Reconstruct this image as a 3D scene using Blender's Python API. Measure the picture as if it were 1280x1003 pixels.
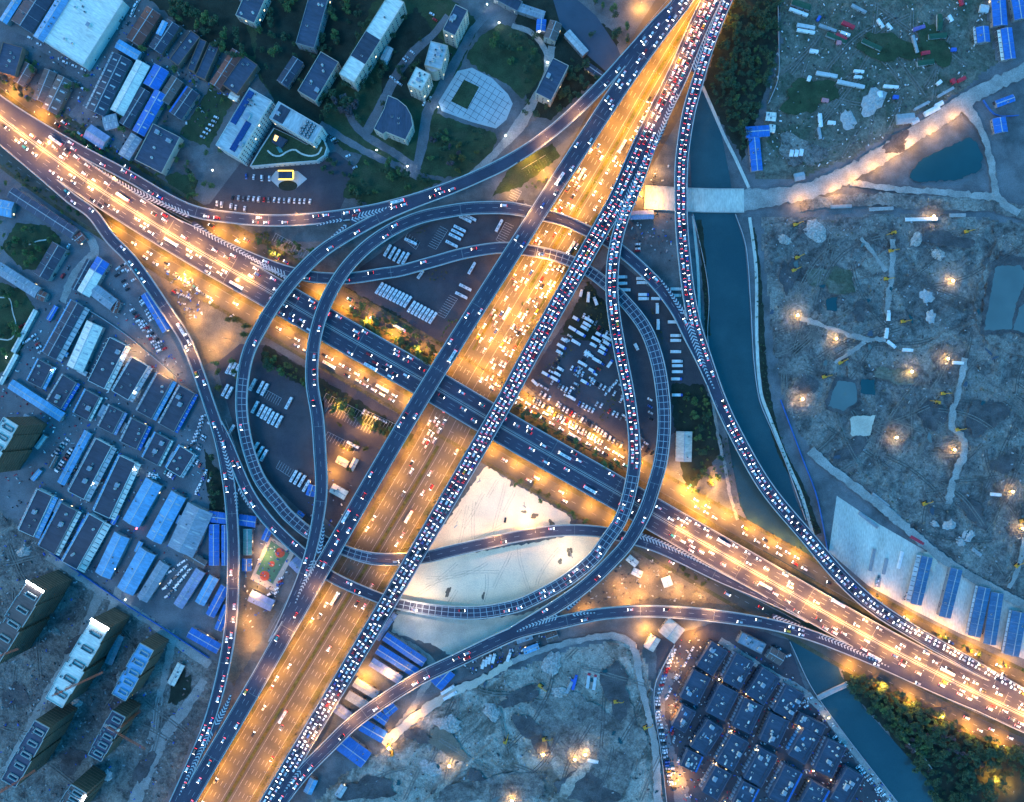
import bpy, math, random, bisect
import numpy as np
from mathutils import Vector, Matrix
R = random.Random(7)
rad = math.radians
S, H = 0.68, 620.0            # metres per photo pixel on the ground, camera height
for o in list(bpy.data.objects): bpy.data.objects.remove(o)
scene = bpy.context.scene
COL = scene.collection
# ---------------------------------------------------------------- camera
cam = bpy.data.cameras.new("camera"); camo = bpy.data.objects.new("camera", cam); COL.objects.link(camo)
camo.location = (0, 0, H); camo.rotation_euler = (0, 0, 0)
cam.sensor_fit = 'HORIZONTAL'; cam.angle = 2 * math.atan(640 * S / H)
cam.clip_start = 1.0; cam.clip_end = 12000
scene.camera = camo
# ---------------------------------------------------------------- dusk sky, weak low sun, exposure
SUN_EL, SUN_AZ = rad(5), rad(300)
w = bpy.data.worlds.new("World"); scene.world = w; w.use_nodes = True
nt = w.node_tree; bg = nt.nodes['Background']
sky = nt.nodes.new('ShaderNodeTexSky'); sky.sky_type = 'NISHITA'; sky.sun_disc = False
sky.sun_elevation = SUN_EL; sky.sun_rotation = SUN_AZ; sky.ozone_density = 4.0; sky.air_density = 1.2; sky.dust_density = 0.4
hs = nt.nodes.new('ShaderNodeHueSaturation'); hs.inputs['Saturation'].default_value = 1.2; hs.inputs['Hue'].default_value = 0.498
nt.links.new(sky.outputs[0], hs.inputs['Color']); nt.links.new(hs.outputs[0], bg.inputs['Color'])
bg.inputs['Strength'].default_value = 0.15
sl = bpy.data.lights.new("sun", 'SUN'); sl.energy = 0.12; sl.angle = rad(25); sl.color = (0.75, 0.85, 1.0)
so = bpy.data.objects.new("sun", sl); COL.objects.link(so)
so.rotation_euler = (rad(38), 0, rad(-60))
scene.view_settings.view_transform = 'Standard'; scene.view_settings.look = 'None'
scene.view_settings.gamma = 1; scene.view_settings.use_curve_mapping = False
scene.view_settings.exposure = 3.05
cy = scene.cycles
cy.max_bounces = 4; cy.diffuse_bounces = 2; cy.glossy_bounces = 2; cy.transmission_bounces = 2
cy.caustics_reflective = False; cy.caustics_refractive = False
cy.sample_clamp_indirect = 4.0; cy.sample_clamp_direct = 0
try: cy.use_light_tree = True
except Exception: pass
cy.use_denoising = True
try: cy.denoiser = 'OPENIMAGEDENOISE'; cy.denoising_input_passes = 'RGB_ALBEDO_NORMAL'
except Exception: pass

# ---------------------------------------------------------------- helpers
def P(x, y, z=0.0):
    k = (1 - z / H) * S
    return ((x - 640) * k, (501.5 - y) * k, z)
def tag(o, label=None, cat=None, group=None, kind=None):
    if label: o['label'] = label
    if cat: o['category'] = cat
    if group: o['group'] = group
    if kind: o['kind'] = kind
    return o
def ordn(n):
    return {1: 'first', 2: 'second', 3: 'third', 4: 'fourth', 5: 'fifth', 6: 'sixth', 7: 'seventh', 8: 'eighth', 9: 'ninth'}.get(n) or \
        str(n) + ('th' if 10 <= n % 100 <= 20 else {1: 'st', 2: 'nd', 3: 'rd'}.get(n % 10, 'th'))
def empty(name, loc=(0, 0, 0), rz=0.0):
    o = bpy.data.objects.new(name, None); COL.objects.link(o)
    o.location = loc; o.rotation_euler = (0, 0, rz); o.empty_display_size = 0.5
    return o
def link(name, me, parent=None, loc=None, rot=None, scale=None):
    o = bpy.data.objects.new(name, me); COL.objects.link(o)
    if parent is not None: o.parent = parent
    if loc is not None: o.location = loc
    if rot is not None: o.rotation_euler = rot
    if scale is not None: o.scale = scale
    return o
class MB:
    """collects faces into one mesh"""
    def __init__(s): s.v = []; s.f = []; s.m = []; s.c = 0
    def add(s, vs, fs, m=0):
        n = len(s.v); s.v.extend(vs)
        for f in fs: s.f.append([i + n for i in f]); s.m.append(m)
        return s
    def box(s, cx, cy_, z0, lx, ly, lz, m=0, rz=0.0, taper=1.0):
        c, sn = math.cos(rz), math.sin(rz); vs = []
        for z, t in ((z0, 1), (z0 + lz, taper)):
            for sx, sy in ((-1, -1), (1, -1), (1, 1), (-1, 1)):
                x, y = sx * lx / 2 * t, sy * ly / 2 * t
                vs.append((cx + x * c - y * sn, cy_ + x * sn + y * c, z))
        return s.add(vs, [(3, 2, 1, 0), (4, 5, 6, 7), (0, 1, 5, 4), (1, 2, 6, 5), (2, 3, 7, 6), (3, 0, 4, 7)], m)
    def bar(s, a, b, r, n=6, m=0, r2=None):
        a, b = Vector(a), Vector(b); d = (b - a)
        if d.length < 1e-6: return s
        d.normalize(); u = d.orthogonal().normalized(); v = d.cross(u); vs = []
        for p, rr in ((a, r), (b, r if r2 is None else r2)):
            for i in range(n):
                t = 2 * math.pi * i / n; q = p + (u * math.cos(t) + v * math.sin(t)) * rr; vs.append(tuple(q))
        fs = [(i, (i + 1) % n, n + (i + 1) % n, n + i) for i in range(n)] + [tuple(range(n - 1, -1, -1)), tuple(range(n, 2 * n))]
        return s.add(vs, fs, m)
    def prism(s, poly, z0, z1, m=0, mt=None):
        n = len(poly); vs = [(x, y, z0) for x, y in poly] + [(x, y, z1) for x, y in poly]
        s.add(vs, [(i, (i + 1) % n, n + (i + 1) % n, n + i) for i in range(n)] + [tuple(range(n - 1, -1, -1))], m)
        s.f.append([len(s.v) - n + i for i in range(n)]); s.m.append(m if mt is None else mt)
        return s
    def mesh(s, name, mats, smooth=False):
        me = bpy.data.meshes.new(name); me.from_pydata(s.v, [], s.f)
        mats = mats if isinstance(mats, (list, tuple)) else [mats]
        for m in mats: me.materials.append(m)
        if len(mats) > 1: me.polygons.foreach_set('material_index', s.m)
        if smooth: me.polygons.foreach_set('use_smooth', [True] * len(s.f))
        me.update(); return me
    def build(s, name, mats, parent=None, loc=None, rot=None, smooth=False):
        return link(name, s.mesh(name, mats, smooth), parent, loc, rot)

# ---------------------------------------------------------------- materials
def mat(name, c, rough=0.85, var=0.25, scale=0.12, fine=0.12, metal=0.0, spec=0.3, c2=None, thr=(0.45, 0.6), s2=0.05, stretch=None, local=False, bump=0.0, dist=0.0, fs=1.1):
    m = bpy.data.materials.new(name); m.use_nodes = True; n = m.node_tree; b = n.nodes['Principled BSDF']
    b.inputs['Roughness'].default_value = rough; b.inputs['Metallic'].default_value = metal
    b.inputs['Specular IOR Level'].default_value = spec
    if local:
        tc = n.nodes.new('ShaderNodeTexCoord'); vec = tc.outputs['Object']
    else:
        g = n.nodes.new('ShaderNodeNewGeometry'); vec = g.outputs['Position']
    if stretch:
        mp = n.nodes.new('ShaderNodeMapping'); mp.inputs['Scale'].default_value = stretch
        n.links.new(vec, mp.inputs['Vector']); v1 = mp.outputs[0]
    else: v1 = vec
    def noise(sc, det, v, ro=0.6):
        t = n.nodes.new('ShaderNodeTexNoise'); t.inputs['Scale'].default_value = sc; t.inputs['Detail'].default_value = det
        t.inputs['Roughness'].default_value = ro; t.inputs['Distortion'].default_value = dist; n.links.new(v, t.inputs['Vector']); return t.outputs['Fac']
    def mixc(f, a, bb):
        x = n.nodes.new('ShaderNodeMix'); x.data_type = 'RGBA'
        if isinstance(f, float): x.inputs[0].default_value = f
        else: n.links.new(f, x.inputs[0])
        for i, q in ((6, a), (7, bb)):
            if isinstance(q, tuple): x.inputs[i].default_value = (*q[:3], 1)
            else: n.links.new(q, x.inputs[i])
        return x.outputs[2]
    def ramp(f, a, bb):
        r = n.nodes.new('ShaderNodeMapRange'); r.inputs[1].default_value = a; r.inputs[2].default_value = bb
        n.links.new(f, r.inputs[0]); return r.outputs[0]
    lo = tuple(x * (1 - var) for x in c); hi = tuple(min(1, x * (1 + var)) for x in c)
    col = mixc(ramp(noise(scale, 5, v1), 0.3, 0.7), lo, hi)
    if c2: col = mixc(ramp(noise(s2, 7, v1, 0.68), *thr), col, c2)
    if fine:
        f2 = ramp(noise(fs, 3, v1), 0.3, 0.7); x = n.nodes.new('ShaderNodeMix'); x.data_type = 'RGBA'; x.blend_type = 'MULTIPLY'
        x.inputs[0].default_value = 1.0; n.links.new(col, x.inputs[6])
        n.links.new(mixc(f2, (1 - fine,) * 3, (1 + fine,) * 3), x.inputs[7]); col = x.outputs[2]
    n.links.new(col, b.inputs['Base Color'])
    if bump:
        bp = n.nodes.new('ShaderNodeBump'); bp.inputs['Strength'].default_value = bump; bp.inputs['Distance'].default_value = 1.0
        n.links.new(noise(0.35, 8, vec), bp.inputs['Height']); n.links.new(bp.outputs[0], b.inputs['Normal'])
    return m
def emat(name, c, s, sample='AUTO'):
    m = bpy.data.materials.new(name); m.use_nodes = True; b = m.node_tree.nodes['Principled BSDF']
    b.inputs['Base Color'].default_value = (*c, 1); b.inputs['Emission Color'].default_value = (*c, 1); b.inputs['Emission Strength'].default_value = s
    m.cycles.emission_sampling = sample
    return m
M = {}
M['asphalt'] = mat('asphalt', (0.050, 0.050, 0.078), 0.8, 0.22, 0.06, 0.1, c2=(0.075, 0.075, 0.085), thr=(0.5, 0.7), s2=0.02)
M['deck_asphalt'] = mat('deck_asphalt', (0.044, 0.043, 0.066), 0.75, 0.25, 0.05, 0.12, c2=(0.058, 0.055, 0.078), thr=(0.45, 0.7), s2=0.03)
M['ground_asphalt'] = mat('ground_asphalt', (0.085, 0.078, 0.066), 0.8, 0.2, 0.04, 0.12, c2=(0.06, 0.056, 0.05), thr=(0.5, 0.72), s2=0.03)
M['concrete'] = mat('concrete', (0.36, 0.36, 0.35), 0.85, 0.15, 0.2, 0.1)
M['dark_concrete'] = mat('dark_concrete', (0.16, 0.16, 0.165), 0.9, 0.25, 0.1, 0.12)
M['chevron_paint'] = mat('chevron_paint', (0.42, 0.42, 0.42), 0.7, 0.2, 0.3, 0.25)
M['white_paint'] = mat('white_paint', (0.30, 0.30, 0.31), 0.7, 0.2, 0.3, 0.25)
M['grey_paint'] = mat('grey_paint', (0.30, 0.32, 0.34), 0.7, 0.2, 0.3, 0.25)
M['steel'] = mat('steel', (0.22, 0.23, 0.25), 0.5, 0.1, 0.5, 0.0, metal=0.6)

# ---------------------------------------------------------------- road geometry
class Road: pass
ROADS = {}
def catmull(pts, step):
    pts = np.array(pts, float); n = len(pts); out = []
    for i in range(n - 1):
        p0 = pts[max(i - 1, 0)]; p1 = pts[i]; p2 = pts[i + 1]; p3 = pts[min(i + 2, n - 1)]
        L = np.linalg.norm(p2[:2] - p1[:2]); k = max(2, int(L / step))
        d1 = np.linalg.norm(p2[:2] - p1[:2]) + 1e-6
        m1 = (p2 - p0) / (np.linalg.norm(p2[:2] - p0[:2]) + 1e-6) * d1 if i > 0 else (p2 - p1)
        m2 = (p3 - p1) / (np.linalg.norm(p3[:2] - p1[:2]) + 1e-6) * d1 if i < n - 2 else (p2 - p1)
        t = np.arange(k)[:, None] / k
        out.append((2*t**3-3*t**2+1)*p1 + (t**3-2*t**2+t)*m1 + (-2*t**3+3*t**2)*p2 + (t**3-t**2)*m2)
    out.append(pts[-1:]); return np.vstack(out)
def mkroad(key, pts, dz=0.0, step=4.0):
    """pts: photo x, photo y, deck height, width in photo pixels"""
    q = []
    for x, y, z, wd in pts:
        a = P(x, y, z); q.append((a[0], a[1], z + dz, wd * S * (1 - z / H) / 2))
    c = catmull(q, step); r = Road(); r.key = key; r.C = c[:, :3]; r.hw = c[:, 3]
    d = np.gradient(r.C[:, :2], axis=0); d /= np.linalg.norm(d, axis=1)[:, None] + 1e-9
    r.T = d; r.N = np.stack([-d[:, 1], d[:, 0]], 1)          # N: left of travel along the points
    r.s = np.concatenate([[0], np.cumsum(np.linalg.norm(np.diff(r.C[:, :2], axis=0), axis=1))]); r.L = r.s[-1]
    ROADS[key] = r; return r
def at(r, s, off=0.0, up=0.0):
    s = min(max(s, 0), r.L - 1e-3); i = min(max(bisect.bisect_right(r.s, s) - 1, 0), len(r.s) - 2); f = (s - r.s[i]) / (r.s[i+1] - r.s[i])
    c = r.C[i] * (1-f) + r.C[i+1] * f; n = r.N[i] * (1-f) + r.N[i+1] * f; n = n / np.linalg.norm(n)
    return (c[0] + n[0]*off, c[1] + n[1]*off, c[2] + up), math.atan2(-n[0], n[1]), r.hw[i] * (1-f) + r.hw[i+1] * f
def near(r, x, y, z=None):
    zz = float(np.mean(r.C[:, 2])) if z is None else z
    a = P(x, y, zz); d = np.hypot(r.C[:, 0] - a[0], r.C[:, 1] - a[1]); return r.s[int(np.argmin(d))]
def inside(r, x, y, z, margin=0.0, dzmax=2.0):
    d2 = (r.C[:, 0] - x)**2 + (r.C[:, 1] - y)**2; i = int(np.argmin(d2))
    if i in (0, len(r.s) - 1) and abs((x - r.C[i, 0]) * r.T[i, 0] + (y - r.C[i, 1]) * r.T[i, 1]) > 3: return False
    return math.sqrt(d2[i]) < r.hw[i] - margin and abs(r.C[i, 2] - z) < dzmax
def strip(mb, r, s0, s1, o0, o1, up, m=0, step=3.0, th=0.0):
    """flat ribbon between offsets o0 and o1; th > 0 makes it a solid kerb of that height"""
    k = max(1, int(math.ceil((s1 - s0) / step))); ss = [s0 + (s1 - s0) * i / k for i in range(k + 1)]
    n0 = len(mb.v)
    for s in ss:
        a = at(r, s, o0, up)[0]; b = at(r, s, o1, up)[0]; mb.v += [a, b]
        if th: mb.v += [(a[0], a[1], a[2] + th), (b[0], b[1], b[2] + th)]
    q = 4 if th else 2
    for i in range(k):
        a = n0 + q * i; b = a + q
        if not th: fs = [(a, b, b+1, a+1)] if o1 < o0 else [(a, a+1, b+1, b)]
        else: fs = [(a+2, a+3, b+3, b+2), (a, a+2, b+2, b), (a+3, a+1, b+1, b+3)] if o1 > o0 else [(a+2, b+2, b+3, a+3), (a, b, b+2, a+2), (a+3, b+3, b+1, a+1)]
        for f in fs: mb.f.append(list(f)); mb.m.append(m)
    if th:
        e = n0 + q * k
        for f in ((n0, n0+1, n0+3, n0+2), (e+1, e, e+2, e+3)): mb.f.append(list(f)); mb.m.append(m)
Z8 = 8.0
mkroad('A', [(-45,112,8,41),(0,147,8,41),(70,199,8,41),(140,247,8,41),(240,309,8,41),(339,366,8,41),(430,419,8,41),(530,476,8,41),(640,541,8,41),(780,621,8,41),(815,642,8,41),(960,725,8,41),(1085,796,8,41),(1180,846,8,41),(1280,894,8,41),(1335,917,8,41)], 0.0)
mkroad('L', [(883,-42,16,24),(854,0,16,23),(823,41,16,22),(796,79,16,21),(768,120,16,21),(730,178,16,21),(683,250,16,21),(525,500,16,21),(380,750,16,21),(308,876,16,21),(233,1003,16,21),(208,1046,16,21)], 0.0)
mkroad('M', [(910,-42,16,24),(889,0,16,24),(870,40,16,25),(850,87,16,26),(826,137,16,27),(800,190,16,26),(775,245,16,24),(749,290,16,21.5),(665,439,16,21.5),(631,502,16,21.5),(487,750,16,21),(336.5,1003,16,21),(312,1046,16,21)], 0.0)
mkroad('B', [(-45,88,8,14),(0,127,8,14),(82,178,8,14),(160,220,8,14),(236,262,8,14.5),(296,273,9,14.5),(352,276,10.5,14.5),(409,272,12,14.5),(480,260,13.5,14.5),(562,235,15,15),(640,199,16,15),(691,164,16,15),(747,112,16,15),(790,63,16,12),(820,26,16,7),(842,0,16,1)], 0.06)
mkroad('G', [(-45,138,8,14),(0,173,8,14),(55,219,8,14),(90,249,8,14),(115,267,8,14),(138,298,8,14),(165,326,8,14),(203,380,8,14),(232,425,8,14),(247,462,8,14),(260,500,8,14),(276,550,8,15),(287,610,8,15),(291,660,8.5,14.5),(292,700,9.5,15),(290,765,11.5,15),(284,813,13,14.5),(272,868,15,14),(257,915,16,13),(240,955,16,13),(219,1002,16,13),(200,1043,16,13)], 0.09)
mkroad('C', [(838,128,16,1),(824,160,16,8),(806,205,16,12),(796,232,16,13),(783,262,16,14),(772,295,16,15),(766,330,16,15.5),(765,370,16,15.5),(769,405,16,15.5),(775,439,16,15.5),(787,500,16,14.5),(793,555,16,14.5),(791,595,16,16),(777,647,16,16),(758,676,16,16),(741,699,15.5,16),(706,727,14,16),(660,752,12.5,16),(640,759,12,16),(597,766,10.5,16),(550,764,9,15),(499,755,8,14),(473,747,8,13),(411,719,8,14),(377,691,8,14),(355,671,8,14),(332,647,8,14),(312,618,8,14),(297,585,8,13),(286,552,8,8),(276,525,8,1)], 0.12)
mkroad('F', [(720,140,16,1),(680,172,16,7),(640,202,16,11),(600,221,15.5,13),(560,238,15,13),(520,253,14.2,13.5),(480,270,13.7,14),(435,294,13.8,15),(401,316,14.3,16),(365,352,15,16),(340,386,15,16),(326,410,15,16),(313,435,14.5,15.5),(306,460,13.5,15),(302,500,11.5,14.5),(305,536,10,14.5),(313,569,9,14.5),(326,601,8.3,15),(350,632,8,15),(360,644,8,15),(388,667,8,15),(428,687,8,13),(464,698,8,15),(501,699,8,15),(530,697,8,15),(560,690,8,15),(600,681,8,14.5),(640,672,8,14),(690,664,8,14),(725,663,8,14),(757,666,8,14),(795,675,8,14),(825,685,8,14),(860,702,8,13),(900,722,8,12),(940,741,8,8),(980,761,8,4),(1010,778,8,1)], 0.15)
mkroad('H', [(915,536,14,1),(902,512,14,6),(890,484,14,10),(876,450,14,13),(860,418,13.7,14),(847,391,13,14.5),(829,365,12,15),(807,341,10.5,14.5),(779,316,9,14.5),(755,299,8,14),(732,288,8,14),(705,276,8,14),(678,269,8,15),(640,261,8,15.5),(605,260,8.3,15.5),(570,263,9.2,15.5),(517,275,11,15.5),(470,300,13,16),(434,334,14.4,16),(409,375,15,16),(394,422,15,15.5),(390,475,15,15.5),(397,522,15.2,15.5),(400,564,15.5,15.5),(402,606,15.8,15),(399,640,16,15),(390,685,16,14),(378,722,16,13),(366,748,16,10),(350,778,16,5),(336,802,16,1)], 0.18)
mkroad('E', [(205,267,8,1),(245,288,8,7),(285,309,8,11),(330,329,8,13),(362,340,8,13.5),(395,347,8,14),(437,348,8,14),(480,342,8,14),(500,339,8,14),(540,328,8,14),(580,317,8,14),(625,310,8,14),(652,312,8,14),(690,319,8,14),(716,328,8,14),(737,340,8,14),(756,354,8.4,14.5),(778,374,9.2,15),(806,410,10.8,16),(821,450,12.3,16.5),(829,500,14,16.5),(830,537,15,16),(826,575,15.3,16.5),(818,605,15.5,16.5),(806,640,15.5,17),(785,678,15.5,16),(763,703,15.5,16),(733,731,15,16),(700,755,14.4,16),(660,778,14,13),(630,793,14,7),(596,809,14,1)], 0.21)
mkroad('J', [(1270,904,8,1),(1235,891,8,6),(1180,866,8,11),(1100,829,8,12.5),(1045,806,8,13),(1000,790,8.4,13.5),(960,780,9,14),(918,773,9.8,15),(877,768,10.6,15.5),(840,765,11.3,15),(801,764,12,14.5),(765,766,12.8,14.5),(741,769,13.4,15),(700,778,14,16),(660,787,14,16),(640,793,14,17),(572,825,14.3,17),(517,852,14.8,17),(447,899,15.5,17),(410,934,16,17),(378,967,16,17),(350,1005,16,15),(325,1044,16,13)], 0.24)
mkroad('R', [(932,-42,16,13),(909,0,16,13),(886,58,16,13),(871,105,15.7,15),(861,140,15.3,16),(853,190,14.8,16),(851,220,14.5,16),(851,250,14.2,15.5),(852,286,14,15.5),(856,330,14,15.5),(861,370,14,15.5),(868,405,14,16),(880,445,14,17),(899,499,14,16.5),(921,546,13.8,16.5),(958,610,13,17.5),(1010,673,11.8,17.5),(1052,722,10,18.5),(1092,758,8.7,18.5),(1140,789,8,17),(1200,823,8,16),(1280,868,8,14),(1335,895,8,12)], 0.27)
mkroad('K', [(908,-42,0,56),(883,-5,0,56),(855,37,0,56),(815,103,0,56),(765,190,0,56),(729,250,0,56),(652,376,0,56),(578,500,0,56),(542,568,0,56),(433,750,0,56),(320,937,0,56),(283,1000,0,56),(255,1046,0,56)], 0.10)
def offroad(key, base, off, x0, x1, wd, dz):
    r = ROADS[base]; pts = []
    for i in range(0, len(r.s), 6):
        x = r.C[i, 0] + r.N[i, 0] * off * S; y = r.C[i, 1] + r.N[i, 1] * off * S
        px, py = x / S + 640, 501.5 - y / S
        if x0 <= px <= x1: pts.append((px, py, 0, wd))
    return mkroad(key, pts, dz)
offroad('N', 'A', 38, -60, 1340, 17, 0.16)
offroad('S', 'A', -38, -60, 1340, 17, 0.16)
DECKS = ['A', 'L', 'M', 'B', 'G', 'C', 'F', 'H', 'E', 'J', 'R']
VINFO = {
 'A': ('broad elevated expressway with central barrier crossing the picture from upper left to lower right'),
 'L': ('left one of the two long parallel diagonal flyovers, with light fast traffic'),
 'M': ('right one of the two long parallel diagonal flyovers, packed with queued cars'),
 'B': ('ramp leaving the expressway at upper left and curving up to the free flowing flyover'),
 'G': ('ramp bending down along the left side past the blue roofed sheds'),
 'C': ('jammed ramp looping over the truck park and round the floodlit white sand'),
 'F': ('outer left loop ramp with light grid lines that ends beside the white sand'),
 'H': ('inner left loop ramp running above the bus park into the diagonal flyover'),
 'E': ('long curved ramp with a grid of light lines round the right of the truck park'),
 'J': ('ramp sweeping under the white sand from the lower expressway to lower left'),
 'R': ('jammed ramp running down along the river to the right part of the expressway')}
def others_inside(key, p, margin=0.3, dzmax=1.6, keys=None):
    return any(k != key and inside(ROADS[k], p[0], p[1], p[2], margin, dzmax) for k in (keys or DECKS))
def ranges(key, off_f, step=2.0):
    """arclength ranges of an edge that are free of the other decks"""
    r = ROADS[key]; k = int(r.L / step); out = []; s0 = None
    for i in range(k + 1):
        s = i * step; hw = at(r, s)[2]; p = at(r, s, off_f(hw))[0]; free = not others_inside(key, p)
        if free and s0 is None: s0 = s
        if (not free or i == k) and s0 is not None:
            if s - s0 > 5: out.append((s0, s))
            s0 = None
    return out
GRID = {'F': [((303,470,12),(388,667,8)), ((430,688,8),(462,698,8))], 'E': [((668,314,8),(829,590,15))], 'C': [((790,598,16),(500,756,8))]}
LANE = {}          # lanes for the traffic: key -> list of offsets
def edgeline_step(): return 0.35
for ki, key in enumerate(DECKS):
    r = ROADS[key]; root = tag(empty('flyover', at(r, r.L / 2)[0][:2] + (0,)), VINFO[key], 'flyover', 'flyovers and ramps of the interchange')
    ox, oy = root.location[0], root.location[1]
    def loc(mb): mb.v = [(a - ox, b - oy, c) for a, b, c in mb.v]; return mb
    n = len(r.s); mb = MB()
    for i in range(n):
        c, nn, hw = r.C[i], r.N[i], r.hw[i]
        for o, z in ((hw, 0), (-hw, 0), (-hw, -0.7), (-hw * .55, -1.7), (hw * .55, -1.7), (hw, -0.7)):
            mb.v.append((c[0] + nn[0]*o, c[1] + nn[1]*o, c[2] + z))
    for i in range(n - 1):
        a, b = 6 * i, 6 * i + 6
        for j in range(6):
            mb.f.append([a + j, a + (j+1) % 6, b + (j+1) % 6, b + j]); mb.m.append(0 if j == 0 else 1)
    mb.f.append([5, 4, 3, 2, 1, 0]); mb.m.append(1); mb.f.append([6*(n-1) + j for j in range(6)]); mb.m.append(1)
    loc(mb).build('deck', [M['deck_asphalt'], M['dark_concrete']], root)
    for sd in (1, -1):
        for s0, s1 in ranges(key, lambda hw: sd * (hw - 0.3)):
            mb = MB()
            hw0 = at(r, (s0 + s1) / 2)[2]
            k = max(1, int((s1 - s0) / 4)); ss = [s0 + (s1 - s0) * i / k for i in range(k + 1)]; n0 = len(mb.v)
            for s in ss:
                hw = at(r, s)[2]
                for o, z in ((hw + .12, -.75), (hw + .12, 1.0), (hw - .5, 1.0), (hw - .62, 0)):
                    mb.v.append(at(r, s, sd * o, z)[0])
            for i in range(k):
                a, b = n0 + 4*i, n0 + 4*i + 4
                for j in range(4): mb.f.append([a + j, b + j, b + (j+1) % 4, a + (j+1) % 4] if sd > 0 else [a + j, a + (j+1) % 4, b + (j+1) % 4, b + j]); mb.m.append(0)
            mb.f.append([n0, n0+1, n0+2, n0+3]); mb.f.append([n0 + 4*k + j for j in (3, 2, 1, 0)]); mb.m += [0, 0]
            loc(mb).build('parapet', M['concrete'], root)
    # lane lines, edge lines, expansion joints
    mk = MB(); jt = MB()
    whole = float(np.median(r.hw)); lanes = []
    if key == 'A':
        med = MB()
        for o in (0.75, -0.75): strip(med, r, 0, r.L, o + .25, o - .25, 0, th=0.9)
        loc(med).build('median_barrier', M['concrete'], root)
        for sg in (1, -1):
            lanes += [sg * (2.0 + 3.55 * (i + .5)) for i in range(3)]
        lines = [sg * (2.0 + 3.55 * i) for sg in (1, -1) for i in (1, 2)]; solid = [1.7, -1.7]
        es = [whole - 1.2, -whole + 1.2]
    else:
        us = 2 * (whole - 1.0); nl = {'L': 3, 'M': 3}.get(key, 2); lw = min(3.75, us / nl)
        lanes = [lw * (i - (nl - 1) / 2) for i in range(nl)]; lines = [lw * (i - nl / 2) for i in range(1, nl)]; solid = []
        es = [lw * nl / 2, -lw * nl / 2]
    LANE[key] = lanes
    for o in lines:
        s = 2.0
        while s < r.L - 8:
            if not others_inside(key, at(r, s + 2, o)[0], -0.5): strip(mk, r, s, s + 4.5, o + .11, o - .11, 0.03)
            s += 11.0
    for o in es + solid:
        s = 0.0
        while s < r.L - 6:
            if not others_inside(key, at(r, s + 3, o)[0], -0.5): strip(mk, r, s, s + 6, o + .12, o - .12, 0.03)
            s += 6.0
    loc(mk).build('lane_marking', M['white_paint'], root)
    s = 22 + 7 * ki
    while s < r.L - 10:
        if not others_inside(key, at(r, s)[0], -2): hw = at(r, s)[2]; strip(jt, r, s, s + 0.4, hw - .7, -hw + .7, 0.02)
        s += 62
    if jt.f: loc(jt).build('expansion_joint', M['dark_concrete'], root)
    for (a, b) in GRID.get(key, []):
        g = MB(); s0, s1 = sorted((near(r, *a), near(r, *b))); s = s0; i = 0
        while s < s1:
            hw = at(r, s)[2] - .7; w3 = hw / 2.6
            strip(g, r, s, s + .5, hw, -hw, 0.06); s += 5.4; i += 1
        hw = min(at(r, s0)[2], at(r, s1)[2]) - .7
        for o in (hw * .9, 0.15, -hw * .9): strip(g, r, s0, s1, o + .2, o - .2, 0.07)
        loc(g).build('grid_marking', M['grey_paint'], root)
    # piers
    s = 14.0
    while s < r.L - 8:
        c, ang, hw = at(r, s)
        lo = [k for k in DECKS if k != key and inside(ROADS[k], c[0], c[1], 0, -2.5, 99) and ROADS[k].C[np.argmin((ROADS[k].C[:,0]-c[0])**2 + (ROADS[k].C[:,1]-c[1])**2), 2] < c[2] + .35 ]
        if not lo and c[2] > 4:
            pr = MB(); z = c[2] - 1.7
            if key in 'ALM':
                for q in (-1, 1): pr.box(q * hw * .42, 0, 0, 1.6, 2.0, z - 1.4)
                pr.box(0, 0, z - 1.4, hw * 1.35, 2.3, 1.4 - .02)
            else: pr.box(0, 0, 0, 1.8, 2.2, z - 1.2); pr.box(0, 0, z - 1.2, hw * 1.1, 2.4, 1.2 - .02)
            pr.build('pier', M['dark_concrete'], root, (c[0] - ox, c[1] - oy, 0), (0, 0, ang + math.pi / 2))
        s += 34
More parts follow.
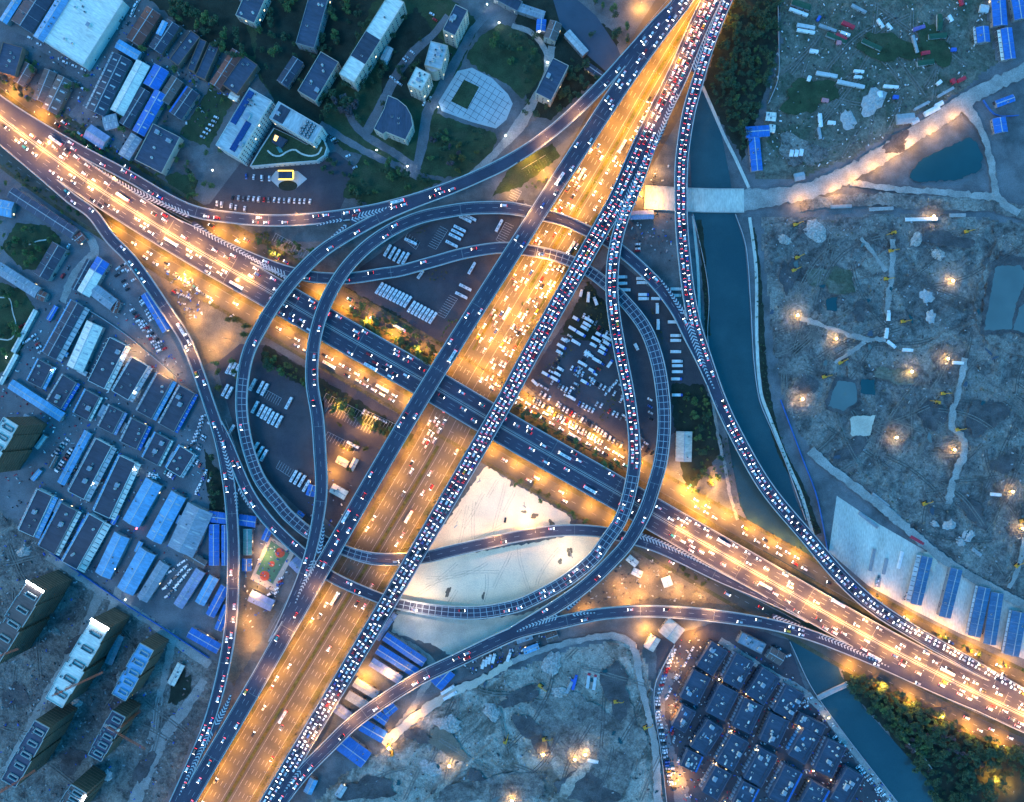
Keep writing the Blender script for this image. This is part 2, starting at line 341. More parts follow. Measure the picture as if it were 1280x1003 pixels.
# ---------------------------------------------------------------- gore paving and chevrons (parts of the flyover they belong to)
FLY = {}
for o in COL.objects:
    if o.parent is None and o.get('category') == 'flyover':
        for k, v in VINFO.items():
            if o['label'] == v: FLY[k] = o
def gore(key, pts, z, flip=1, pave=True, up=0.33, per=2.9, wide=1.25):
    """pts (photo x, y, half width px) from the thin end to the nose; V stripes"""
    root = FLY[key]; ox, oy = root.location[0], root.location[1]
    r = mkroad('gore', [(x, y, z, 2 * hwd) for x, y, hwd in pts], 0.0, 1.5); del ROADS['gore']
    mb = MB()
    if pave:
        n = len(r.s)
        for i in range(n):
            for sg in (1, -1): mb.v.append((r.C[i,0] + sg*r.N[i,0]*r.hw[i] - ox, r.C[i,1] + sg*r.N[i,1]*r.hw[i] - oy, z + up))
        for i in range(n - 1): mb.f.append([2*i, 2*i+1, 2*i+3, 2*i+2]); mb.m.append(0)
        nv = len(mb.v); mb.v += [(a, b, c - 0.9) for a, b, c in mb.v]
        for i in range(n - 1):
            for j in (0, 1): mb.f.append([2*i + j, 2*i + 2 + j, nv + 2*i + 2 + j, nv + 2*i + j]); mb.m.append(0)
        mb.f.append([2*n-2, 2*n-1, nv+2*n-1, nv+2*n-2]); mb.m.append(0)
        mb.build('gore_paving', M['deck_asphalt'], root)
    st = MB(); s = 1.0
    while s < r.L - 1.5:
        hw = at(r, s)[2]
        for sg in (1, -1):
            a = at(r, s, 0)[0]; b = at(r, min(s + wide, r.L), 0)[0]
            s2 = min(max(s - flip * hw * .8, 0), r.L); s3 = min(max(s + wide - flip * hw * .8, 0), r.L)
            if s3 - s2 < .2: continue
            h2 = min(hw, at(r, s2)[2]) * .93
            c = at(r, s3, sg * h2)[0]; d = at(r, s2, sg * h2)[0]
            st.add([(p[0] - ox, p[1] - oy, z + up + .06) for p in (a, b, c, d)], [(0, 1, 2, 3)])
        s += per
    st.build('chevron_marking', M['chevron_paint'], root)
gore('A', [(112,204,.8),(140,222,2),(165,237,3.2),(190,249,3.6),(215,260,3.5),(238,270,4)], 8)
gore('A', [(376,359,.8),(350,344,2),(320,326,2.6),(290,309,3),(262,294,3.6),(240,280,4.2)], 8, 1, True, .36)
gore('E', [(300,316,.7),(318,325,2),(335,334,3.2),(350,341,4.4),(360,347,5)], 8)
gore('B', [(505,255,.7),(488,260,2),(470,265,3.2),(452,270,4.6),(438,276,5.5)], 13.2, 1, True, .6)
gore('B', [(395,283,.6),(412,278,1.8),(430,275,2.6)], 12.9, 1, True, .6)
gore('B', [(410,300,.6),(422,291,1.8),(434,281,2.6)], 13.4, 1, True, .6)
gore('M', [(903,0,3.2),(894,25,4),(885,48,5),(876,70,6),(867,90,6.5)], 16)
gore('M', [(848,118,3),(838,135,3.2),(828,160,3.5),(814,190,3.8),(800,215,3.8),(790,235,4),(778,262,4.5),(770,285,4.5)], 16, 1, True, .3)
gore('C', [(762,345,1),(763,330,2.5),(766,312,4),(769,297,4.5)], 16)
gore('C', [(799,215,1.5),(793,235,2.6),(784,258,3.5),(774,282,4.2)], 16, 1, False, .3)
gore('R', [(893,487,.8),(884,468,2),(875,445,3.6),(866,420,4.6),(860,400,5)], 14)
gore('R', [(826,350,1),(836,364,2),(846,379,3),(855,393,3.6)], 13.7, 1, True, .45)
gore('G', [(271,535,.7),(277,552,2),(283,572,3),(289,592,4),(292,604,4.6)], 8)
gore('G', [(297,648,1),(296,630,2),(294,612,3)], 8, 1, True, .3)
gore('G', [(313,636,.8),(305,622,1.8),(298,609,2.6)], 8, 1, True, .3)
gore('L', [(369,755,.7),(376,738,2),(384,722,3.4),(391,706,4.4),(396,696,4)], 16)
gore('L', [(404,650,.7),(404,665,2),(401,680,3),(397,693,3.5)], 16, 1, True, .35)
gore('L', [(224,995,.7),(233,975,2),(245,952,3),(256,930,4),(266,910,5)], 16)
gore('L', [(289,868,1),(284,880,2.5),(276,895,4),(267,910,5)], 16, 1, True, .38)
gore('J', [(645,790,.6),(660,783,2),(675,778,3.2),(690,772,4.6),(700,768,5.5)], 14)
gore('J', [(726,749,.6),(718,755,1.8),(708,762,2.6)], 14, 1, True, .4)
gore('J', [(745,766,.6),(728,767,2),(712,769,2.8)], 14, 1, True, .36)
gore('J', [(1112,834,.8),(1080,819,2),(1050,805,3),(1020,793,3.4),(990,781,3.6),(965,771,4)], 8)
gore('F', [(888,710,.7),(870,700,2),(850,690,3),(830,681,3.8),(812,674,4),(797,669,4)], 8)
gore('M', [(355,990,.8),(366,975,2.5),(377,962,3.5)], 16, 1, False, .45)

# ---------------------------------------------------------------- ground
def wobble(pts, amp, seed=1, step=3.0):
    rr = random.Random(seed); out = []
    for i in range(len(pts)):
        a, b = pts[i], pts[(i + 1) % len(pts)]; L = math.hypot(b[0]-a[0], b[1]-a[1]); k = max(1, int(L / step)) if amp else 1
        for j in range(k):
            t = j / k; x = a[0] + (b[0]-a[0])*t; y = a[1] + (b[1]-a[1])*t
            out.append((x + rr.gauss(0, amp), y + rr.gauss(0, amp)) if amp else (x, y))
    return out
def area(name, pts, m, z, amp=0.0, kind='structure', label=None, cat=None, seed=1):
    p = wobble(pts, amp, seed); me = bpy.data.meshes.new(name)
    me.from_pydata([P(x, y)[:2] + (z,) for x, y in p], [], [list(range(len(p)))[::-1]]); me.materials.append(M[m]); me.update()
    o = link(name, me); tag(o, label, cat, None, kind); return o
def path(name, pts, m, z, amp=0.0, kind='structure', seed=3):
    """ground road along photo points (x, y, width px) with an uneven edge"""
    r = mkroad('path', [(x, y, 0, wd) for x, y, wd in pts], 0, 2.5); del ROADS['path']; rr = random.Random(seed)
    mb = MB(); n = len(r.s)
    for i in range(n):
        for sg in (1, -1):
            h = r.hw[i] + (rr.gauss(0, amp) if amp else 0); mb.v.append((r.C[i,0] + sg*r.N[i,0]*h, r.C[i,1] + sg*r.N[i,1]*h, z))
    for i in range(n - 1): mb.f.append([2*i, 2*i+1, 2*i+3, 2*i+2]); mb.m.append(0)
    o = mb.build(name, M[m]); tag(o, None, None, None, kind); return o, r
M['ground'] = mat('ground', (0.125, 0.13, 0.135), 0.9, 0.3, 0.05, 0.2, c2=(0.065, 0.07, 0.072), thr=(0.45, 0.62), s2=0.03)
M['lot'] = mat('lot', (0.135, 0.14, 0.15), 0.85, 0.25, 0.05, 0.2, c2=(0.09, 0.093, 0.105), thr=(0.45, 0.65), s2=0.04)
M['park_asphalt'] = mat('park_asphalt', (0.062, 0.058, 0.066), 0.85, 0.25, 0.05, 0.15, c2=(0.042, 0.042, 0.055), thr=(0.45, 0.65), s2=0.03)
M['site_dirt'] = mat('site_dirt', (0.105, 0.10, 0.094), 0.95, 0.6, 0.09, 0.48, c2=(0.21, 0.20, 0.175), thr=(0.46, 0.62), s2=0.03, bump=1.0, dist=1.2, fs=0.42)
M['mud'] = mat('mud', (0.06, 0.058, 0.06), 0.8, 0.5, 0.1, 0.35, c2=(0.11, 0.105, 0.1), thr=(0.5, 0.7), s2=0.08, bump=0.8)
M['field_dirt'] = mat('field_dirt', (0.12, 0.12, 0.095), 0.95, 0.4, 0.08, 0.42, c2=(0.06, 0.075, 0.05), thr=(0.47, 0.6), s2=0.03, bump=0.6, dist=1.0, fs=0.45)
M['sandy_site'] = mat('sandy_site', (0.30, 0.275, 0.23), 0.95, 0.35, 0.06, 0.42, c2=(0.12, 0.11, 0.09), thr=(0.48, 0.6), s2=0.022, bump=1.0, dist=1.4, fs=0.42)
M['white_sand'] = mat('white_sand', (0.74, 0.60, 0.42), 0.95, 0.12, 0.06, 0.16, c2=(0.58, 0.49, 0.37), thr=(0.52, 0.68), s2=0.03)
M['pale_sand'] = mat('pale_sand', (0.45, 0.40, 0.32), 0.95, 0.2, 0.06, 0.15, c2=(0.36, 0.34, 0.30), thr=(0.5, 0.65), s2=0.04)
M['amber_dirt'] = mat('amber_dirt', (0.15, 0.13, 0.10), 0.95, 0.3, 0.06, 0.25, c2=(0.10, 0.09, 0.075), thr=(0.48, 0.62), s2=0.04, bump=0.5)
M['light_road'] = mat('light_road', (0.27, 0.265, 0.245), 0.95, 0.25, 0.08, 0.25, c2=(0.17, 0.165, 0.155), thr=(0.5, 0.7), s2=0.05)
M['pale_concrete'] = mat('pale_concrete', (0.50, 0.49, 0.42), 0.9, 0.2, 0.12, 0.22, c2=(0.28, 0.29, 0.28), thr=(0.5, 0.66), s2=0.03, stretch=(1, 0.25, 1))
M['lawn'] = mat('lawn', (0.030, 0.052, 0.024), 0.95, 0.4, 0.08, 0.3, c2=(0.055, 0.065, 0.035), thr=(0.5, 0.66), s2=0.05)
M['dark_soil'] = mat('dark_soil', (0.018, 0.027, 0.019), 0.95, 0.4, 0.1, 0.3)
M['verge'] = mat('verge', (0.10, 0.085, 0.055), 0.95, 0.4, 0.1, 0.3, c2=(0.06, 0.065, 0.035), thr=(0.45, 0.6), s2=0.07)
M['water'] = mat('water', (0.030, 0.064, 0.070), 0.12, 0.25, 0.02, 0.08, spec=0.5, c2=(0.024, 0.055, 0.064), thr=(.45, .65), s2=.012, bump=0.08)
M['pond_water'] = mat('pond_water', (0.10, 0.135, 0.13), 0.3, 0.15, 0.03, 0.0, spec=0.4)
M['dark_pond'] = mat('dark_pond', (0.018, 0.06, 0.066), 0.15, 0.12, 0.03, 0.0, spec=0.5)
M['canal_water'] = mat('canal_water', (0.06, 0.075, 0.10), 0.25, 0.15, 0.03, 0.05)
M['plaza_tile'] = mat('plaza_tile', (0.36, 0.40, 0.40), 0.8, 0.12, 0.1, 0.1)
M['hedge'] = mat('hedge', (0.045, 0.06, 0.02), 0.9, 0.5, 0.3, 0.3, c2=(0.09, 0.07, 0.02), thr=(0.45, 0.6), s2=0.1)
gm = bpy.data.meshes.new('ground'); gm.from_pydata([(-6000,-6000,0),(6000,-6000,0),(6000,6000,0),(-6000,6000,0)], [], [(0,1,2,3)]); gm.materials.append(M['ground'])
tag(link('ground', gm), None, None, None, 'structure')
# bumpy construction ground is real relief: a grid with displaced heights inside a polygon
def point_in(poly, x, y):
    c = False; j = len(poly) - 1
    for i in range(len(poly)):
        xi, yi = poly[i]; xj, yj = poly[j]
        if (yi > y) != (yj > y) and x < (xj - xi) * (y - yi) / (yj - yi) + xi: c = not c
        j = i
    return c
from mathutils import noise as mnoise
def hills(name, pts, m, z, amp, cell=2.4, sc=0.05, wob=1.5):
    poly = [P(x, y)[:2] for x, y in wobble(pts, wob, 5, 5)]; xs = [p[0] for p in poly]; ys = [p[1] for p in poly]
    nx = int((max(xs) - min(xs)) / cell) + 1; ny = int((max(ys) - min(ys)) / cell) + 1; idx = {}; vs = []; fs = []
    ins = [[point_in(poly, min(xs) + i * cell, min(ys) + j * cell) for i in range(nx + 1)] for j in range(ny + 1)]
    def vid(i, j):
        if (i, j) not in idx:
            x, y = min(xs) + i * cell, min(ys) + j * cell
            edge = not all(ins[b][a] for a in range(max(0,i-1), min(nx, i+1)+1) for b in range(max(0,j-1), min(ny, j+1)+1))
            h = mnoise.fractal(Vector((x*sc, y*sc, 1.7)), 0.9, 2.1, 5) ; h = max(0, h + .15) * amp
            idx[(i, j)] = len(vs); vs.append((x, y, z if edge else z + h))
        return idx[(i, j)]
    for j in range(ny):
        for i in range(nx):
            if ins[j][i] and ins[j][i+1] and ins[j+1][i] and ins[j+1][i+1]: fs.append((vid(i,j), vid(i+1,j), vid(i+1,j+1), vid(i,j+1)))
    me = bpy.data.meshes.new(name); me.from_pydata(vs, [], fs); me.materials.append(M[m]); me.update()
    return tag(link(name, me), None, None, None, 'structure')
hills('terrain', [(950,272),(1060,268),(1150,264),(1300,278),(1300,762),(1240,735),(1180,694),(1100,634),(1020,577),(985,520),(966,450),(956,350)], 'site_dirt', 0.05, 1.6)
hills('terrain', [(972,-5),(1232,-5),(1250,80),(1208,112),(1130,158),(1060,203),(1000,226),(940,226),(958,130),(972,60)], 'field_dirt', 0.05, 0.8)
hills('terrain', [(385,1010),(425,968),(470,938),(505,905),(545,878),(600,850),(650,832),(720,806),(790,797),(812,830),(822,900),(832,1010)], 'sandy_site', 0.05, 1.6)
area('site_ground', [(-10,630),(62,690),(130,738),(232,800),(272,830),(262,870),(228,955),(200,1012),(-10,1012)], 'site_dirt', 0.04, 1.5)
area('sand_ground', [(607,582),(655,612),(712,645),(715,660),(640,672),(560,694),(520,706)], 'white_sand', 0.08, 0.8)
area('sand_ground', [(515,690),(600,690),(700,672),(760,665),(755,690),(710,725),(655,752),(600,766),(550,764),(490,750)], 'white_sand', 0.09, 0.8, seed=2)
area('sand_ground', [(494,764),(600,775),(655,768),(720,740),(700,760),(640,790),(570,822),(540,806),(520,800),(490,790)], 'pale_sand', 0.07, 0.8)
area('yard_ground', [(690,740),(760,690),(800,675),(900,720),(965,770),(820,768),(740,768),(680,782)], 'amber_dirt', 0.06, 0.8)
area('parking_ground', [(425,372),(450,335),(520,285),(600,256),(655,250),(648,300),(600,370),(556,432),(500,398),(440,365)], 'park_asphalt', 0.06)
area('parking_ground', [(270,455),(300,430),(335,432),(405,475),(405,600),(388,650),(345,610),(300,560)], 'park_asphalt', 0.06)
area('parking_ground', [(395,455),(480,508),(530,535),(480,610),(440,680),(398,640),(402,560)], 'park_asphalt', 0.06)
area('parking_ground', [(655,480),(745,345),(765,320),(858,398),(885,490),(850,535),(800,575),(720,540)], 'park_asphalt', 0.06, 0.5)
area('parking_ground', [(228,262),(262,255),(300,205),(420,190),(448,212),(425,262),(300,272)], 'park_asphalt', 0.06)
area('parking_ground', [(185,318),(225,330),(330,398),(325,420),(285,448),(255,455),(232,420),(205,360)], 'amber_dirt', 0.05, 1.0)
area('parking_ground', [(820,800),(905,775),(985,800),(1010,870),(1110,1010),(835,1010),(822,900)], 'park_asphalt', 0.05, 0.5)
area('parking_ground', [(-10,215),(60,230),(130,285),(200,370),(255,470),(270,620),(262,820),(130,735),(-10,625)], 'lot', 0.035, 0.5)
area('lot_ground', [(1046,620),(1098,655),(1180,702),(1295,766),(1295,830),(1200,792),(1140,762),(1085,732),(1036,690)], 'pale_concrete', 0.07)
area('lot_ground', [(780,205),(825,190),(842,260),(850,400),(820,352),(780,310),(770,300)], 'ground', 0.05, 1)
area('lawn', [(318,-5),(560,-5),(600,30),(572,90),(550,130),(520,210),(430,188),(400,160),(345,128),(300,62)], 'lawn', .06, .8)
# vegetation ground
for pl in ([(582,72),(600,45),(625,30),(652,38),(672,60),(682,88),(668,110),(652,124),(635,106),(600,88)], [(533,146),(546,142),(590,158),(618,166),(622,176),(606,206),(590,220),(556,222),(525,216),(528,180)],
           [(428,246),(440,215),(455,190),(500,205),(530,224),(556,226),(500,248),(466,256)], [(2,310),(20,278),(60,283),(78,300),(62,338),(28,337)], [(-5,352),(30,362),(46,392),(20,455),(-5,470)],
           [(224,168),(262,110),(292,125),(262,185),(236,175)], [(205,222),(222,215),(248,225),(240,250),(222,245)], [(640,205),(668,190),(690,180),(700,196),(650,235),(615,245)]):
    area('lawn', pl, 'lawn', 0.10, 0.8)
for pl in ([(920,-5),(975,-5),(972,60),(948,140),(928,200),(905,160),(878,112),(896,50)], [(1050,838),(1100,853),(1200,908),(1295,940),(1295,1012),(1172,1012),(1110,915),(1062,865)],
           [(325,-5),(470,-5),(420,110),(400,160),(345,130),(318,80)], [(470,60),(520,10),(560,60),(530,120),(480,130)], [(640,-5),(690,-5),(770,40),(775,78),(720,120),(690,150),(660,140)],
           [(180,-5),(300,-5),(318,70),(262,60)], [(735,350),(768,395),(755,430),(700,420)], [(838,480),(880,480),(905,560),(860,620),(845,560)], [(255,560),(280,600),(280,660),(262,640)],
           [(430,358),(500,395),(560,440),(545,470),(480,430),(425,392)], [(640,502),(780,575),(776,596),(640,520)], [(330,430),(520,545),(505,560),(325,450)]):
    area('undergrowth', pl, 'dark_soil', 0.085, 1.2)
# river and canal
area('river', [(690,-5),(716,-5),(745,20),(772,60),(780,80),(760,92),(735,70),(700,30)], 'canal_water', 0.12)
area('river', [(872,112),(884,118),(900,160),(912,220),(918,266),(931,307),(937,380),(941,450),(948,500),(961,532),(982,582),(995,625),(1006,650),(1016,690),(1022,760),(1052,846),(1081,886),(1151,964),(1185,1012),(1126,1012),(1018,866),(986,802),(975,740),(955,690),(925,632),(915,580),(905,520),(884,430),(885,370),(880,332),(866,265),(862,190)], 'water', 0.13)
area('pond', [(1135,222),(1150,200),(1170,190),(1195,180),(1210,172),(1222,180),(1228,200),(1225,214),(1195,226),(1145,228)], 'dark_pond', 0.9, 0.8)
for pl, mm in (([(1242,334),(1272,332),(1282,345),(1268,380),(1262,412),(1228,414),(1234,380)], 'pond_water'), ([(1290,372),(1272,385),(1264,412),(1280,418),(1300,405)], 'pond_water'), ([(1045,476),(1068,479),(1070,502),(1052,514),(1034,508)], 'pond_water'), ([(1074,474),(1092,476),(1092,494),(1074,492)], 'dark_pond'), ([(1062,521),(1092,519),(1086,545),(1062,545)], 'pale_sand'), ([(1030,375),(1045,372),(1044,390),(1032,388)], 'dark_pond')):
    area('basin', pl, mm, 2.2, 0.6)
def blob(name, x, y, rx, ry, an, m, z, seed):
    rr = random.Random(seed); ph = [rr.uniform(0, 6.28) for _ in range(4)]; pts = []
    for i in range(46):
        t = 2*math.pi*i/46; k = 1 + .22*math.sin(2*t + ph[0]) + .16*math.sin(3*t + ph[1]) + .10*math.sin(6*t + ph[2]) + rr.gauss(0, .05)
        u, v = rx*k*math.cos(t), ry*k*math.sin(t); c, q_ = math.cos(rad(an)), math.sin(rad(an)); pts.append((x + u*c - v*q_, y + u*q_ + v*c))
    return area(name, pts, m, z)
BL = [(1164,520,15,20,20,'mud'),(1009,481,10,14,0,'mud'),(1252,580,17,10,0,'mud'),(1073,389,9,12,10,'mud'),(665,915,26,14,55,'mud'),(522,918,14,10,20,'mud'),(600,975,20,8,50,'mud'),(1100,330,14,30,60,'site_dirt'),(1230,520,20,26,30,'mud'),(1065,560,26,10,-30,'mud'),(1120,470,22,12,10,'field_dirt'),(1040,350,26,18,0,'field_dirt'),(1215,640,24,10,40,'mud'),(985,345,10,22,0,'mud'),(1255,330,26,10,10,'mud'),
 (755,930,44,62,10,'site_dirt'),(700,890,34,24,30,'site_dirt'),(770,860,18,30,0,'mud'),(620,985,60,20,-10,'site_dirt'),(560,930,30,12,30,'amber_dirt'),(730,985,40,18,0,'mud'),(650,870,30,8,-20,'mud'),(460,985,30,16,0,'mud'),(1160,700,16,8,60,'pale_sand'),(1070,470,40,9,75,'site_dirt'),(1180,300,30,10,5,'mud'),(1110,60,40,16,20,'lawn'),(1010,120,34,20,0,'lawn'),(1165,60,20,26,0,'lawn'),(1000,190,26,20,0,'site_dirt'),(1120,180,18,10,-25,'mud'),
 (30,770,20,14,50,'mud'),(110,800,10,30,60,'mud'),(20,870,14,16,0,'mud'),(160,870,10,22,50,'mud'),(90,950,18,14,0,'mud'),(225,860,10,26,25,'dark_soil'),(180,960,8,22,25,'mud')]
for i, (x, y, rx, ry, an, m) in enumerate(BL): blob('dirt_patch', x, y, rx, ry, an, m, (.045 if x < 260 else .95 if y < 215 and x > 960 else 1.62) + .011 * i, i + 3)
for pl in ([(1236,328),(1276,325),(1289,345),(1275,384),(1267,417),(1222,420),(1228,378)],[(1295,365),(1268,383),(1259,414),(1280,424),(1304,408)],[(1041,471),(1072,474),(1075,505),(1054,519),(1029,511)]): area('basin', pl, 'mud', 2.05 + pl[0][0] * 1e-4, 1.0)
PATHS = {}
for nm, pts, mm, amp, z in (
    ('dirt_road', [(925,251,27),(960,248,24),(990,243,21),(1030,233,23),(1062,217,21),(1100,195,21),(1140,170,21),(1175,148,20),(1205,127,19),(1240,108,17),(1300,80,17)], 'light_road', .7, 1.2),
    ('dirt_road', [(1062,229,7),(1110,236,8),(1180,242,8),(1246,247,9)], 'light_road', .5, 1.4),
    ('dirt_road', [(1000,256,16),(1080,250,16),(1160,254,18),(1240,258,16),(1300,272,18)], 'site_dirt', .8, 1.1),
    ('dirt_road', [(1208,136,14),(1226,165,9),(1238,205,9),(1245,246,9),(1272,268,10)], 'light_road', .5, 1.3),
    ('dirt_road', [(1075,298,4),(1092,320,5),(1106,340,6)], 'light_road', .5, 1.95), ('dirt_road', [(1115,300,6),(1113,340,8),(1108,385,7),(1108,402,6)], 'light_road', .6, 1.97),
    ('dirt_road', [(1000,398,6),(1040,412,6),(1080,424,7),(1106,426,6)], 'light_road', .6, 1.99), ('dirt_road', [(1080,428,5),(1060,442,5),(1042,454,5)], 'light_road', .4, 2.01),
    ('dirt_road', [(1110,432,6),(1150,436,6),(1180,420,8),(1218,402,7)], 'site_dirt', .7, 2.03), ('dirt_road', [(1205,448,7),(1196,490,8),(1188,530,9),(1200,548,9),(1203,565,9),(1190,600,9),(1184,630,8)], 'light_road', .7, 2.05),
    ('dirt_road', [(1280,672,7),(1272,705,7),(1260,735,6)], 'light_road', .5, 2.0), ('dirt_road', [(1012,562,12),(1030,580,11),(1070,610,11),(1120,650,11),(1180,700,11),(1235,733,11),(1300,768,12)], 'light_road', .5, 2.02),
    ('dirt_road', [(1250,300,8),(1230,345,8),(1222,400,10),(1250,430,14),(1300,440,16)], 'site_dirt', .8, 1.9),
    ('dirt_road', [(60,695,9),(130,742,10),(180,772,10),(220,802,11),(262,832,12)], 'light_road', .5, .16), ('dirt_road', [(125,742,12),(100,795,9),(62,862,9),(28,925,8),(5,965,8)], 'light_road', .6, .17),
    ('dirt_road', [(215,805,9),(206,845,9),(196,890,9),(190,925,12)], 'light_road', .5, .18), ('dirt_road', [(256,850,9),(232,885,14),(202,925,16),(180,975,16),(165,1012,17)], 'light_road', .6, .19),
    ('dirt_road', [(150,735,10),(135,770,9),(118,800,8)], 'light_road', .5, .2),
    ('dirt_road', [(640,826,7),(690,808,8),(740,797,8),(775,796,9),(792,810,9),(799,845,8),(808,885,8),(818,930,9),(822,1012,10)], 'light_road', .5, 1.8),
    ('dirt_road', [(480,930,12),(520,895,12),(560,868,12),(600,850,9),(640,826,8)], 'pale_sand', .6, 1.82), ('dirt_road', [(620,925,4),(590,950,6),(560,975,8),(525,1012,9)], 'sandy_site', .8, 1.84),
    ('dirt_road', [(740,950,8),(715,975,14),(690,1012,18)], 'sandy_site', 1, 1.86), ('dirt_road', [(500,800,8),(540,830,10),(530,860,9),(495,915,8)], 'light_road', .5, .2),
    ('campus_road', [(428,118,9),(440,150,10),(455,168,10),(490,190,10),(522,212,9)], 'lot', .2, .14), ('campus_road', [(560,20,8),(540,45,9),(520,62,12),(495,95,12),(480,125,12),(462,158,12),(455,172,11)], 'lot', .2, .15),
    ('campus_road', [(640,0,10),(610,18,10),(590,40,10),(578,62,11),(565,85,12),(548,120,14),(535,140,13),(528,180,13),(520,212,10)], 'lot', .2, .16),
    ('campus_road', [(690,58,9),(684,90,8),(668,125,10),(650,155,16),(630,180,10),(600,210,9),(585,222,8)], 'light_road', .2, .17), ('campus_road', [(640,32,6),(665,42,7),(682,65,7),(684,90,8)], 'light_road', .2, .18),
    ('campus_road', [(400,155,9),(440,180,9),(470,196,9),(525,222,9)], 'lot', .3, .13), ('street', [(0,40,10),(60,62,12),(110,95,14),(140,75,14),(165,20,14)], 'lot', .3, .14), ('street', [(110,95,10),(100,130,8),(85,150,8)], 'lot', .3, .15),
    ('street', [(60,375,12),(100,385,13),(160,420,16),(210,455,16),(262,500,14)], 'lot', .4, .14), ('street', [(25,240,8),(80,280,9),(118,310,11),(95,340,10),(78,378,9)], 'light_road', .4, .15),
    ('street', [(30,500,8),(100,540,10),(160,575,10),(215,605,10),(262,630,10)], 'lot', .4, .15), ('street', [(70,600,7),(130,640,9),(190,675,9),(240,700,8)], 'lot', .4, .16), ('street', [(835,840,22),(822,880,18),(832,930,16),(850,985,20),(855,1012,20)], 'lot', .4, .14),
    ('street', [(900,800,8),(960,840,9),(1010,870,9),(1060,930,8),(1115,1000,8),(1125,1012,8)], 'light_road', .3, .15),
    ('footpath', [(878,108,4),(892,140,4),(905,170,4),(920,200,4),(936,235,4)], 'pale_concrete', 0, .2), ('footpath', [(937,272,4),(945,337,4),(946,425,4),(951,490,4),(962,522,4),(985,580,4),(1002,620,4),(1018,675,4)], 'pale_concrete', 0, .21),
    ('footpath', [(866,270,3),(872,330,3.5),(876,420,3),(884,470,3)], 'pale_concrete', 0, .22), ('footpath', [(888,480,4),(895,530,4),(905,580,4),(914,625,4),(922,650,4)], 'light_road', .3, .23),
    ('footpath', [(1126,917,2.2),(1140,935,2.2),(1155,948,2.2),(1165,962,2.2)], 'pale_concrete', .2, .24), ('footpath', [(0,424,1.6),(14,424,1.6),(20,408,1.6),(16,390,1.6),(12,374,1.6),(0,372,1.6)], 'pale_concrete', .1, .24), ('footpath', [(36,306,1.5),(46,302,1.5),(58,300,1.5)], 'pale_concrete', .1, .24),
    ('verge', [(940,285,7),(948,345,7),(952,425,8),(958,490,9),(975,560,10),(1000,610,10),(1022,668,9)], 'dark_soil', .4, .15), ('verge', [(874,275,6),(880,335,7),(885,420,6)], 'dark_soil', .4, .16)):
    PATHS[nm + str(len(PATHS))] = path(nm, pts, mm, z, amp)[1]
# ground level highway under the flyovers
def flat(name, key, o0, o1, up, m, s0=0, s1=None):
    r = ROADS[key]; mb = MB(); strip(mb, r, s0, s1 or r.L, o0, o1, up, 0, 6.0); return tag(mb.build(name, M[m]), None, None, None, 'structure')
K = ROADS['K']
flat('road', 'K', 33 * S, -33 * S, 0.0, 'verge'); flat('road', 'K', 26 * S, -26 * S, 0.05, 'ground_asphalt')
flat('road', 'K', 52 * S, -50 * S, -0.02, 'ground_asphalt', 0, near(K, 590, 480))
flat('road', 'N', 9 * S, -9 * S, 0, 'ground_asphalt'); flat('road', 'S', 9 * S, -9 * S, 0, 'ground_asphalt')
for key, sg in (('N', -1), ('S', 1)):
    flat('verge', key, sg * 24 * S, sg * 10 * S, -.02, 'verge'); flat('pavement', key, -sg * 14 * S, -sg * 9.2 * S, .03, 'verge')
mk = MB()
for o, dash in ((7.2, 1), (10.7, 1), (14.1, 1), (-7.2, 1), (-10.7, 1), (-14.1, 1), (3.4, 0), (-3.4, 0), (17.4, 0), (-17.4, 0)):
    s = 0
    while s < K.L - 8: strip(mk, K, s, s + (4.5 if dash else 8), o + .13, o - .13, .09); s += 11 if dash else 8
for key in 'NS':
    s = 0
    while s < ROADS[key].L - 8: strip(mk, ROADS[key], s, s + 4, .12, -.12, .05); s += 10
tag(mk.build('road_markings', M['white_paint']), None, None, None, 'structure')
# chamber between carriageways: kerbed planted median
for s0, s1 in ((0, near(K, 660, 362)), (near(K, 548, 555), K.L)):
    m2 = MB(); strip(m2, K, s0, s1, 1.3, -1.3, .05, th=.35); o = m2.build('central_reservation', M['hedge']); o['kind'] = 'structure'
for off, a, b in ((24, (700,240), (596,425)), (-20, (668,415), (632,460))):
    m2 = MB(); s0, s1 = sorted((near(K, a[0] + off * .86, a[1] + off * .5), near(K, b[0] + off * .86, b[1] + off * .5))); strip(m2, K, s0, s1, off * S + 1, off * S - 1, .08, th=.4); o = m2.build('central_reservation', M['hedge']); o['kind'] = 'structure'
# plaza with tile joints and central planter
area('plaza', [(572,89),(590,85),(615,98),(635,118),(641,130),(633,150),(620,161),(590,153),(552,139),(548,128)], 'plaza_tile', .2)
pj = MB()
PL = [P(x, y)[:2] for x, y in [(574,92),(590,88),(613,100),(632,120),(638,130),(631,147),(619,157),(590,150),(555,137),(552,128)]]
c0 = P(594, 122); ax = Vector((math.cos(rad(58)), math.sin(rad(58)))); ay = Vector((-ax.y, ax.x))
for u, v in ((ax, ay), (ay, ax)):
    for i in range(-9, 10):
        seg = [j for j in range(-40, 41) if point_in(PL, *(Vector(c0[:2]) + v * i * 5.2 + u * j))]
        if seg:
            a = Vector(c0[:2]) + v * i * 5.2 + u * seg[0]; b = Vector(c0[:2]) + v * i * 5.2 + u * seg[-1]; n = v * .16
            pj.add([(a.x - n.x, a.y - n.y, .24), (b.x - n.x, b.y - n.y, .24), (b.x + n.x, b.y + n.y, .24), (a.x + n.x, a.y + n.y, .24)], [(0, 1, 2, 3)])
o = pj.build('plaza_joints', M['asphalt']); o['kind'] = 'structure'
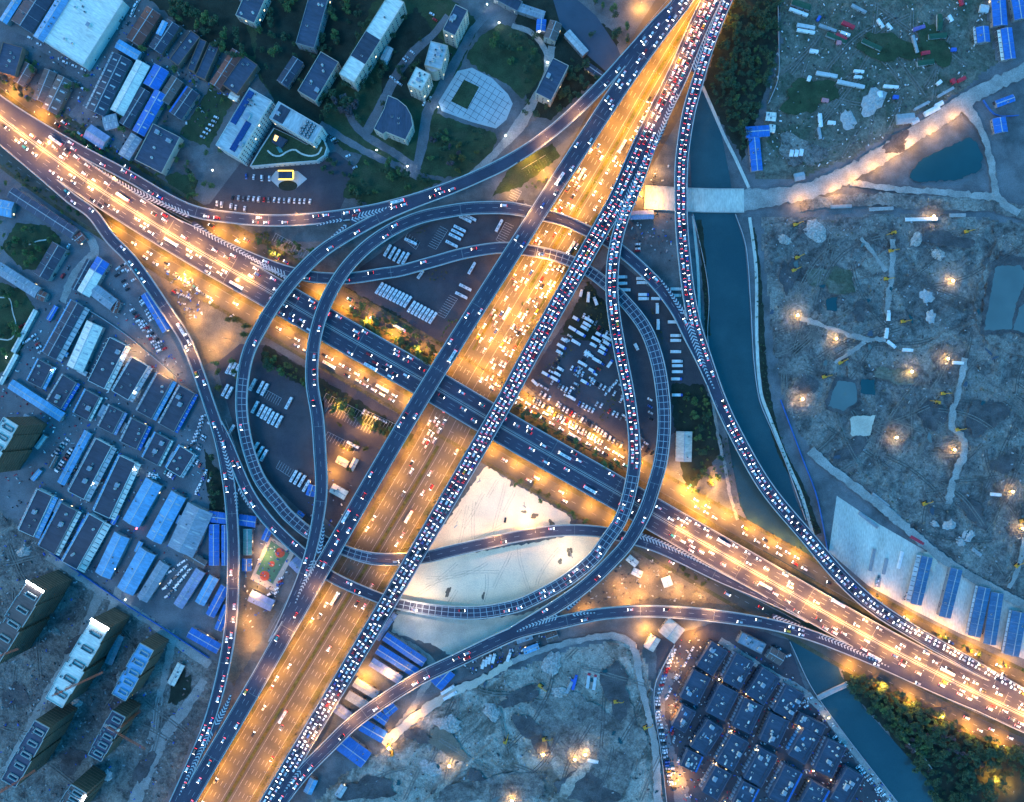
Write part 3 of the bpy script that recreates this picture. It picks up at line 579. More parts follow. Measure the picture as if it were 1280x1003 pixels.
area('lawn', [(580,100),(599,109),(584,137),(564,127)], 'lawn', .3); 
# road bridge over the river and the foot bridge
def slab_bridge(lab, pts, wd, z, mm):
    r = mkroad('br', [(x, y, z, wd) for x, y in pts], 0, 5); del ROADS['br']
    root = tag(empty('bridge', (r.C[len(r.s)//2,0], r.C[len(r.s)//2,1], 0)), lab, 'bridge'); ox, oy = root.location[:2]
    for nm, o0, o1, up, th, m in (('deck', r.hw[0], -r.hw[0], -.8, .8, mm), ('parapet', r.hw[0] + .3, r.hw[0], -.8, 1.7, 'concrete'), ('parapet', -r.hw[0], -r.hw[0] - .3, -.8, 1.7, 'concrete')):
        mb = MB(); strip(mb, r, 0, r.L, o0, o1, up, 0, 5, th); mb.v = [(a - ox, b - oy, c) for a, b, c in mb.v]; mb.build(nm, M[m], root)
slab_bridge('wide pale concrete road bridge across the river below the park wood', [(806,247),(860,250),(900,251),(930,251)], 29, 1.25, 'pale_concrete')
slab_bridge('narrow concrete footbridge across the dark river beside the dense wood', [(1022,873),(1040,864),(1060,855)], 5, 1.2, 'concrete')

bm = MB()
for x0, y0, x1, y1, n, dx, dy in ((345,292,392,318,16,-5,9),(408,492,470,524,18,-5,9),(412,506,466,534,16,-5,9),(410,540,446,558,10,-5,9),(556,398,572,374,9,-10,-5),(545,312,560,288,9,-10,-5),(640,262,652,240,8,-10,-5),(652,212,682,194,10,5,9),(330,486,352,498,8,-5,9),(345,585,362,596,6,5,-9),(505,300,520,312,5,5,-9),(455,512,498,532,12,-5,9),(620,300,632,278,8,10,5)):
    for i in range(n + 1):
        a = P(x0 + (x1-x0)*i/n, y0 + (y1-y0)*i/n); b = P(x0 + (x1-x0)*i/n + dx, y0 + (y1-y0)*i/n + dy); d = Vector((b[0]-a[0], b[1]-a[1])); nn = Vector((-d.y, d.x)).normalized() * .11
        bm.add([(a[0]-nn.x, a[1]-nn.y, .1), (b[0]-nn.x, b[1]-nn.y, .1), (b[0]+nn.x, b[1]+nn.y, .1), (a[0]+nn.x, a[1]+nn.y, .1)], [(0, 1, 2, 3)])
    a, b = P(x0, y0), P(x1, y1); d = Vector((b[0]-a[0], b[1]-a[1])); nn = Vector((-d.y, d.x)).normalized() * .11
    bm.add([(a[0]-nn.x, a[1]-nn.y, .105), (b[0]-nn.x, b[1]-nn.y, .105), (b[0]+nn.x, b[1]+nn.y, .105), (a[0]+nn.x, a[1]+nn.y, .105)], [(0, 1, 2, 3)])
tag(bm.build('road_markings', M['chevron_paint']), None, None, None, 'structure')
area('verge', [(283,735),(300,735),(345,765),(318,815),(292,858),(284,850),(296,790)], 'amber_dirt', .06, .8)

# tyre tracks and puddles of the building sites
TRK = random.Random(44)
def tracks(poly, n, m, z, wd):
    mb = MB(); xs = [p[0] for p in poly]; ys = [p[1] for p in poly]; k = 0; z0 = z
    while k < n:
        x, y = TRK.uniform(min(xs), max(xs)), TRK.uniform(min(ys), max(ys))
        if not point_in(poly, x, y): continue
        k += 1; a = TRK.choice((.5, 1.6, 2.1, -1.1, 2.6)) + TRK.gauss(0, .25); cv = TRK.gauss(0, .03); pts = []
        for i in range(TRK.randint(8, 24)):
            if not point_in(poly, x, y): break
            pts.append((x, y)); x += 5 * math.cos(a); y += 5 * math.sin(a); a += cv + TRK.gauss(0, .035)
        if len(pts) < 4: continue
        r = mkroad('tk', [(p[0], p[1], 0, 4) for p in pts], z, 3); del ROADS['tk']
        for o in (1.1, -1.1): strip(mb, r, 0, r.L, o + wd, o - wd, .004 * k, 0, 3)
    tag(mb.build('dirt_tracks', M[m]), None, None, None, 'structure')
M['track_light'] = mat('track_light', (0.15, 0.145, 0.13), .95, .3, .2, .3); M['track_dark'] = mat('track_dark', (0.08, 0.076, 0.072), .95, .3, .2, .3)
RS = [(955,275),(1290,285),(1290,755),(1240,730),(1180,690),(1100,630),(1020,575),(985,515),(966,450)]; SS = [(440,975),(500,915),(600,852),(720,808),(785,800),(810,835),(822,900),(830,1000),(410,1000)]; TS = [(0,645),(60,700),(230,810),(250,860),(200,1000),(0,1000)]; NF = [(978,0),(1235,0),(1205,105),(1060,200),(950,222),(960,130)]
tracks(RS, 46, 'track_light', 1.75, .36); tracks(RS, 34, 'track_dark', 1.78, .34); tracks(SS, 22, 'track_light', 1.75, .45); tracks(SS, 12, 'track_dark', 1.78, .36); tracks(TS, 22, 'track_light', .3, .5); tracks(NF, 22, 'track_light', .75, .4)
for i in range(34):
    pl, z = ((RS, 2.06), (SS, 2.06), (RS, 2.06))[i % 3]
    while True:
        x, y = TRK.uniform(400, 1290), TRK.uniform(270, 1000)
        if point_in(pl, x, y): break
    blob('puddle', x, y, TRK.uniform(2, 6), TRK.uniform(1.2, 3), TRK.uniform(0, 180), TRK.choice(('pond_water', 'dark_pond', 'canal_water')), z + .003 * i, 100 + i)

WS = [(520,705),(600,692),(700,676),(730,676),(705,715),(655,745),(600,757),(550,757),(505,745)]
M['sand_track'] = mat('sand_track', (0.56, 0.45, 0.32), .95, .2, .2, .2)
tracks(WS, 10, 'sand_track', .12, .3); tracks([(606,588),(655,616),(704,648),(640,664),(560,686),(540,690)], 9, 'sand_track', .13, .3)
for i, (x, y, rx, ry) in enumerate([(668,645,5,3),(655,640,3,2),(690,655,6,3),(712,690,5,4),(700,702,3,3),(604,745,4,2),(560,740,6,3),(640,605,4,2)]): blob('sand_stain', x, y, rx, ry, 20 * i, 'amber_dirt', .16 + .003 * i, 300 + i)
# ---------------------------------------------------------------- building materials
def rm(name, c, **k): M[name] = mat(name, c, **k)
for n_, c_ in (('blue', (0.022, 0.13, 0.42)), ('steelblue', (0.04, 0.115, 0.22)), ('lightblue', (0.13, 0.33, 0.52)), ('white', (0.66, 0.64, 0.55)), ('grey', (0.24, 0.27, 0.31)), ('violet', (0.24, 0.27, 0.40)),
               ('dark', (0.036, 0.046, 0.068)), ('red', (0.17, 0.055, 0.04)), ('brown', (0.12, 0.085, 0.075)), ('pale', (0.40, 0.42, 0.42)), ('beige', (0.50, 0.44, 0.36)), ('teal', (0.06, 0.22, 0.22)), ('slate', (0.044, 0.058, 0.090))):
    v = {'blue': .18, 'white': .12, 'dark': .3, 'slate': .3}.get(n_, .25)
    dirt = tuple(x * .55 + .02 for x in c_)
    rm('roof_' + n_, c_, rough=.6, var=v, scale=.25, fine=.2, c2=dirt, thr=(.52, .74), s2=.12, stretch=(1, .18, 1), local=True)
rm('wall_grey', (0.22, 0.22, 0.22), var=.2); rm('wall_white', (0.5, 0.5, 0.48), var=.12); rm('wall_beige', (0.42, 0.37, 0.31), var=.12); rm('wall_brick', (0.20, 0.12, 0.09), var=.25)
rm('wall_slate', (0.075, 0.09, 0.13), var=.2); rm('net', (0.075, 0.062, 0.042), var=.3, scale=.2, fine=.3, stretch=(1, 1, 3), local=True)
rm('glass', (0.03, 0.04, 0.06), rough=.15, var=.3, scale=.4, fine=0, spec=.6); rm('panel', (0.02, 0.045, 0.16), rough=.25, var=.25, scale=.6, fine=0, spec=.5)
rm('machine', (0.30, 0.32, 0.33), var=.3, scale=.8); rm('dark_metal', (0.05, 0.05, 0.055), rough=.5)
M['lit_window'] = emat('lit_window', (1.0, 0.72, 0.38), .5); M['led_white'] = emat('led_white', (0.9, 0.97, 1.0), 4.0); M['led_yellow'] = emat('led_yellow', (1.0, 0.62, 0.06), .5)
M['led_red'] = emat('led_red', (1.0, 0.06, 0.10), 1.6); M['led_blue'] = emat('led_blue', (0.2, 0.2, 1.0), 1.6); M['led_amber'] = emat('led_amber', (1.0, 0.5, 0.12), .5)
_w = MB(); _w.box(0, 0, 0, 1.5, .10, 1.6, 0); _w.box(0, -.04, .08, 1.3, .08, 1.44, 1)
WIN = _w.mesh('window', [M['wall_white'], M['glass']])
_w = MB(); _w.box(0, 0, 0, 1.5, .10, 1.6, 0); _w.box(0, -.04, .08, 1.3, .08, 1.44, 1)
WINLIT = _w.mesh('window', [M['wall_white'], M['lit_window']])
_w = MB(); _w.box(0, 0, 0, 2.6, .12, 2.8, 0); _w.box(0, -.05, 0.05, 2.2, .1, 2.5, 1)
DOOR = _w.mesh('door', [M['dark_metal'], M['steel']])
_w = MB(); _w.box(0, 0, 0, 1.8, 1.2, 1.1, 0); _w.box(0, 0, 1.1, 1.0, 1.0, .15, 1); _w.box(-.5, .3, 0, .25, .25, 1.6, 1)
UNIT = _w.mesh('roof_unit', [M['machine'], M['dark_metal']])
_w = MB(); _w.box(0, 0, 0, 3.2, 2.6, 2.4, 0); _w.box(0, 0, 2.4, 3.6, 3.0, .25, 1); _w.box(1.62, 0, 0, .1, 1.0, 2.0, 2)
STAIR = _w.mesh('stair_head', [M['wall_white'], M['roof_grey'], M['dark_metal']])
_w = MB(); _w.bar((0, 0, 0), (0, 0, 1.5), 1.0, 10, 0); _w.bar((0, 0, 1.5), (0, 0, 1.8), 1.05, 10, 1, .3)
TANK = _w.mesh('water_tank', [M['roof_white'], M['machine']])
BR = random.Random(21)
BLD = []
def windows(root, side, L, W, h, rows, n, lit=.06, base=1.2, limit=100):
    """side: 0 -y, 1 +x, 2 +y, 3 -x ; each window its own part"""
    length = L if side in (0, 2) else W; d = W / 2 if side in (0, 2) else L / 2
    for r_ in range(rows):
        z = base + r_ * (h - 1.6) / max(rows, 1)
        for i in range(n):
            u = -length / 2 + length * (i + .5) / n
            x, y, rz = ((u, -d - .06, 0), (d + .06, u, rad(90)), (u, d + .06, rad(180)), (-d - .06, u, rad(-90)))[side]
            link('window', WINLIT if BR.random() < lit else WIN, root, (x, y, z), (0, 0, rz))
def bld(label, x0, y0, x1, y1, wpx, h, roof='dark', wall='grey', kind='gable', awn=None, sky=0, units=2, cat='shed', name='warehouse', win=3, rows=1, trim=None, group=None, lit=.05, nw=None):
    a, b = P(x0, y0, h), P(x1, y1, h); dx, dy = b[0] - a[0], b[1] - a[1]; L = math.hypot(dx, dy); W = wpx * S * (1 - h / H); rz = math.atan2(dy, dx)
    cx, cy_ = (a[0] + b[0]) / 2, (a[1] + b[1]) / 2
    root = tag(empty(name, (cx, cy_, 0), rz), label, cat, group); BLD.append((root, L, W, h, rz))
    rise = W * (.10 if roof in ('dark', 'slate', 'grey') else .13) if kind == 'gable' else 0; he = h - rise
    wb = MB(); wb.prism([(-L/2, -W/2), (L/2, -W/2), (L/2, W/2), (-L/2, W/2)], 0, he if kind == 'gable' else h - .75)
    if kind == 'gable':
        for s in (-1, 1): wb.add([(s*L/2, -W/2, he), (s*L/2, W/2, he), (s*L/2, 0, h - .02)], [(0, 1, 2)])
    wb.build('wall', M['wall_' + wall], root)
    rf = MB(); rmat = [M['roof_' + roof], M['wall_white']]
    if kind == 'gable':
        o, t = .35, .18; sl = rise / (W / 2)
        for s in (-1, 1):
            y1_, z1_ = s * (W / 2 + o), he - sl * o + .06
            vs = []
            for X in (-L/2 - o, L/2 + o):
                vs += [(X, 0, h + .06), (X, y1_, z1_), (X, y1_, z1_ + t), (X, 0, h + .06 + t)]
            rf.add(vs, [(0, 1, 2, 3), (7, 6, 5, 4), (3, 2, 6, 7), (1, 0, 4, 5), (2, 1, 5, 6)])
        rt = rf.build('roof', rmat, root)
        rg = MB(); rg.box(0, 0, h + .2, L + .6, .7, .12); rg.build('ridge', M['roof_pale' if roof in ('white', 'lightblue', 'blue') else 'machine'], rt)
        n = max(2, int(L / 9)); seam = MB()
        for i in range(n + 1):
            X = -L/2 + L * i / n
            for s in (-1, 1): seam.add([(X - .09, 0, h + .3), (X + .09, 0, h + .3), (X + .09, s*(W/2 + o), he - sl*o + .30), (X - .09, s*(W/2 + o), he - sl*o + .30)], [(0, 1, 2, 3)])
        seam.build('roof_seam', M['grey_paint'], rt)
        for i in range(sky):
            X = -L/2 + L * (i + .5) / sky
            for s in (-1, 1):
                sk = MB(); y_a, y_b = s * W * .12, s * W * .40
                sk.add([(X - .6, y_a, h + .34 - sl * W * .12), (X + .6, y_a, h + .34 - sl * W * .12), (X + .6, y_b, h + .34 - sl * W * .40), (X - .6, y_b, h + .34 - sl * W * .40)], [(0, 1, 2, 3)]); sk.build('skylight', M['roof_pale'], rt)
        for i in range(units):
            u = BR.uniform(-.42, .42) * L; v = BR.choice((-1, 1)) * BR.uniform(.1, .35) * W
            link('roof_vent', UNIT, rt, (u, v, h - abs(v) * sl + .2), (0, 0, BR.choice((0, rad(90)))), (.8, .8, .7))
    else:
        rf.box(0, 0, h - .75, L - .1, W - .1, .2); rt = rf.build('roof', rmat, root)
        pp = MB(); t = .35
        for (x_, y_, l_, w_) in ((0, W/2 - t/2, L, t), (0, -W/2 + t/2, L, t), (L/2 - t/2, 0, t, W - 2*t), (-L/2 + t/2, 0, t, W - 2*t)): pp.box(x_, y_, h - .75, l_, w_, .75)
        pp.build('parapet', M['wall_' + wall], root)
        for i in range(units):
            u = BR.uniform(-.4, .4) * L; v = BR.uniform(-.32, .32) * W; me = BR.choice((UNIT, UNIT, STAIR, TANK))
            link(me.name.split('.')[0], me, rt, (u, v, h - .55), (0, 0, BR.choice((0, rad(90), rad(180)))))
    c, sn = math.cos(rz), math.sin(rz)
    # the two walls that face the middle of the place
    tox, toy = -cx * c - cy_ * sn, cx * sn - cy_ * c
    sides = [0 if toy < 0 else 2, 1 if tox > 0 else 3]
    if win:
        hh = he if kind == 'gable' else h - .75
        windows(root, sides[0], L, W, hh, rows, nw or win, lit); windows(root, sides[1], L, W, hh, rows, max(1, (nw or win) * W / L > 1.5 and int((nw or win) * W / L) or 1), lit)
        d = L / 2 + .07; link('door', DOOR, root, (d if sides[1] == 1 else -d, W * .3, 0), (0, 0, rad(90)))
        d = W / 2 + .07; link('door', DOOR, root, (L * .28, -d if sides[0] == 0 else d, 0), (0, 0, 0))
    for aw, am, sgn in ([awn] + ([(3.2, BR.choice(('grey', 'lightblue', 'dark', 'pale')), -awn[2])] if name == 'shop_shed' else []) if awn else []):
        sgn = -sgn; aw *= S; hy = he - .6 if kind == 'gable' else h - 1.4
        ab = MB(); y0_, y1_ = sgn * (W / 2 + .4), sgn * (W / 2 + aw)
        ab.add([(-L/2, y0_, hy), (L/2, y0_, hy), (L/2, y1_, hy - .5), (-L/2, y1_, hy - .5), (-L/2, y0_, hy + .12), (L/2, y0_, hy + .12), (L/2, y1_, hy - .38), (-L/2, y1_, hy - .38)], [(3, 2, 1, 0), (4, 5, 6, 7), (0, 1, 5, 4), (1, 2, 6, 5), (2, 3, 7, 6), (3, 0, 4, 7)])
        n = max(2, int(L / 4))
        for i in range(n + 1): X = -L/2 + L * i / n; ab.bar((X, y1_ - sgn * .2, 0), (X, y1_ - sgn * .2, hy - .45), .08, 5)
        ab.build('awning', M['roof_' + am], root)
        rb = MB()
        for i in range(n): X = -L/2 + L * (i + .5) / n; rb.box(X, (y0_ + y1_) / 2, hy - .12, .35, abs(y1_ - y0_) * .8, .35)
        rb.build('awning_rib', M['roof_dark' if am in ('white', 'pale') else 'roof_white'], root)
    if trim:
        tb = MB(); m_, sgn = trim; sgn = -sgn; tb.box(0, sgn * (W / 2 - .9), h - .05 - (rise * .8 if kind == 'gable' else .5), L, 1.7, .35); tb.build('roof_edge', M['roof_' + m_], root)
    return root
G_IND = 'sheds of the industrial estate'; G_MKT = 'market halls beside the dark river'; G_BLUE = 'blue roofed sheds'
# --- industrial estate at the left
for a in (
 ('long dark roofed shop shed below the white and blue hall', 95,382,62,442,15,6,'dark','white',(7,'pale',-1)),
 ('dark roofed shop shed right of the speckled white shed', 146,429,121,479,20,6,'dark','white',(5,'white',-1)),
 ('dark roofed shop shed near the lamp lit alley, second from the white shed', 174,454,151,493,20,6,'dark','white',(5,'pale',-1)),
 ('dark roofed shop shed with blue front, third from the speckled white shed', 205,473,181,517,18,6,'dark','grey',(5,'lightblue',-1)),
 ('dark roofed shop shed with bright blue edge beside the left ramp', 233,489,209,533,18,6,'dark','grey',(4,'blue',-1)),
 ('small dark roofed shed beside the thin white boundary shed', 56,455,43,480,17,5,'dark','grey',(4,'lightblue',-1)),
 ('small dark roofed shed with blue awning below the speckled white shed', 86,475,68,505,17,5,'dark','grey',(4,'blue',-1)),
 ('small dark roofed shed right of the one with the blue awning', 115,493,101,520,17,5,'dark','grey',(3,'white',-1)),
 ('squarish dark shed with violet awning, first of the four across the estate', 145,512,132,537,17,5,'dark','grey',(4,'violet',-1)),
 ('squarish dark shed with blue awning, second of the four across the estate', 174,529,161,556,19,5,'dark','grey',(4,'blue',-1)),
 ('squarish dark shed, third of the four across the estate', 203,547,188,576,18,5,'dark','grey',(3,'white',-1)),
 ('squarish dark shed, last of the four, near the ramp', 233,564,217,590,18,5,'dark','white',(3,'pale',-1)),
 ('narrow pale blue lean-to shed between the stall yard and the long dark shed', 108,543,77,602,8,4,'lightblue','white',None),
 ('long dark roofed shed right of the narrow pale blue one', 128,556,96,617,19,6,'dark','white',(6,'pale',-1)),
 ('long dark roofed shed left of the pale blue sheds', 158,577,128,641,19,6,'dark','white',(6,'white',-1)),
 ('dark roofed shed nearest the first building tower, blue front', 55,618,33,665,18,6,'dark','white',(6,'lightblue',-1)),
 ('dark roofed shed in the middle of the lowest row of three', 85,636,59,686,19,6,'dark','grey',(5,'white',-1)),
 ('dark roofed shed with a wide white ribbed awning in the lowest row', 119,650,88,705,18,6,'dark','white',(9,'white',-1)),
 ):
    ex, ey = (a[3]-a[1]) * .045, (a[4]-a[2]) * .045
    bld(a[0], a[1]-ex, a[2]-ey, a[3]+ex, a[4]+ey, a[5] * 1.17, a[6], a[7], a[8], 'flat' if a[5] > 16 else 'gable', a[9], 0, 3, 'shed', 'shop_shed', 4, 1, None, G_IND)
INF = sorted([(60,400,70,383),(133,447,140,434),(159,471,166,458),(190,497,197,484),(70,437,84,444),(97,462,108,468),(124,520,131,507),(152,541,158,530),(183,560,189,549),(212,577,218,566),(40,600,50,588),(62,585,70,570),(108,628,116,612),(140,600,148,586),(68,640,76,625),(98,665,106,650),(45,560,56,545),(30,520,44,528),(140,655,146,644),(170,690,176,678),(196,655,203,643),(222,655,226,645)])
for i, a in enumerate(INF): bld(f"small narrow lane shed of the industrial estate, {ordn(i + 1)} small one from left", *a, 5, 3.2, ('grey', 'lightblue', 'pale', 'blue', 'brown')[i % 5], 'grey', 'gable', None, 0, 0, 'shed', 'shed', 1, 1, None, 'small sheds in the industrial lanes')
for a in (
 ('speckled white roofed hall between the dark shop sheds', 117,405,92,461,21,7,'white',4), ('pale blue hall with red and blue lit strips along one side', 191,603,162,655,22,7,'lightblue',0),
 ('pale blue hall with a weathered far edge, beside the lit strip hall', 222,619,191,676,20,7,'lightblue',3), ('wide pale grey blue hall against the left ramp', 249,636,224,690,34,8,'grey',3),
 ('small dark brown roof at the foot of the wide grey blue hall', 231,692,256,707,10,5,'brown',0), ('pale grey blue hall in the lowest row, left of the bright blue one', 151,670,127,720,20,7,'lightblue',0),
 ('bright blue hall with a dark ridge in the lowest row', 183,690,155,740,22,7,'lightblue',0), ('narrow grey hall left of the crowded car yard', 205,705,177,750,14,6,'grey',0),
 ('narrow grey hall right of the crowded car yard', 250,714,222,758,12,6,'violet',2), ('long pale blue roof along the alley below the lower park', 12,480,77,522,12,5,'lightblue',0),
 ('thin white boundary shed beside the lower park, upper piece', 44,388,16,440,5,4,'white',0), ('thin white boundary shed beside the lower park, lower piece', 20,443,0,480,5,4,'white',0),
 ('long slate roof parallel to the expressway at the left', 12,240,92,292,14,7,'slate',0), ('small red tiled roof at the end of the long slate roof', 94,301,103,294,10,6,'red',0),
 ('blue roofed hall at the left edge by the upper park', -6,258,14,262,19,6,'lightblue',2), ('dark hall with a rusty side strip below the upper park', 73,307,50,346,19,7,'dark',0),
 ('long grey ribbed roof between the two parks at left', -4,334,46,366,14,6,'grey',5), ('small red roof at the end of the grey ribbed roof', 47,368,56,372,11,6,'red',0),
 ('bright blue hall joined to the plain white hall', 128,325,119,339,17,7,'blue',0), ('plain white hall joined to the bright blue hall', 118.5,340,103,367,17,7,'white',0),
 ('narrow dark lean-to left of the blue and white halls', 112,325,92,362,7,5,'dark',0), ('grey brown hall below the plain white hall', 116,362,141,381,15,6,'grey',0),
 ('pale red fronted shed at the lit alley corner', 147,377,142,391,6,5,'red',0), ('blue roofed shed squeezed under the left ramp', 181,367,208,413,12,5,'blue',0),
 ('blue roof crossing just left of the ramp over the sheds', 260,646,284,649,13,5,'blue',0), ('blue roof crossing just right of the ramp over the sheds', 298,650,319,653,13,5,'blue',0),
 ('long blue roof left of the ramp, upright in the picture', 267,656,267,707,12,5,'blue',0), ('thin blue roof hugging the left ramp', 281,657,281,707,8,5,'blue',0),
 ('blue roof slanting above the dirt road junction', 236,791,273,812,13,5,'blue',0), ('first of three slanting blue roofs by the left ramp', 267,722,249,755,12,5,'lightblue',0),
 ('second of three slanting blue roofs by the left ramp', 281,734,262,770,11,5,'blue',0), ('third of three slanting blue roofs by the left ramp', 284,758,272,788,9,5,'blue',0),
 ('teal roofed long hut left of the sports court', 309,662,309,694,10,5,'teal',0), ('small blue hut at the end of the teal roofed hut', 308,699,308,714,11,4,'blue',0),
 ('small blue roof at the upper corner of the sports court', 337,660,330,676,8,4,'blue',0), ('violet grey roof below the sports court', 312,745,340,758,14,5,'violet',0), ('violet blue roof at the right side of the sports court', 365,701,376,712,14,5,'violet',0),
 ('small blue roof right of the lower left bus row', 391,607,387,620,10,4,'blue',0), ('tiny blue hut beside the grid ramp end', 371,642,378,647,8,4,'blue',0)):
    bld(a[0], *a[1:5], a[5], a[6], a[7], 'grey', 'gable', None, a[8], BR.randint(0, 2), 'hall' if a[5] > 13 else 'shed', 'warehouse' if a[5] > 13 else 'shed', 3, 1, None, G_BLUE if a[7] == 'blue' else G_IND)
# --- upper left estate
G_UL = 'buildings of the upper left works'
for a in (
 ('huge pale metal roofed works hall at the upper left', 79,67,130,-14,57,11,'white','white',6,8,None), ('pale blue works hall with a row of roof hatches', 47,48,80,-6,14,9,'lightblue','grey',0,7,None),
 ('dark flat hall left of the pale blue works hall', 25,32,52,-10,30,8,'dark','grey',0,2,None), ('narrow pale blue roof at the top left edge', 3,27,24,-6,10,6,'lightblue','grey',2,0,None),
 ('dark square hall at the left edge above the expressway', 6,92,16,56,26,8,'slate','brick',0,4,None), ('brown roofed shed third from the left above the expressway', 47,125,62,88,16,5,'brown','brick',0,2,None),
 ('wide brown ribbed shed beside the tree row above the expressway', 60,138,80,97,20,6,'brown','brick',4,1,None), ('small brown shed behind the leafy tree at left', 22,104,36,80,14,5,'brown','brick',0,1,None),
 ('very long dark hall beside the pale ribbed roof', 118,140,152,70,23,7,'dark','grey',5,4,(4,'pale',-1)), ('long pale ribbed roof of white sheets', 145,140,178,78,18,7,'white','grey',0,0,None),
 ('square bright blue roof of the works', 187,108,201,84,20,7,'blue','grey',0,1,None), ('long bright blue roof of the works', 172,166,200,115,16,7,'blue','grey',3,1,None), ('dark hall between the pale and the long blue roof', 154,156,181,112,13,6,'dark','grey',0,1,None),
 ('pale blue barrel roof joining two works roofs', 146,54,173,70,11,6,'lightblue','grey',0,0,None), ('long red tiled roof beside the huge pale hall', 165,52,191,12,20,7,'red','brick',0,2,None),
 ('long dark roof right of the long red roof', 193,62,216,28,18,7,'dark','brick',0,3,None), ('cyan shed roof on the dark yard right of the red roof', 198,43,206,27,7,8,'lightblue','grey',0,0,None),
 ('slim dark roof, first of three behind the blue square roof', 217,78,244,42,14,7,'slate','brick',0,2,None), ('slim dark roof, second of three behind the blue square roof', 238,88,254,50,9,7,'slate','brick',0,1,None), ('slim dark roof, third of three behind the blue square roof', 250,97,268,56,13,7,'slate','brick',0,2,None),
 ('red tiled roof with a white hut below it', 268,107,296,64,15,8,'red','brick',0,1,None), ('dark roof right of the lower red roof', 287,112,313,75,22,8,'slate','brick',0,3,None), ('brown roof left of the small lawn', 203,126,221,98,16,6,'brown','brick',0,2,None),
 ('dark roof with blue edge left of the lawn', 218,144,240,112,18,6,'dark','grey',0,2,('blue',-1)), ('broad dark flat hall beside the hedge lawn', 185,208,208,163,38,8,'slate','beige',0,7,None), ('plain pale lilac roof above the tree row', 108,163,131,178,18,6,'violet','grey',0,0,None),
 ('weathered ribbed roof next to the broad dark hall', 154,196,170,170,15,6,'grey','grey',5,0,None), ('weathered roof end of the pale ribbed roof', 129,154,146,150,17,6,'grey','grey',3,0,None), ('white hut under the red tiled roof', 287,118,297,123,8,5,'white','white',0,0,None)):
    bld(a[0], *a[1:5], a[5], a[6], a[7], a[8], 'flat' if a[7] == 'slate' or a[5] > 50 else 'gable', a[11] if a[11] and len(a[11]) == 3 else None, a[9], a[10], 'factory' if a[5] > 50 else 'shed', 'factory' if a[5] > 50 else 'shed', 3, 1, a[11] if a[11] and len(a[11]) == 2 else None, G_UL)
# --- campus at the top
G_CA = 'campus buildings at the top'
for a in (
 ('dark roofed long campus block under the trees at the top', 400,-10,381,57,24,11,'slate','grey','flat',3,7,3), ('dark roofed campus block at the top edge left', 322,-12,306,24,26,11,'slate','beige','flat',3,6,3),
 ('low dark roofed campus block in the trees', 372,74,352,104,15,7,'dark','grey','gable',1,4,1), ('broad dark roofed campus block in front of the hotel wing', 412,71,383,120,26,12,'slate','beige','flat',5,8,3),
 ('narrow pale annex beside the long white roofed block', 478,78,487,59,9,5,'pale','white','gable',0,2,1), ('tall beige tower block with dark roof near the oval lawn', 577,9,561,41,17,22,'slate','beige','flat',3,5,6),
 ('dark roofed block with beige front below the oval lawn', 701,77,679,121,22,14,'slate','beige','flat',2,8,4), ('small brown roofed house at the lane bend', 695,27,687,48,15,10,'brown','beige','gable',1,3,2),
 ('pale flat roofed hall beside the grey canal', 709,40,732,66,9,6,'pale','grey','gable',0,3,1), ('grey long roof at the top edge by the canal', 638,5,680,19,10,6,'grey','grey','gable',2,3,1), ('small bright blue roof at the lane by the canal', 677,24,676,38,11,6,'blue','grey','gable',0,2,1),
 ('low dark roof in the trees beside the flyover', 733,81,756,97,8,5,'dark','grey','gable',0,2,1), ('pale roofed building with lots of machines behind the round tower', 549,54,541,84,22,20,'pale','beige','flat',9,5,5), ('square beige tower with white machines on its roof', 529,88,518,110,20,23,'white','beige','flat',8,4,6),
 ('dark roof at the top edge beside the lawn', 620,-8,650,8,14,7,'slate','grey','flat',2,3,2)):
    bld(a[0], *a[1:5], a[5], a[6], a[7], a[8], a[9], None, 0, a[10], 'building', 'campus_building', a[11], a[12], None, G_CA)
rt = bld('long campus block whose white roof has a dark middle section', 496,-3,433,98,22,18,'white','beige','flat',None,0,2,'building','campus_building',14,5,None,G_CA)
L_ = BLD[-1][1]; mb = MB(); mb.box(L_ * .12, 0, 17.48, L_ * .30, 14.2, .35); mb.build('dark_roof_section', M['roof_dark'], rt)
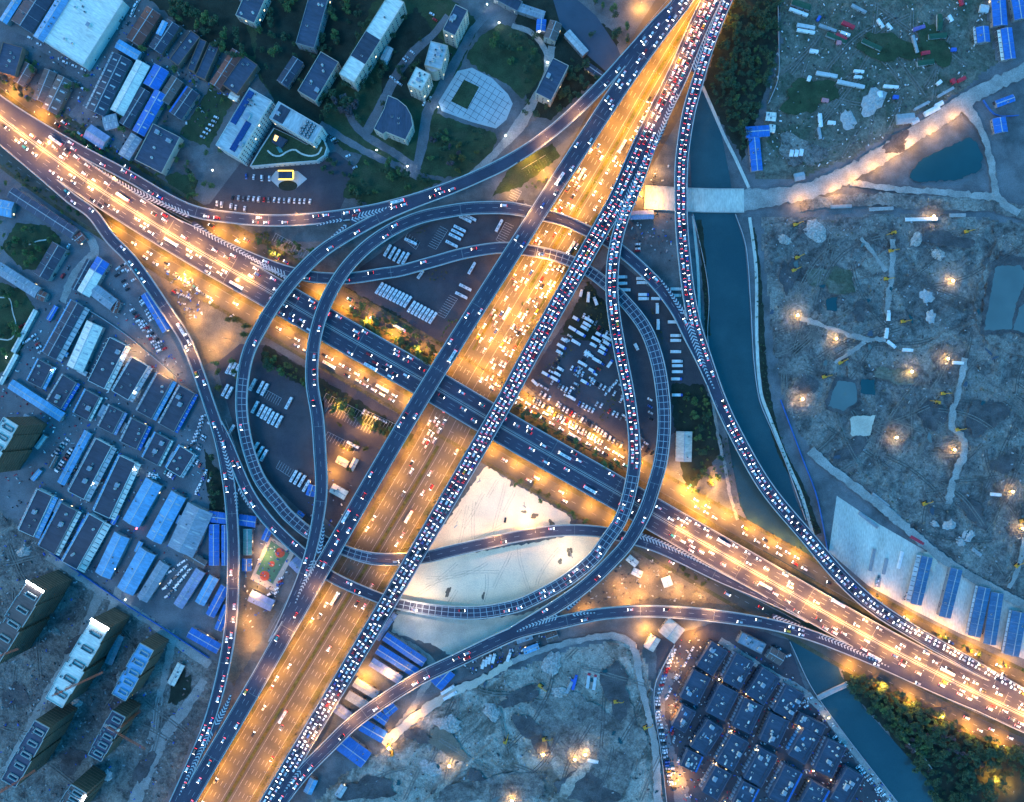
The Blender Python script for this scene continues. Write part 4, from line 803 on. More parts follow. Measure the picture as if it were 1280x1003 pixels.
def polybld(label, pts, h, roof, wall, name, cat, units=3, rows=0, group=None):
    q = [P(x, y, h)[:2] for x, y in pts]; cx = sum(p[0] for p in q) / len(q); cy_ = sum(p[1] for p in q) / len(q); q = [(x - cx, y - cy_) for x, y in q]
    ar = sum(q[i][0] * q[(i+1) % len(q)][1] - q[(i+1) % len(q)][0] * q[i][1] for i in range(len(q)))
    if ar < 0: q = q[::-1]
    root = tag(empty(name, (cx, cy_, 0)), label, cat, group)
    MB().prism(q, 0, h - .7).build('wall', M['wall_' + wall], root)
    qi = [(x * .97, y * .97) for x, y in q]; MB().prism(qi, h - .7, h - .45).build('roof', M['roof_' + roof] if 'roof_' + roof in M else M[roof], root)
    pp = MB(); n = len(q)
    for i in range(n):
        a, b, c, d = q[i], q[(i+1) % n], qi[(i+1) % n], qi[i]
        pp.add([(*p, z) for z in (h - .7, h) for p in (a, b, c, d)], [(4, 5, 6, 7), (0, 1, 5, 4), (1, 2, 6, 5), (2, 3, 7, 6), (3, 0, 4, 7)])
    pp.build('parapet', M['wall_' + wall], root)
    for i in range(units): link('roof_unit', UNIT, root, (BR.uniform(-4, 4), BR.uniform(-5, 5), h - .45))
    for i in range(n):
        a, b = Vector(q[i]), Vector(q[(i+1) % n]); d = b - a; k = int(d.length / 4)
        if not rows or (a + b).y > 2: continue
        for j in range(k):
            p = a + d * (j + .5) / k; nn = Vector((d.y, -d.x)).normalized()
            for r_ in range(rows): link('window', WIN, root, (p.x + nn.x * .06, p.y + nn.y * .06, 1.2 + r_ * (h - 2) / rows), (0, 0, math.atan2(d.y, d.x)))
    return root
polybld('dark roofed hall with one curved side and beige walls', [(485,119),(497,124),(508,133),(514,144),(516,157),(507,175),(494,170),(482,165),(478,168),(467,161),(480,136)], 14, 'slate', 'beige', 'campus_hall', 'building', 4, 3, G_CA)
polybld('round glassy drum between the two machine roofed towers', [(542 + 10*math.cos(t), 80 + 10*math.sin(t)) for t in [i * math.pi / 12 for i in range(24)]], 17, 'pale', 'beige', 'round_tower', 'building', 2, 4, G_CA)
# hotel
hr = bld('hotel wing with two strips of blue solar panels on the roof', 325.5,117.5,283,189.5,32,22,'pale','white','flat',None,0,0,'hotel','hotel_building',16,6,None,'hotel beside the ramp',.03)
_, L_, W_, h_, _ = BLD[-1]
for v, a, b in ((-W_ * .34, -.44, .06), (W_ * .17, -.02, .42)):
    for sg in (1,):
        n = 11
        for i in range(n):
            u = L_ * (a + (b - a) * i / (n - 1)); pn = MB(); pn.add([(-1.5, -2.4, .5), (1.5, -2.4, .9), (1.5, 2.4, .9), (-1.5, 2.4, .5), (-1.5, -2.4, 0), (1.5, -2.4, 0), (1.5, 2.4, 0), (-1.5, 2.4, 0)], [(0, 1, 2, 3), (0, 4, 5, 1), (1, 5, 6, 2), (2, 6, 7, 3), (3, 7, 4, 0)]); pn.build('solar_panel', M['panel'], hr, (u, v, h_ - .5))
for i in range(8): link('roof_unit', UNIT, hr, (BR.uniform(-.48, -.2) * L_, BR.uniform(-.4, .1) * W_, h_ - .5), (0, 0, BR.choice((0, 1.57))))
link('stair_head', STAIR, hr, (-.1 * L_, .02 * W_, h_ - .55), (0, 0, 0), (1.6, 1.4, 1)); link('stair_head', STAIR, hr, (.3 * L_, .38 * W_, h_ - .55))
h2 = bld('lower hotel wing with a grid of dark machines on its end', 342,137,397,169,24,20,'pale','white','flat',None,0,3,'hotel','hotel_building',10,5,None,'hotel beside the ramp',.03)
_, L_, W_, h_, _ = BLD[-1]
for i in range(3):
    for j in range(5): bx = MB(); bx.box(0, 0, 0, 1.9, 1.7, 1.4, 0); bx.box(0, 0, 1.4, 1.2, 1.2, .12, 1); bx.build('cooling_unit', [M['dark_metal'], M['machine']], h2, (L_ * (.2 + .08 * i), W_ * (-.35 + .17 * j), h_ - .55))
mb = MB(); mb.box(-L_ * .32, 0, h_ - .5, L_ * .22, W_ * .85, .3); mb.build('dark_roof_section', M['roof_dark'], h2)
pod = polybld('hotel podium with a roof garden, pond and winding path', [(312,208),(350,204.5),(396,201),(406,194),(409,185),(405,175),(398,172),(384,181),(366,171),(342,160),(325,186)], 8, 'lawn', 'white', 'hotel_podium', 'hotel', 0, 1, 'hotel beside the ramp')
ox, oy = pod.location[:2]
def sub(pts, z): return [(P(x, y, z)[0] - ox, P(x, y, z)[1] - oy) for x, y in pts]
mb = MB(); r = mkroad('t', [(x, y, 8, 1.8) for x, y in [(334,188),(341,194),(350,195),(358,190),(368,187),(376,192),(388,195),(398,192),(402,184)]], 0, 1); del ROADS['t']; strip(mb, r, 0, r.L, .7, -.7, -.3); mb.v = [(a - ox, b - oy, c) for a, b, c in mb.v]; mb.build('garden_path', M['pale_concrete'], pod)
MB().prism(sub([(345,184),(349,183),(354,190),(349,191)], 8), 7.6, 7.75).build('garden_pond', M['roof_teal'], pod)
MB().prism(sub([(344,168),(360,176),(352,186),(340,178)], 8), 7.6, 10).build('garden_pavilion', M['roof_dark'], pod)
MB().prism(sub([(345,170),(349,172),(346,178),(343,176)], 8), 10.01, 10.3).build('pavilion_light', M['led_amber'], pod)
can = tag(empty('entrance_canopy', P(357, 219, 5)[:2] + (0,)), 'hotel entrance canopy edged with yellow lights', 'canopy')
mb = MB(); mb.box(0, 0, 4.6, 12, 6.5, .4); mb.build('roof', M['roof_dark'], can)
for x, y, l, w_ in ((0, 3.7, 13, .8), (0, -3.6, 12, .8), (6.4, 0, .8, 6)): mb = MB(); mb.box(x, y, 4.5, l, w_, .6); mb.build('light_strip', M['led_yellow'], can)
for x in (-5, 5): mb = MB(); mb.bar((x, -2.6, 0), (x, -2.6, 4.6), .3, 8); mb.build('column', M['wall_white'], can)
area('planter', [(360 + 12*math.cos(t), 232.5 + 6.5*math.sin(t)) for t in [i*math.pi/10 for i in range(20)]], 'dark_soil', .25)
area('forecourt', [(337,224),(345,214),(372,214),(384,224),(370,236),(350,236)], 'plaza_tile', .18)
# --- market halls at the lower right
mk_l = [(900,809,881,839,22),(932,823,914,857,23),(965,842,944,875,24),(995,863,978,895,23),(878,843,861,877,22),(912,861,894,896,24),(943,878,927,913,23),(976,897,961,930,23),(998,899,1030,914,12),(862,886,848,912,17),(895,906,873,940,21),(926,923,906,959,22),(962,941,941,979,23),(1016,916,996,950,22),(1047,930,1029,968,23),(870,942,861,962,20),(905,963,887,995,20),(940,982,926,1010,21),(993,962,972,1003,23),(1027,983,1010,1014,24),(1070,966,1048,1005,22)]
MKT = {0: 'first market hall below the ramp, next to the lamp lit street', 1: 'market hall second from the street in the row nearest the ramp', 2: 'market hall third from the street in the row nearest the ramp', 3: 'market hall nearest the footbridge in the row nearest the ramp', 4: 'market hall on the street, second from the ramp', 5: 'market hall with a pale side strip, behind the second street hall', 6: 'market hall in the middle of the second row', 7: 'market hall with a white sheet on its roof', 8: 'narrow cross market hall with a blue end by the footbridge', 9: 'narrow market hall on the street below the cross alley', 10: 'market hall behind the narrow street hall', 11: 'market hall in the third row, third from the street', 12: 'market hall in the third row, fourth from the street', 13: 'market hall below the narrow cross hall with the blue end', 14: 'market hall nearest the dark river, upper one', 15: 'small market hall with blue edge on the street, near the lower end', 16: 'market hall at the lower edge nearest the street', 17: 'market hall at the lower edge with blue edge, second from the street', 18: 'market hall at the lower edge with a long bright blue edge', 19: 'market hall at the lower edge with a blue edge, nearest the river path', 20: 'market hall nearest the dark river, lower one'}
for i, a in enumerate(mk_l):
    bld(MKT[i], *a[:4], a[4] + 2, 7, 'slate', 'slate', 'flat', None, 0, 4, 'market hall', 'market_hall', 5, 1, ('blue', -1) if i in (15, 17, 18, 19) else None, G_MKT, .12)
    root, L_, W_, h_, _ = BLD[-1]
    for k in range(5):
        bx = MB(); bx.box(0, 0, 0, BR.uniform(1, 3.2), BR.uniform(.7, 1.4), .5, 0); bx.build('skylight', M[BR.choice(('roof_white', 'roof_pale', 'roof_lightblue', 'roof_grey'))], root, (BR.uniform(-.42, .42) * L_, BR.uniform(-.4, .4) * W_, h_ - .55), (0, 0, BR.choice((0, 0, 1.57))))
    sp = MB(); sp.box(0, W_ * .34, h_ - .54, L_ * .85, 1.3, .5); sp.build('roof_strip', M['roof_dark'], root)
    yb = MB()
    for k in range(int(L_ / 3)): yb.box(-L_/2 + 3 * k + 1.5, -W_/2 - 1.0, 0, 2.2, 1.7, BR.uniform(2.2, 3.4))
    yb.build('stall_bay', M['roof_' + BR.choice(('grey', 'dark', 'lightblue', 'brown'))], root)
bld('grey low building with clutter above the market halls', 925,797,955,812,14,6,'grey','grey','flat',None,0,6,'building','low_building',3,1); bld('dusky pink roof between the market and the ramp', 962,816,979,826,15,6,'brown','grey','gable',None,0,1,'building','low_building',3,1)
# --- right hand sheds, NE blue sheds, others
for a in (
 ('blue shed beside the pale strip, first from the left on the pale concrete lot', 1160,697,1146,756,13,6,'steelblue',(6,'pale',1)), ('blue shed on the pale concrete lot, second from the left', 1197,712,1182,772,14,6,'steelblue',None), ('blue shed on the concrete lot beside the row of wall openings', 1232,735,1219,796,15,6,'steelblue',(3,'pale',1)), ('blue shed joined to the right of the third lot shed', 1248,742,1238,806,15,6,'steelblue',None), ('blue shed at the right edge of the concrete lot', 1276,766,1266,820,18,6,'steelblue',(3,'pale',1)),
 ('long bright blue roof at the upper right edge, left one', 1249,-8,1252,31,17,6,'blue',None), ('long bright blue roof at the upper right corner', 1272,-8,1277,23,14,6,'blue',None), ('short bright blue roof left of the long one, upper right', 1229,33,1231,52,15,6,'blue',(3,'pale',1)), ('bright blue roof with a pale side, above the dirt road end', 1259,35,1264,73,13,6,'blue',(4,'white',1)), ('square blue hut below the dirt road end', 1250,147,1253,165,16,5,'blue',None), ('slim blue hut above the square blue hut', 1246,130,1268,122,8,4,'blue',None),
 ('blue roofed cabin row at the corner by the river wood', 933,165,962,163,13,5,'blue',None), ('blue roofed cabin row going down towards the bridge', 943,172,947,213,13,5,'blue',None), ('white cabin beside the blue cabin rows, upper one', 958,145,970,146,10,4,'white',None), ('white cabin beside the blue cabin rows, lower one', 962,160,969,161,9,4,'white',None),
 ('violet blue roof with white end by the jammed flyover', 788,269,817,268,10,5,'violet',None), ('pale pinkish roof below the truck park', 856,540,855,577,19,5,'beige',None), ('beige roof touching the lower sweeping ramp', 847,781,834,798,24,7,'beige',None), ('small beige roof beside the dirt track corner', 820,797,811,812,13,5,'beige',None),
 ('white cabin in the amber lit yard under the ramp', 785,697,796,706,8,4,'white',None), ('white cabin second in the amber lit yard', 791,714,802,719,8,4,'white',None), ('white square hut in the amber lit yard', 832,722,836,733,11,4,'white',None), ('white roofed hut beside the lit parking bays', 414,610,432,620,11,5,'white',None), ('small cream kiosk in the amber parking', 421,574,434,581,8,4,'beige',None), ('second cream kiosk beside the round shrubs', 438,588,445,574,6,4,'beige',None),
 ('blue shed right beside the jammed flyover, uppermost of three', 481,796,530,829,11,6,'blue',None), ('blue shed right beside the jammed flyover, second of three', 472,812,520,842,12,6,'blue',None), ('pale blue shed beside the jammed flyover, third of three', 464,828,500,851,11,6,'violet',None), ('grey shed between jammed flyover and ramp, upper one', 443,853,471,870,11,5,'grey',None), ('grey shed between jammed flyover and ramp, lower one', 434,869,457,883,11,5,'grey',None), ('violet grey shed in the narrow corner of flyover and ramp', 419,885,436,897,12,5,'violet',None),
 ('small blue roof under the lower ramp, upper one', 482,893,494,883,10,5,'blue',None), ('small blue roof under the lower ramp, second one', 469,893,483,903,11,5,'blue',None), ('blue roof right of the lower ramp, third one', 452,907,480,923,15,5,'blue',None), ('big bright blue roof right of the lower ramp', 426,929,457,952,22,6,'blue',None), ('bright blue roof beside the sandy lane right of the ramp', 562,839,545,858,17,5,'blue',None), ('small dusty blue roof near the lower end of the ramp', 392,975,384,992,10,5,'lightblue',None), ('small pale hut beside the dusty blue roof', 430,983,422,996,8,4,'pale',None),
 ('small grey shed along the lower ramp beside the sand track', 646,801,665,795,8,4,'grey',None), ('small brown shed along the lower ramp beside the sand track', 683,799,697,794,9,4,'brown',None), ('small pale blue shed along the sand track', 655,815,673,808,7,4,'lightblue',None), ('slim violet roof strip along the jammed flyover', 494,768,472,800,5,4,'violet',None), ('long pale hut on the dark yard beside the towers', 226,831,213,856,9,4,'white',None), ('long dark red fence roof of the tower site', 150,795,135,830,9,4,'grey',None)):
    bld(a[0], *a[1:5], a[5], a[6], a[7], 'beige' if a[7] == 'beige' else 'grey', 'gable', a[8], 0, BR.randint(0, 2), 'shed', 'shed', 3, 1, None, G_BLUE if a[7] == 'blue' else None)
# --- building towers wrapped in netting
G_T = 'towers under construction'
for lab, a, wpx, h, roof, strips in (
 ('tower with a dark roof and a white lit strip at its end', (44,733,-14,826), 26, 40, 'brown', 1), ('tower with a bare white roof deck and glaring lights at its end', (125,780,67,879), 26, 34, 'white', 1), ('netted tower with a stepped blue grey roof near the dirt road', (183,809,148,872), 21, 28, 'lightblue', 0),
 ('unfinished tower with a cluttered blue roof deck', (148,893,118,948), 20, 27, 'slate', 0), ('netted tower with a dark blue roof near the lower left corner', (52,906,10,980), 22, 40, 'slate', 0), ('tower cut by the lower edge with a small lit strip', (98,987,76,1024), 24, 32, 'brown', 2), ('netted tower with a pale roof at the left edge', (13,527,-24,588), 22, 38, 'white', 0)):
    x0, y0, x1, y1 = a; A_, B_ = P(x0, y0, h), P(x1, y1, h); L_ = math.hypot(B_[0]-A_[0], B_[1]-A_[1]); W_ = wpx * S * (1 - h / H); rz = math.atan2(B_[1]-A_[1], B_[0]-A_[0])
    t = tag(empty('tower_block', ((A_[0]+B_[0])/2, (A_[1]+B_[1])/2, 0), rz), lab, 'tower block', G_T)
    wb = MB()
    steps = [(-.5, -.30, .92), (-.30, -.02, 1.0), (-.02, .05, .8), (.05, .32, 1.0), (.32, .5, .92)]
    for u0, u1, k in steps: wb.box(L_*(u0+u1)/2, 0, 0, L_*(u1-u0), W_*k, h - 1.2)
    wb.build('netted_wall', M['net'], t)
    fl = MB()
    for i in range(1, int(h / 3.2)):
        for u0, u1, k in steps: fl.box(L_*(u0+u1)/2, 0, i * 3.2, L_*(u1-u0) + .25, W_*k + .25, .25)
    fl.build('floor_edge', M['wall_brick'], t)
    rf = MB()
    for u0, u1, k in steps: rf.box(L_*(u0+u1)/2, 0, h - 1.2, L_*(u1-u0) - .02, W_*k - .6, .3)
    rf.build('roof', M['roof_' + roof], t)
    pp = MB()
    for u0, u1, k in steps:
        for s in (-1, 1): pp.box(L_*(u0+u1)/2, s * W_*k/2, h - 1.2, L_*(u1-u0), .35, 1.2)
    for s in (-1, 1): pp.box(s * L_/2, 0, h - 1.2, .35, W_ * .9, 1.2)
    pp.build('parapet', M['concrete' if roof != 'white' else 'wall_white'], t)
    for i in range(5):
        u = (-.38 + .19 * i) * L_; cb = MB()
        for q in (-1, 1): cb.box(q * 1.6, W_ * .08, 0, .4, W_ * .55, 1.6); cb.box(0, W_ * .08 + q * W_ * .27, 0, 3.6, .4, 1.6)
        cb.build('shaft_wall', M['dark_concrete' if roof == 'white' else 'concrete'], t, (u, 0, h - .88))
    for i in range(5): link('roof_unit', UNIT, t, (BR.uniform(-.45, .45) * L_, BR.uniform(-.4, -.2) * W_, h - .9), (0, 0, BR.choice((0, 1.57))))
    if strips == 1:
        for k in range(6): sb = MB(); sb.box(0, 0, 0, 1.6, W_ / 7.5, .7); sb.build('lamp_panel', M['led_white'], t, (-L_/2 + .2, W_ * (-.42 + .168 * k), h + .05))
    if strips == 2: sb = MB(); sb.box(0, 0, 0, 6, 1.2, .7); sb.build('lamp_panel', M['led_white'], t, (-L_ * .35, W_/2 - .2, h + .05))
# tower cranes: slim orange red masts and jibs
M['crane_red'] = mat('crane_red', (0.35, 0.09, 0.045), .6, .2, .5, 0)
def lattice(mb, a, b, w_, n):
    a, b = Vector(a), Vector(b); d = (b - a).normalized(); u = d.orthogonal().normalized(); v = d.cross(u)
    cs = [u * w_ + v * w_, u * w_ - v * w_, -u * w_ - v * w_, -u * w_ + v * w_]
    for c in cs: mb.bar(a + c, b + c, .14, 4)
    for i in range(n):
        p, q = a + (b - a) * i / n, a + (b - a) * (i + 1) / n
        for j in range(4): mb.bar(p + cs[j], q + cs[(j + 1) % 4], .08, 4)
for lab, x, y, h, ang, jl in (('orange tower crane beside the white roofed tower, jib over the alley', 122, 836, 46, 25, 34), ('orange tower crane beside the dark blue roofed corner tower', 50, 952, 52, 32, 36), ('orange tower crane between the two smaller towers', 175, 889, 38, -30, 28), ('orange tower crane beside the dark roofed lit tower', 34, 800, 52, 20, 30)):
    c = tag(empty('tower_crane', P(x, y, 0), rad(ang)), lab, 'crane', 'tower cranes')
    m = MB(); lattice(m, (0, 0, 0), (0, 0, h), .7, 14); m.build('mast', M['crane_red'], c)
    m = MB(); lattice(m, (1, 0, h + .8), (jl, 0, h + .8), .5, 16); m.build('jib', M['crane_red'], c)
    m = MB(); lattice(m, (-1, 0, h + .8), (-10, 0, h + .8), .5, 5); m.build('counter_jib', M['crane_red'], c)
    m = MB(); m.box(-9, 0, h - .6, 2.4, 1.6, 1.8); m.build('counterweight', M['concrete'], c)
    m = MB(); m.box(1.4, 1.2, h - 1.6, 1.6, 1.4, 2.0); m.build('cab', M['roof_white'], c)
    m = MB(); m.bar((0, 0, h), (0, 0, h + 6), .3, 5, 0, .1); m.bar((0, 0, h + 6), (jl * .7, 0, h + 1.2), .06, 4); m.bar((0, 0, h + 6), (-9, 0, h + 1.2), .06, 4); m.build('apex', M['crane_red'], c)
    m = MB(); m.bar((jl * .6, 0, h), (jl * .6, 0, h * .6), .05, 4); m.box(jl * .6, 0, h * .6 - .8, .6, .6, .8); m.build('hook', M['dark_metal'], c)
# lit strips on the pale blue hall
for lab, x0, y0, x1, y1, m_ in (('glowing blue sign strip along the pale blue hall', 194, 619, 186, 632, 'led_blue'), ('glowing red sign strip along the pale blue hall', 179, 645, 170, 662, 'led_red')):
    A_, B_ = P(x0, y0, 5), P(x1, y1, 5); mb = MB(); L_ = math.hypot(B_[0]-A_[0], B_[1]-A_[1]); rz = math.atan2(B_[1]-A_[1], B_[0]-A_[0])
    t = tag(empty('lit_sign', ((A_[0]+B_[0])/2, (A_[1]+B_[1])/2, 0), rz), lab, 'sign')
    mb.box(0, 0, 4.2, L_, .8, 1.2); mb.build('lit_panel', M[m_], t); pb = MB()
    for i in range(4): pb.bar((-L_/2 + L_ * i / 3, 0, 0), (-L_/2 + L_ * i / 3, 0, 4.2), .1, 5)
    pb.build('post', M['steel'], t)
# sports court
M['court_green'] = mat('court_green', (0.06, 0.16, 0.10), .9, .2, .2, .1); M['court_red'] = mat('court_red', (0.35, 0.07, 0.04), .9, .2, .2, .1)
area('sports_ground', [(336,670),(369,690),(343,740),(313,724)], 'pale_sand', .07)
sc = tag(empty('sports_court', P(341, 703, 0)), 'green ball court with red circles and hoops', 'court'); ox, oy = sc.location[:2]
q = [(P(x, y)[0] - ox, P(x, y)[1] - oy) for x, y in [(339,676),(362,692),(341,730),(320,717)]][::-1]
MB().prism(q, .08, .2).build('court_surface', M['court_green'], sc)
for x, y, rr in ((350,691,4.2),(340,705,2.4),(331,720,4.2)): p = P(x, y); mb = MB(); mb.bar((p[0]-ox, p[1]-oy, .2), (p[0]-ox, p[1]-oy, .23), rr, 18); mb.build('red_circle', M['court_red'], sc)
for x, y in ((353,686),(327,726)):
    p = P(x, y); mb = MB(); mb.bar((p[0]-ox, p[1]-oy, 0), (p[0]-ox, p[1]-oy, 3.2), .12, 5); mb.box(p[0]-ox, p[1]-oy, 2.6, 1.8, .1, 1.1, 0, rad(-30)); mb.build('hoop', M['steel'], sc)
fb = MB()
for i in range(4):
    a, b = Vector(q[i]), Vector(q[(i+1) % 4]); fb.bar((*a, 0), (*a, 3.5), .08, 5); fb.bar((*a, 3.5), (*b, 3.5), .06, 4); fb.bar((*a, 1.7), (*b, 1.7), .05, 4)
fb.build('court_fence', M['steel'], sc)
# low boundary walls and hoardings
M['hoarding'] = mat('hoarding', (0.03, 0.12, 0.38), .6, .2, .3, .1); M['wall_block'] = mat('wall_block', (0.35, 0.37, 0.38), .9, .2)
for lab, pts, h, mm in (('blue hoarding between the river walk and the building site', [(975,500),(1002,572),(1020,620),(1034,690)], 2.2, 'hoarding'), ('white boundary wall curving along the market street', [(843,806),(829,832),(818,858),(819,895),(826,940),(834,1010)], 1.8, 'wall_block'), ('boundary wall round the tower building site', [(50,680),(95,712),(150,750),(205,785),(262,822)], 2.0, 'hoarding'), ('pale wall along the left edge of the field by the wood', [(972,5),(973,60),(972,100),(960,130)], 1.8, 'wall_block'), ('river wall along the left bank below the bridge', [(866,268),(881,334),(886,372),(885,430),(906,520)], 1.1, 'wall_block'), ('river wall along the right bank below the bridge', [(919,268),(932,307),(938,380),(942,450),(949,500),(962,532),(983,582),(1007,650)], 1.1, 'wall_block'), ('wall along the left bank of the lower river', [(987,802),(1019,867),(1127,1010)], 1.2, 'wall_block'), ('low wall between the alley and the shop sheds', [(92,378),(125,396),(165,424),(222,472)], 1.8, 'wall_block'), ('blue hoarding round the upper right huts', [(1228,126),(1236,138),(1246,146),(1272,145)], 2, 'hoarding')):
    r = mkroad('wl', [(x, y, 0, 1) for x, y in pts], 0, 6); del ROADS['wl']; mb = MB(); strip(mb, r, 0, r.L, .2, -.2, 0, 0, 6, h)
    tag(mb.build('boundary_wall', M[mm]), lab, 'wall', None)
# container sheds and stacks on the upper right field
for nm, c_ in (('paint_white', (.62, .64, .64)), ('paint_red', (.42, .03, .05)), ('paint_blue', (.03, .10, .42)), ('paint_grey', (.26, .29, .31)), ('paint_purple', (.14, .11, .30)), ('paint_pink', (.5, .2, .22)), ('paint_pale', (.42, .45, .46)), ('paint_green', (.02, .07, .04))): M[nm] = mat(nm, c_, .6, .15, .3, .1)
CTS = [(997,17,24,3,20,'white'),(1006,35,22,4,10,'pale'),(1006,41,22,3,10,'white'),(1033,37,22,3,20,'grey'),(1059,33,16,4,24,'red'),(1050,48,14,4,28,'red'),(1047,55,5,5,0,'pink'),(1072,13,20,3,28,'grey'),(1055,44,12,3,20,'white'),(1099,31,12,3,55,'white'),(1110,35,9,3,50,'white'),(1022,25,6,3,-60,'blue'),(1016,66,10,4,10,'white'),(1147,37,14,4,-18,'purple'),(1142,57,22,3,75,'grey'),(1155,68,10,4,-8,'red'),(1032,95,26,4,10,'pale'),(1062,107,34,4,12,'pale'),(1072,91,12,3,5,'white'),(1071,98,9,3,5,'white'),(1112,110,18,3,5,'white'),(1024,152,16,4,85,'white'),(1038,155,9,4,5,'white'),(1023,168,14,3,80,'grey'),(1010,100,6,4,-70,'white'),(1118,123,6,4,5,'blue'),(1030,127,8,4,10,'pink'),(1200,101,10,4,-25,'red'),(1190,103,6,5,60,'red'),(1172,105,6,4,-40,'white'),(1098,120,7,6,85,'white'),(1190,64,6,4,0,'blue'),(1186,25,8,4,60,'white'),(1200,4,9,4,80,'red'),(1228,13,10,9,10,'pale'),(1044,49,26,5,22,'green'),(1000,8,24,7,18,'green'),(1088,58,26,5,25,'green'),(1170,47,22,6,-5,'green'),(1155,80,20,6,-8,'green'),(1172,30,5,20,0,'green'),(988,193,4,8,10,'white'),(994,193,4,8,10,'white'),(1000,192,4,8,10,'white'),(1142,153,9,6,-28,'pale'),(1163,140,20,6,-28,'white'),(1172,132,10,5,-28,'white'),(998,222,12,9,-12,'grey'),(1150,134,20,3,-28,'grey'),(1130,150,22,12,-5,'grey'),(1180,117,22,3,-30,'grey')]
CW = {'white': 'white', 'pale': 'pale grey', 'red': 'red', 'grey': 'dull grey', 'blue': 'blue', 'purple': 'purple', 'pink': 'pinkish', 'green': 'dark green'}
cnt = {}
for x, y, l, w_, an, cn in sorted(CTS, key=lambda t: (t[5], t[0])):
    cnt[cn] = cnt.get(cn, 0) + 1; n = sum(1 for c in CTS if c[5] == cn)
    t = tag(empty('store_shed', P(x, y, 0)[:2] + (.55,), rad(-an)), (f"{ordn(cnt[cn])} {CW[cn]} low store shed from left, on the upper right field" if n > 1 else f"{CW[cn]} low store shed on the upper right field"), 'shed', 'low store sheds on the upper right field')
    l *= S; w_ *= S; b = MB(); b.box(0, 0, 0, l, w_, 2.3); b.build('wall', M['paint_' + ('grey' if cn == 'green' else cn)], t)
    b = MB(); b.add([(-l/2 - .2, -w_/2 - .2, 2.3), (l/2 + .2, -w_/2 - .2, 2.3), (l/2 + .2, w_/2 + .2, 2.3), (-l/2 - .2, w_/2 + .2, 2.3), (-l/2 - .2, 0, 2.3 + w_ * .15), (l/2 + .2, 0, 2.3 + w_ * .15)], [(0, 1, 5, 4), (2, 3, 4, 5), (1, 2, 5), (3, 0, 4), (3, 2, 1, 0)]); b.build('roof', M['paint_' + cn], t)
    b = MB(); b.box(l * .2, -w_/2 - .05, 0, .9, .1, 1.9); b.build('door', M['dark_metal'], t)
# ---------------------------------------------------------------- trees
def leafmat(name, c, c2):
    m = mat(name, c, .9, .35, .5, .25, c2=c2, thr=(.45, .65), s2=.25)
    return m
M['leaf_dark'] = leafmat('leaf_dark', (0.030, 0.062, 0.034), (0.055, 0.095, 0.042)); M['leaf_mid'] = leafmat('leaf_mid', (0.055, 0.105, 0.035), (0.10, 0.145, 0.045))
M['leaf_olive'] = leafmat('leaf_olive', (0.085, 0.085, 0.025), (0.12, 0.10, 0.03)); M['leaf_rosy'] = leafmat('leaf_rosy', (0.07, 0.055, 0.06), (0.10, 0.075, 0.085))
M['bark'] = mat('bark', (0.07, 0.055, 0.04), .9, .3, 1)
TR = random.Random(11)
def crown_geo(rr, n=420, blobs=9, h=1.0):
    """leaf quads of a crown of unit radius; numpy arrays of verts"""
    cs = []
    for i in range(blobs):
        a = rr.uniform(0, 6.283); d = rr.uniform(.15, .68) if i else 0; cs.append((d * math.cos(a), d * math.sin(a), rr.uniform(-.35, .5) * h, rr.uniform(.26, .46)))
    vs = []
    for _ in range(n):
        c = rr.choice(cs); u = rr.uniform(-1, 1); t = rr.uniform(0, 6.283); q = math.sqrt(1 - u*u); k = c[3] * rr.uniform(.55, 1.08)
        p = Vector((c[0] + k*q*math.cos(t), c[1] + k*q*math.sin(t), c[2] + k*u*.85))
        nn = Vector((q*math.cos(t) + rr.gauss(0, .5), q*math.sin(t) + rr.gauss(0, .5), u + .5 + rr.gauss(0, .4))).normalized(); a = nn.orthogonal().normalized(); a.rotate(Matrix.Rotation(rr.uniform(0, 6.28), 3, nn)); b = nn.cross(a); s = rr.uniform(.07, .145)
        vs += [tuple(p - a*s), tuple(p + b*s*.6), tuple(p + a*s), tuple(p - b*s*.6)]
    return vs
CROWN, TRUNK = {}, []
GEO = [crown_geo(TR, 430, b) for b in (8, 10, 7, 11)]
for k in ('leaf_dark', 'leaf_mid', 'leaf_olive', 'leaf_rosy'):
    CROWN[k] = []
    for g in GEO:
        me = bpy.data.meshes.new('crown'); me.from_pydata(g, [], [(i, i+1, i+2, i+3) for i in range(0, len(g), 4)]); me.materials.append(M[k]); me.update(); CROWN[k].append(me)
for i in range(3):
    t = MB(); t.bar((0, 0, -.02), (.02, .03, .9), .075, 7, 0, .045)
    for j in range(5): a = j * 1.257 + i; t.bar((.01, .02, .55 + .07*j), (.5*math.cos(a), .5*math.sin(a), 1.15 + .06*j), .035, 5, 0, .012)
    t.bar((.02, .03, .88), (-.05, .02, 1.55), .04, 5, 0, .012); TRUNK.append(t.mesh('trunk', M['bark']))
NTREE = 0
def tree(x, y, r_, kind, label, group, z=0):
    global NTREE; NTREE += 1
    r_ *= 1.18; h = r_ * TR.uniform(.9, 1.25); t = tag(empty('tree', P(x, y)[:2] + (z,), TR.uniform(0, 6.28)), label, 'tree', group)
    link('trunk', TR.choice(TRUNK), t, None, None, (r_, r_, h)); link('crown', TR.choice(CROWN[kind]), t, (0, 0, h * 1.25), None, (r_, r_ * TR.uniform(.85, 1.1), h * .85)); return t
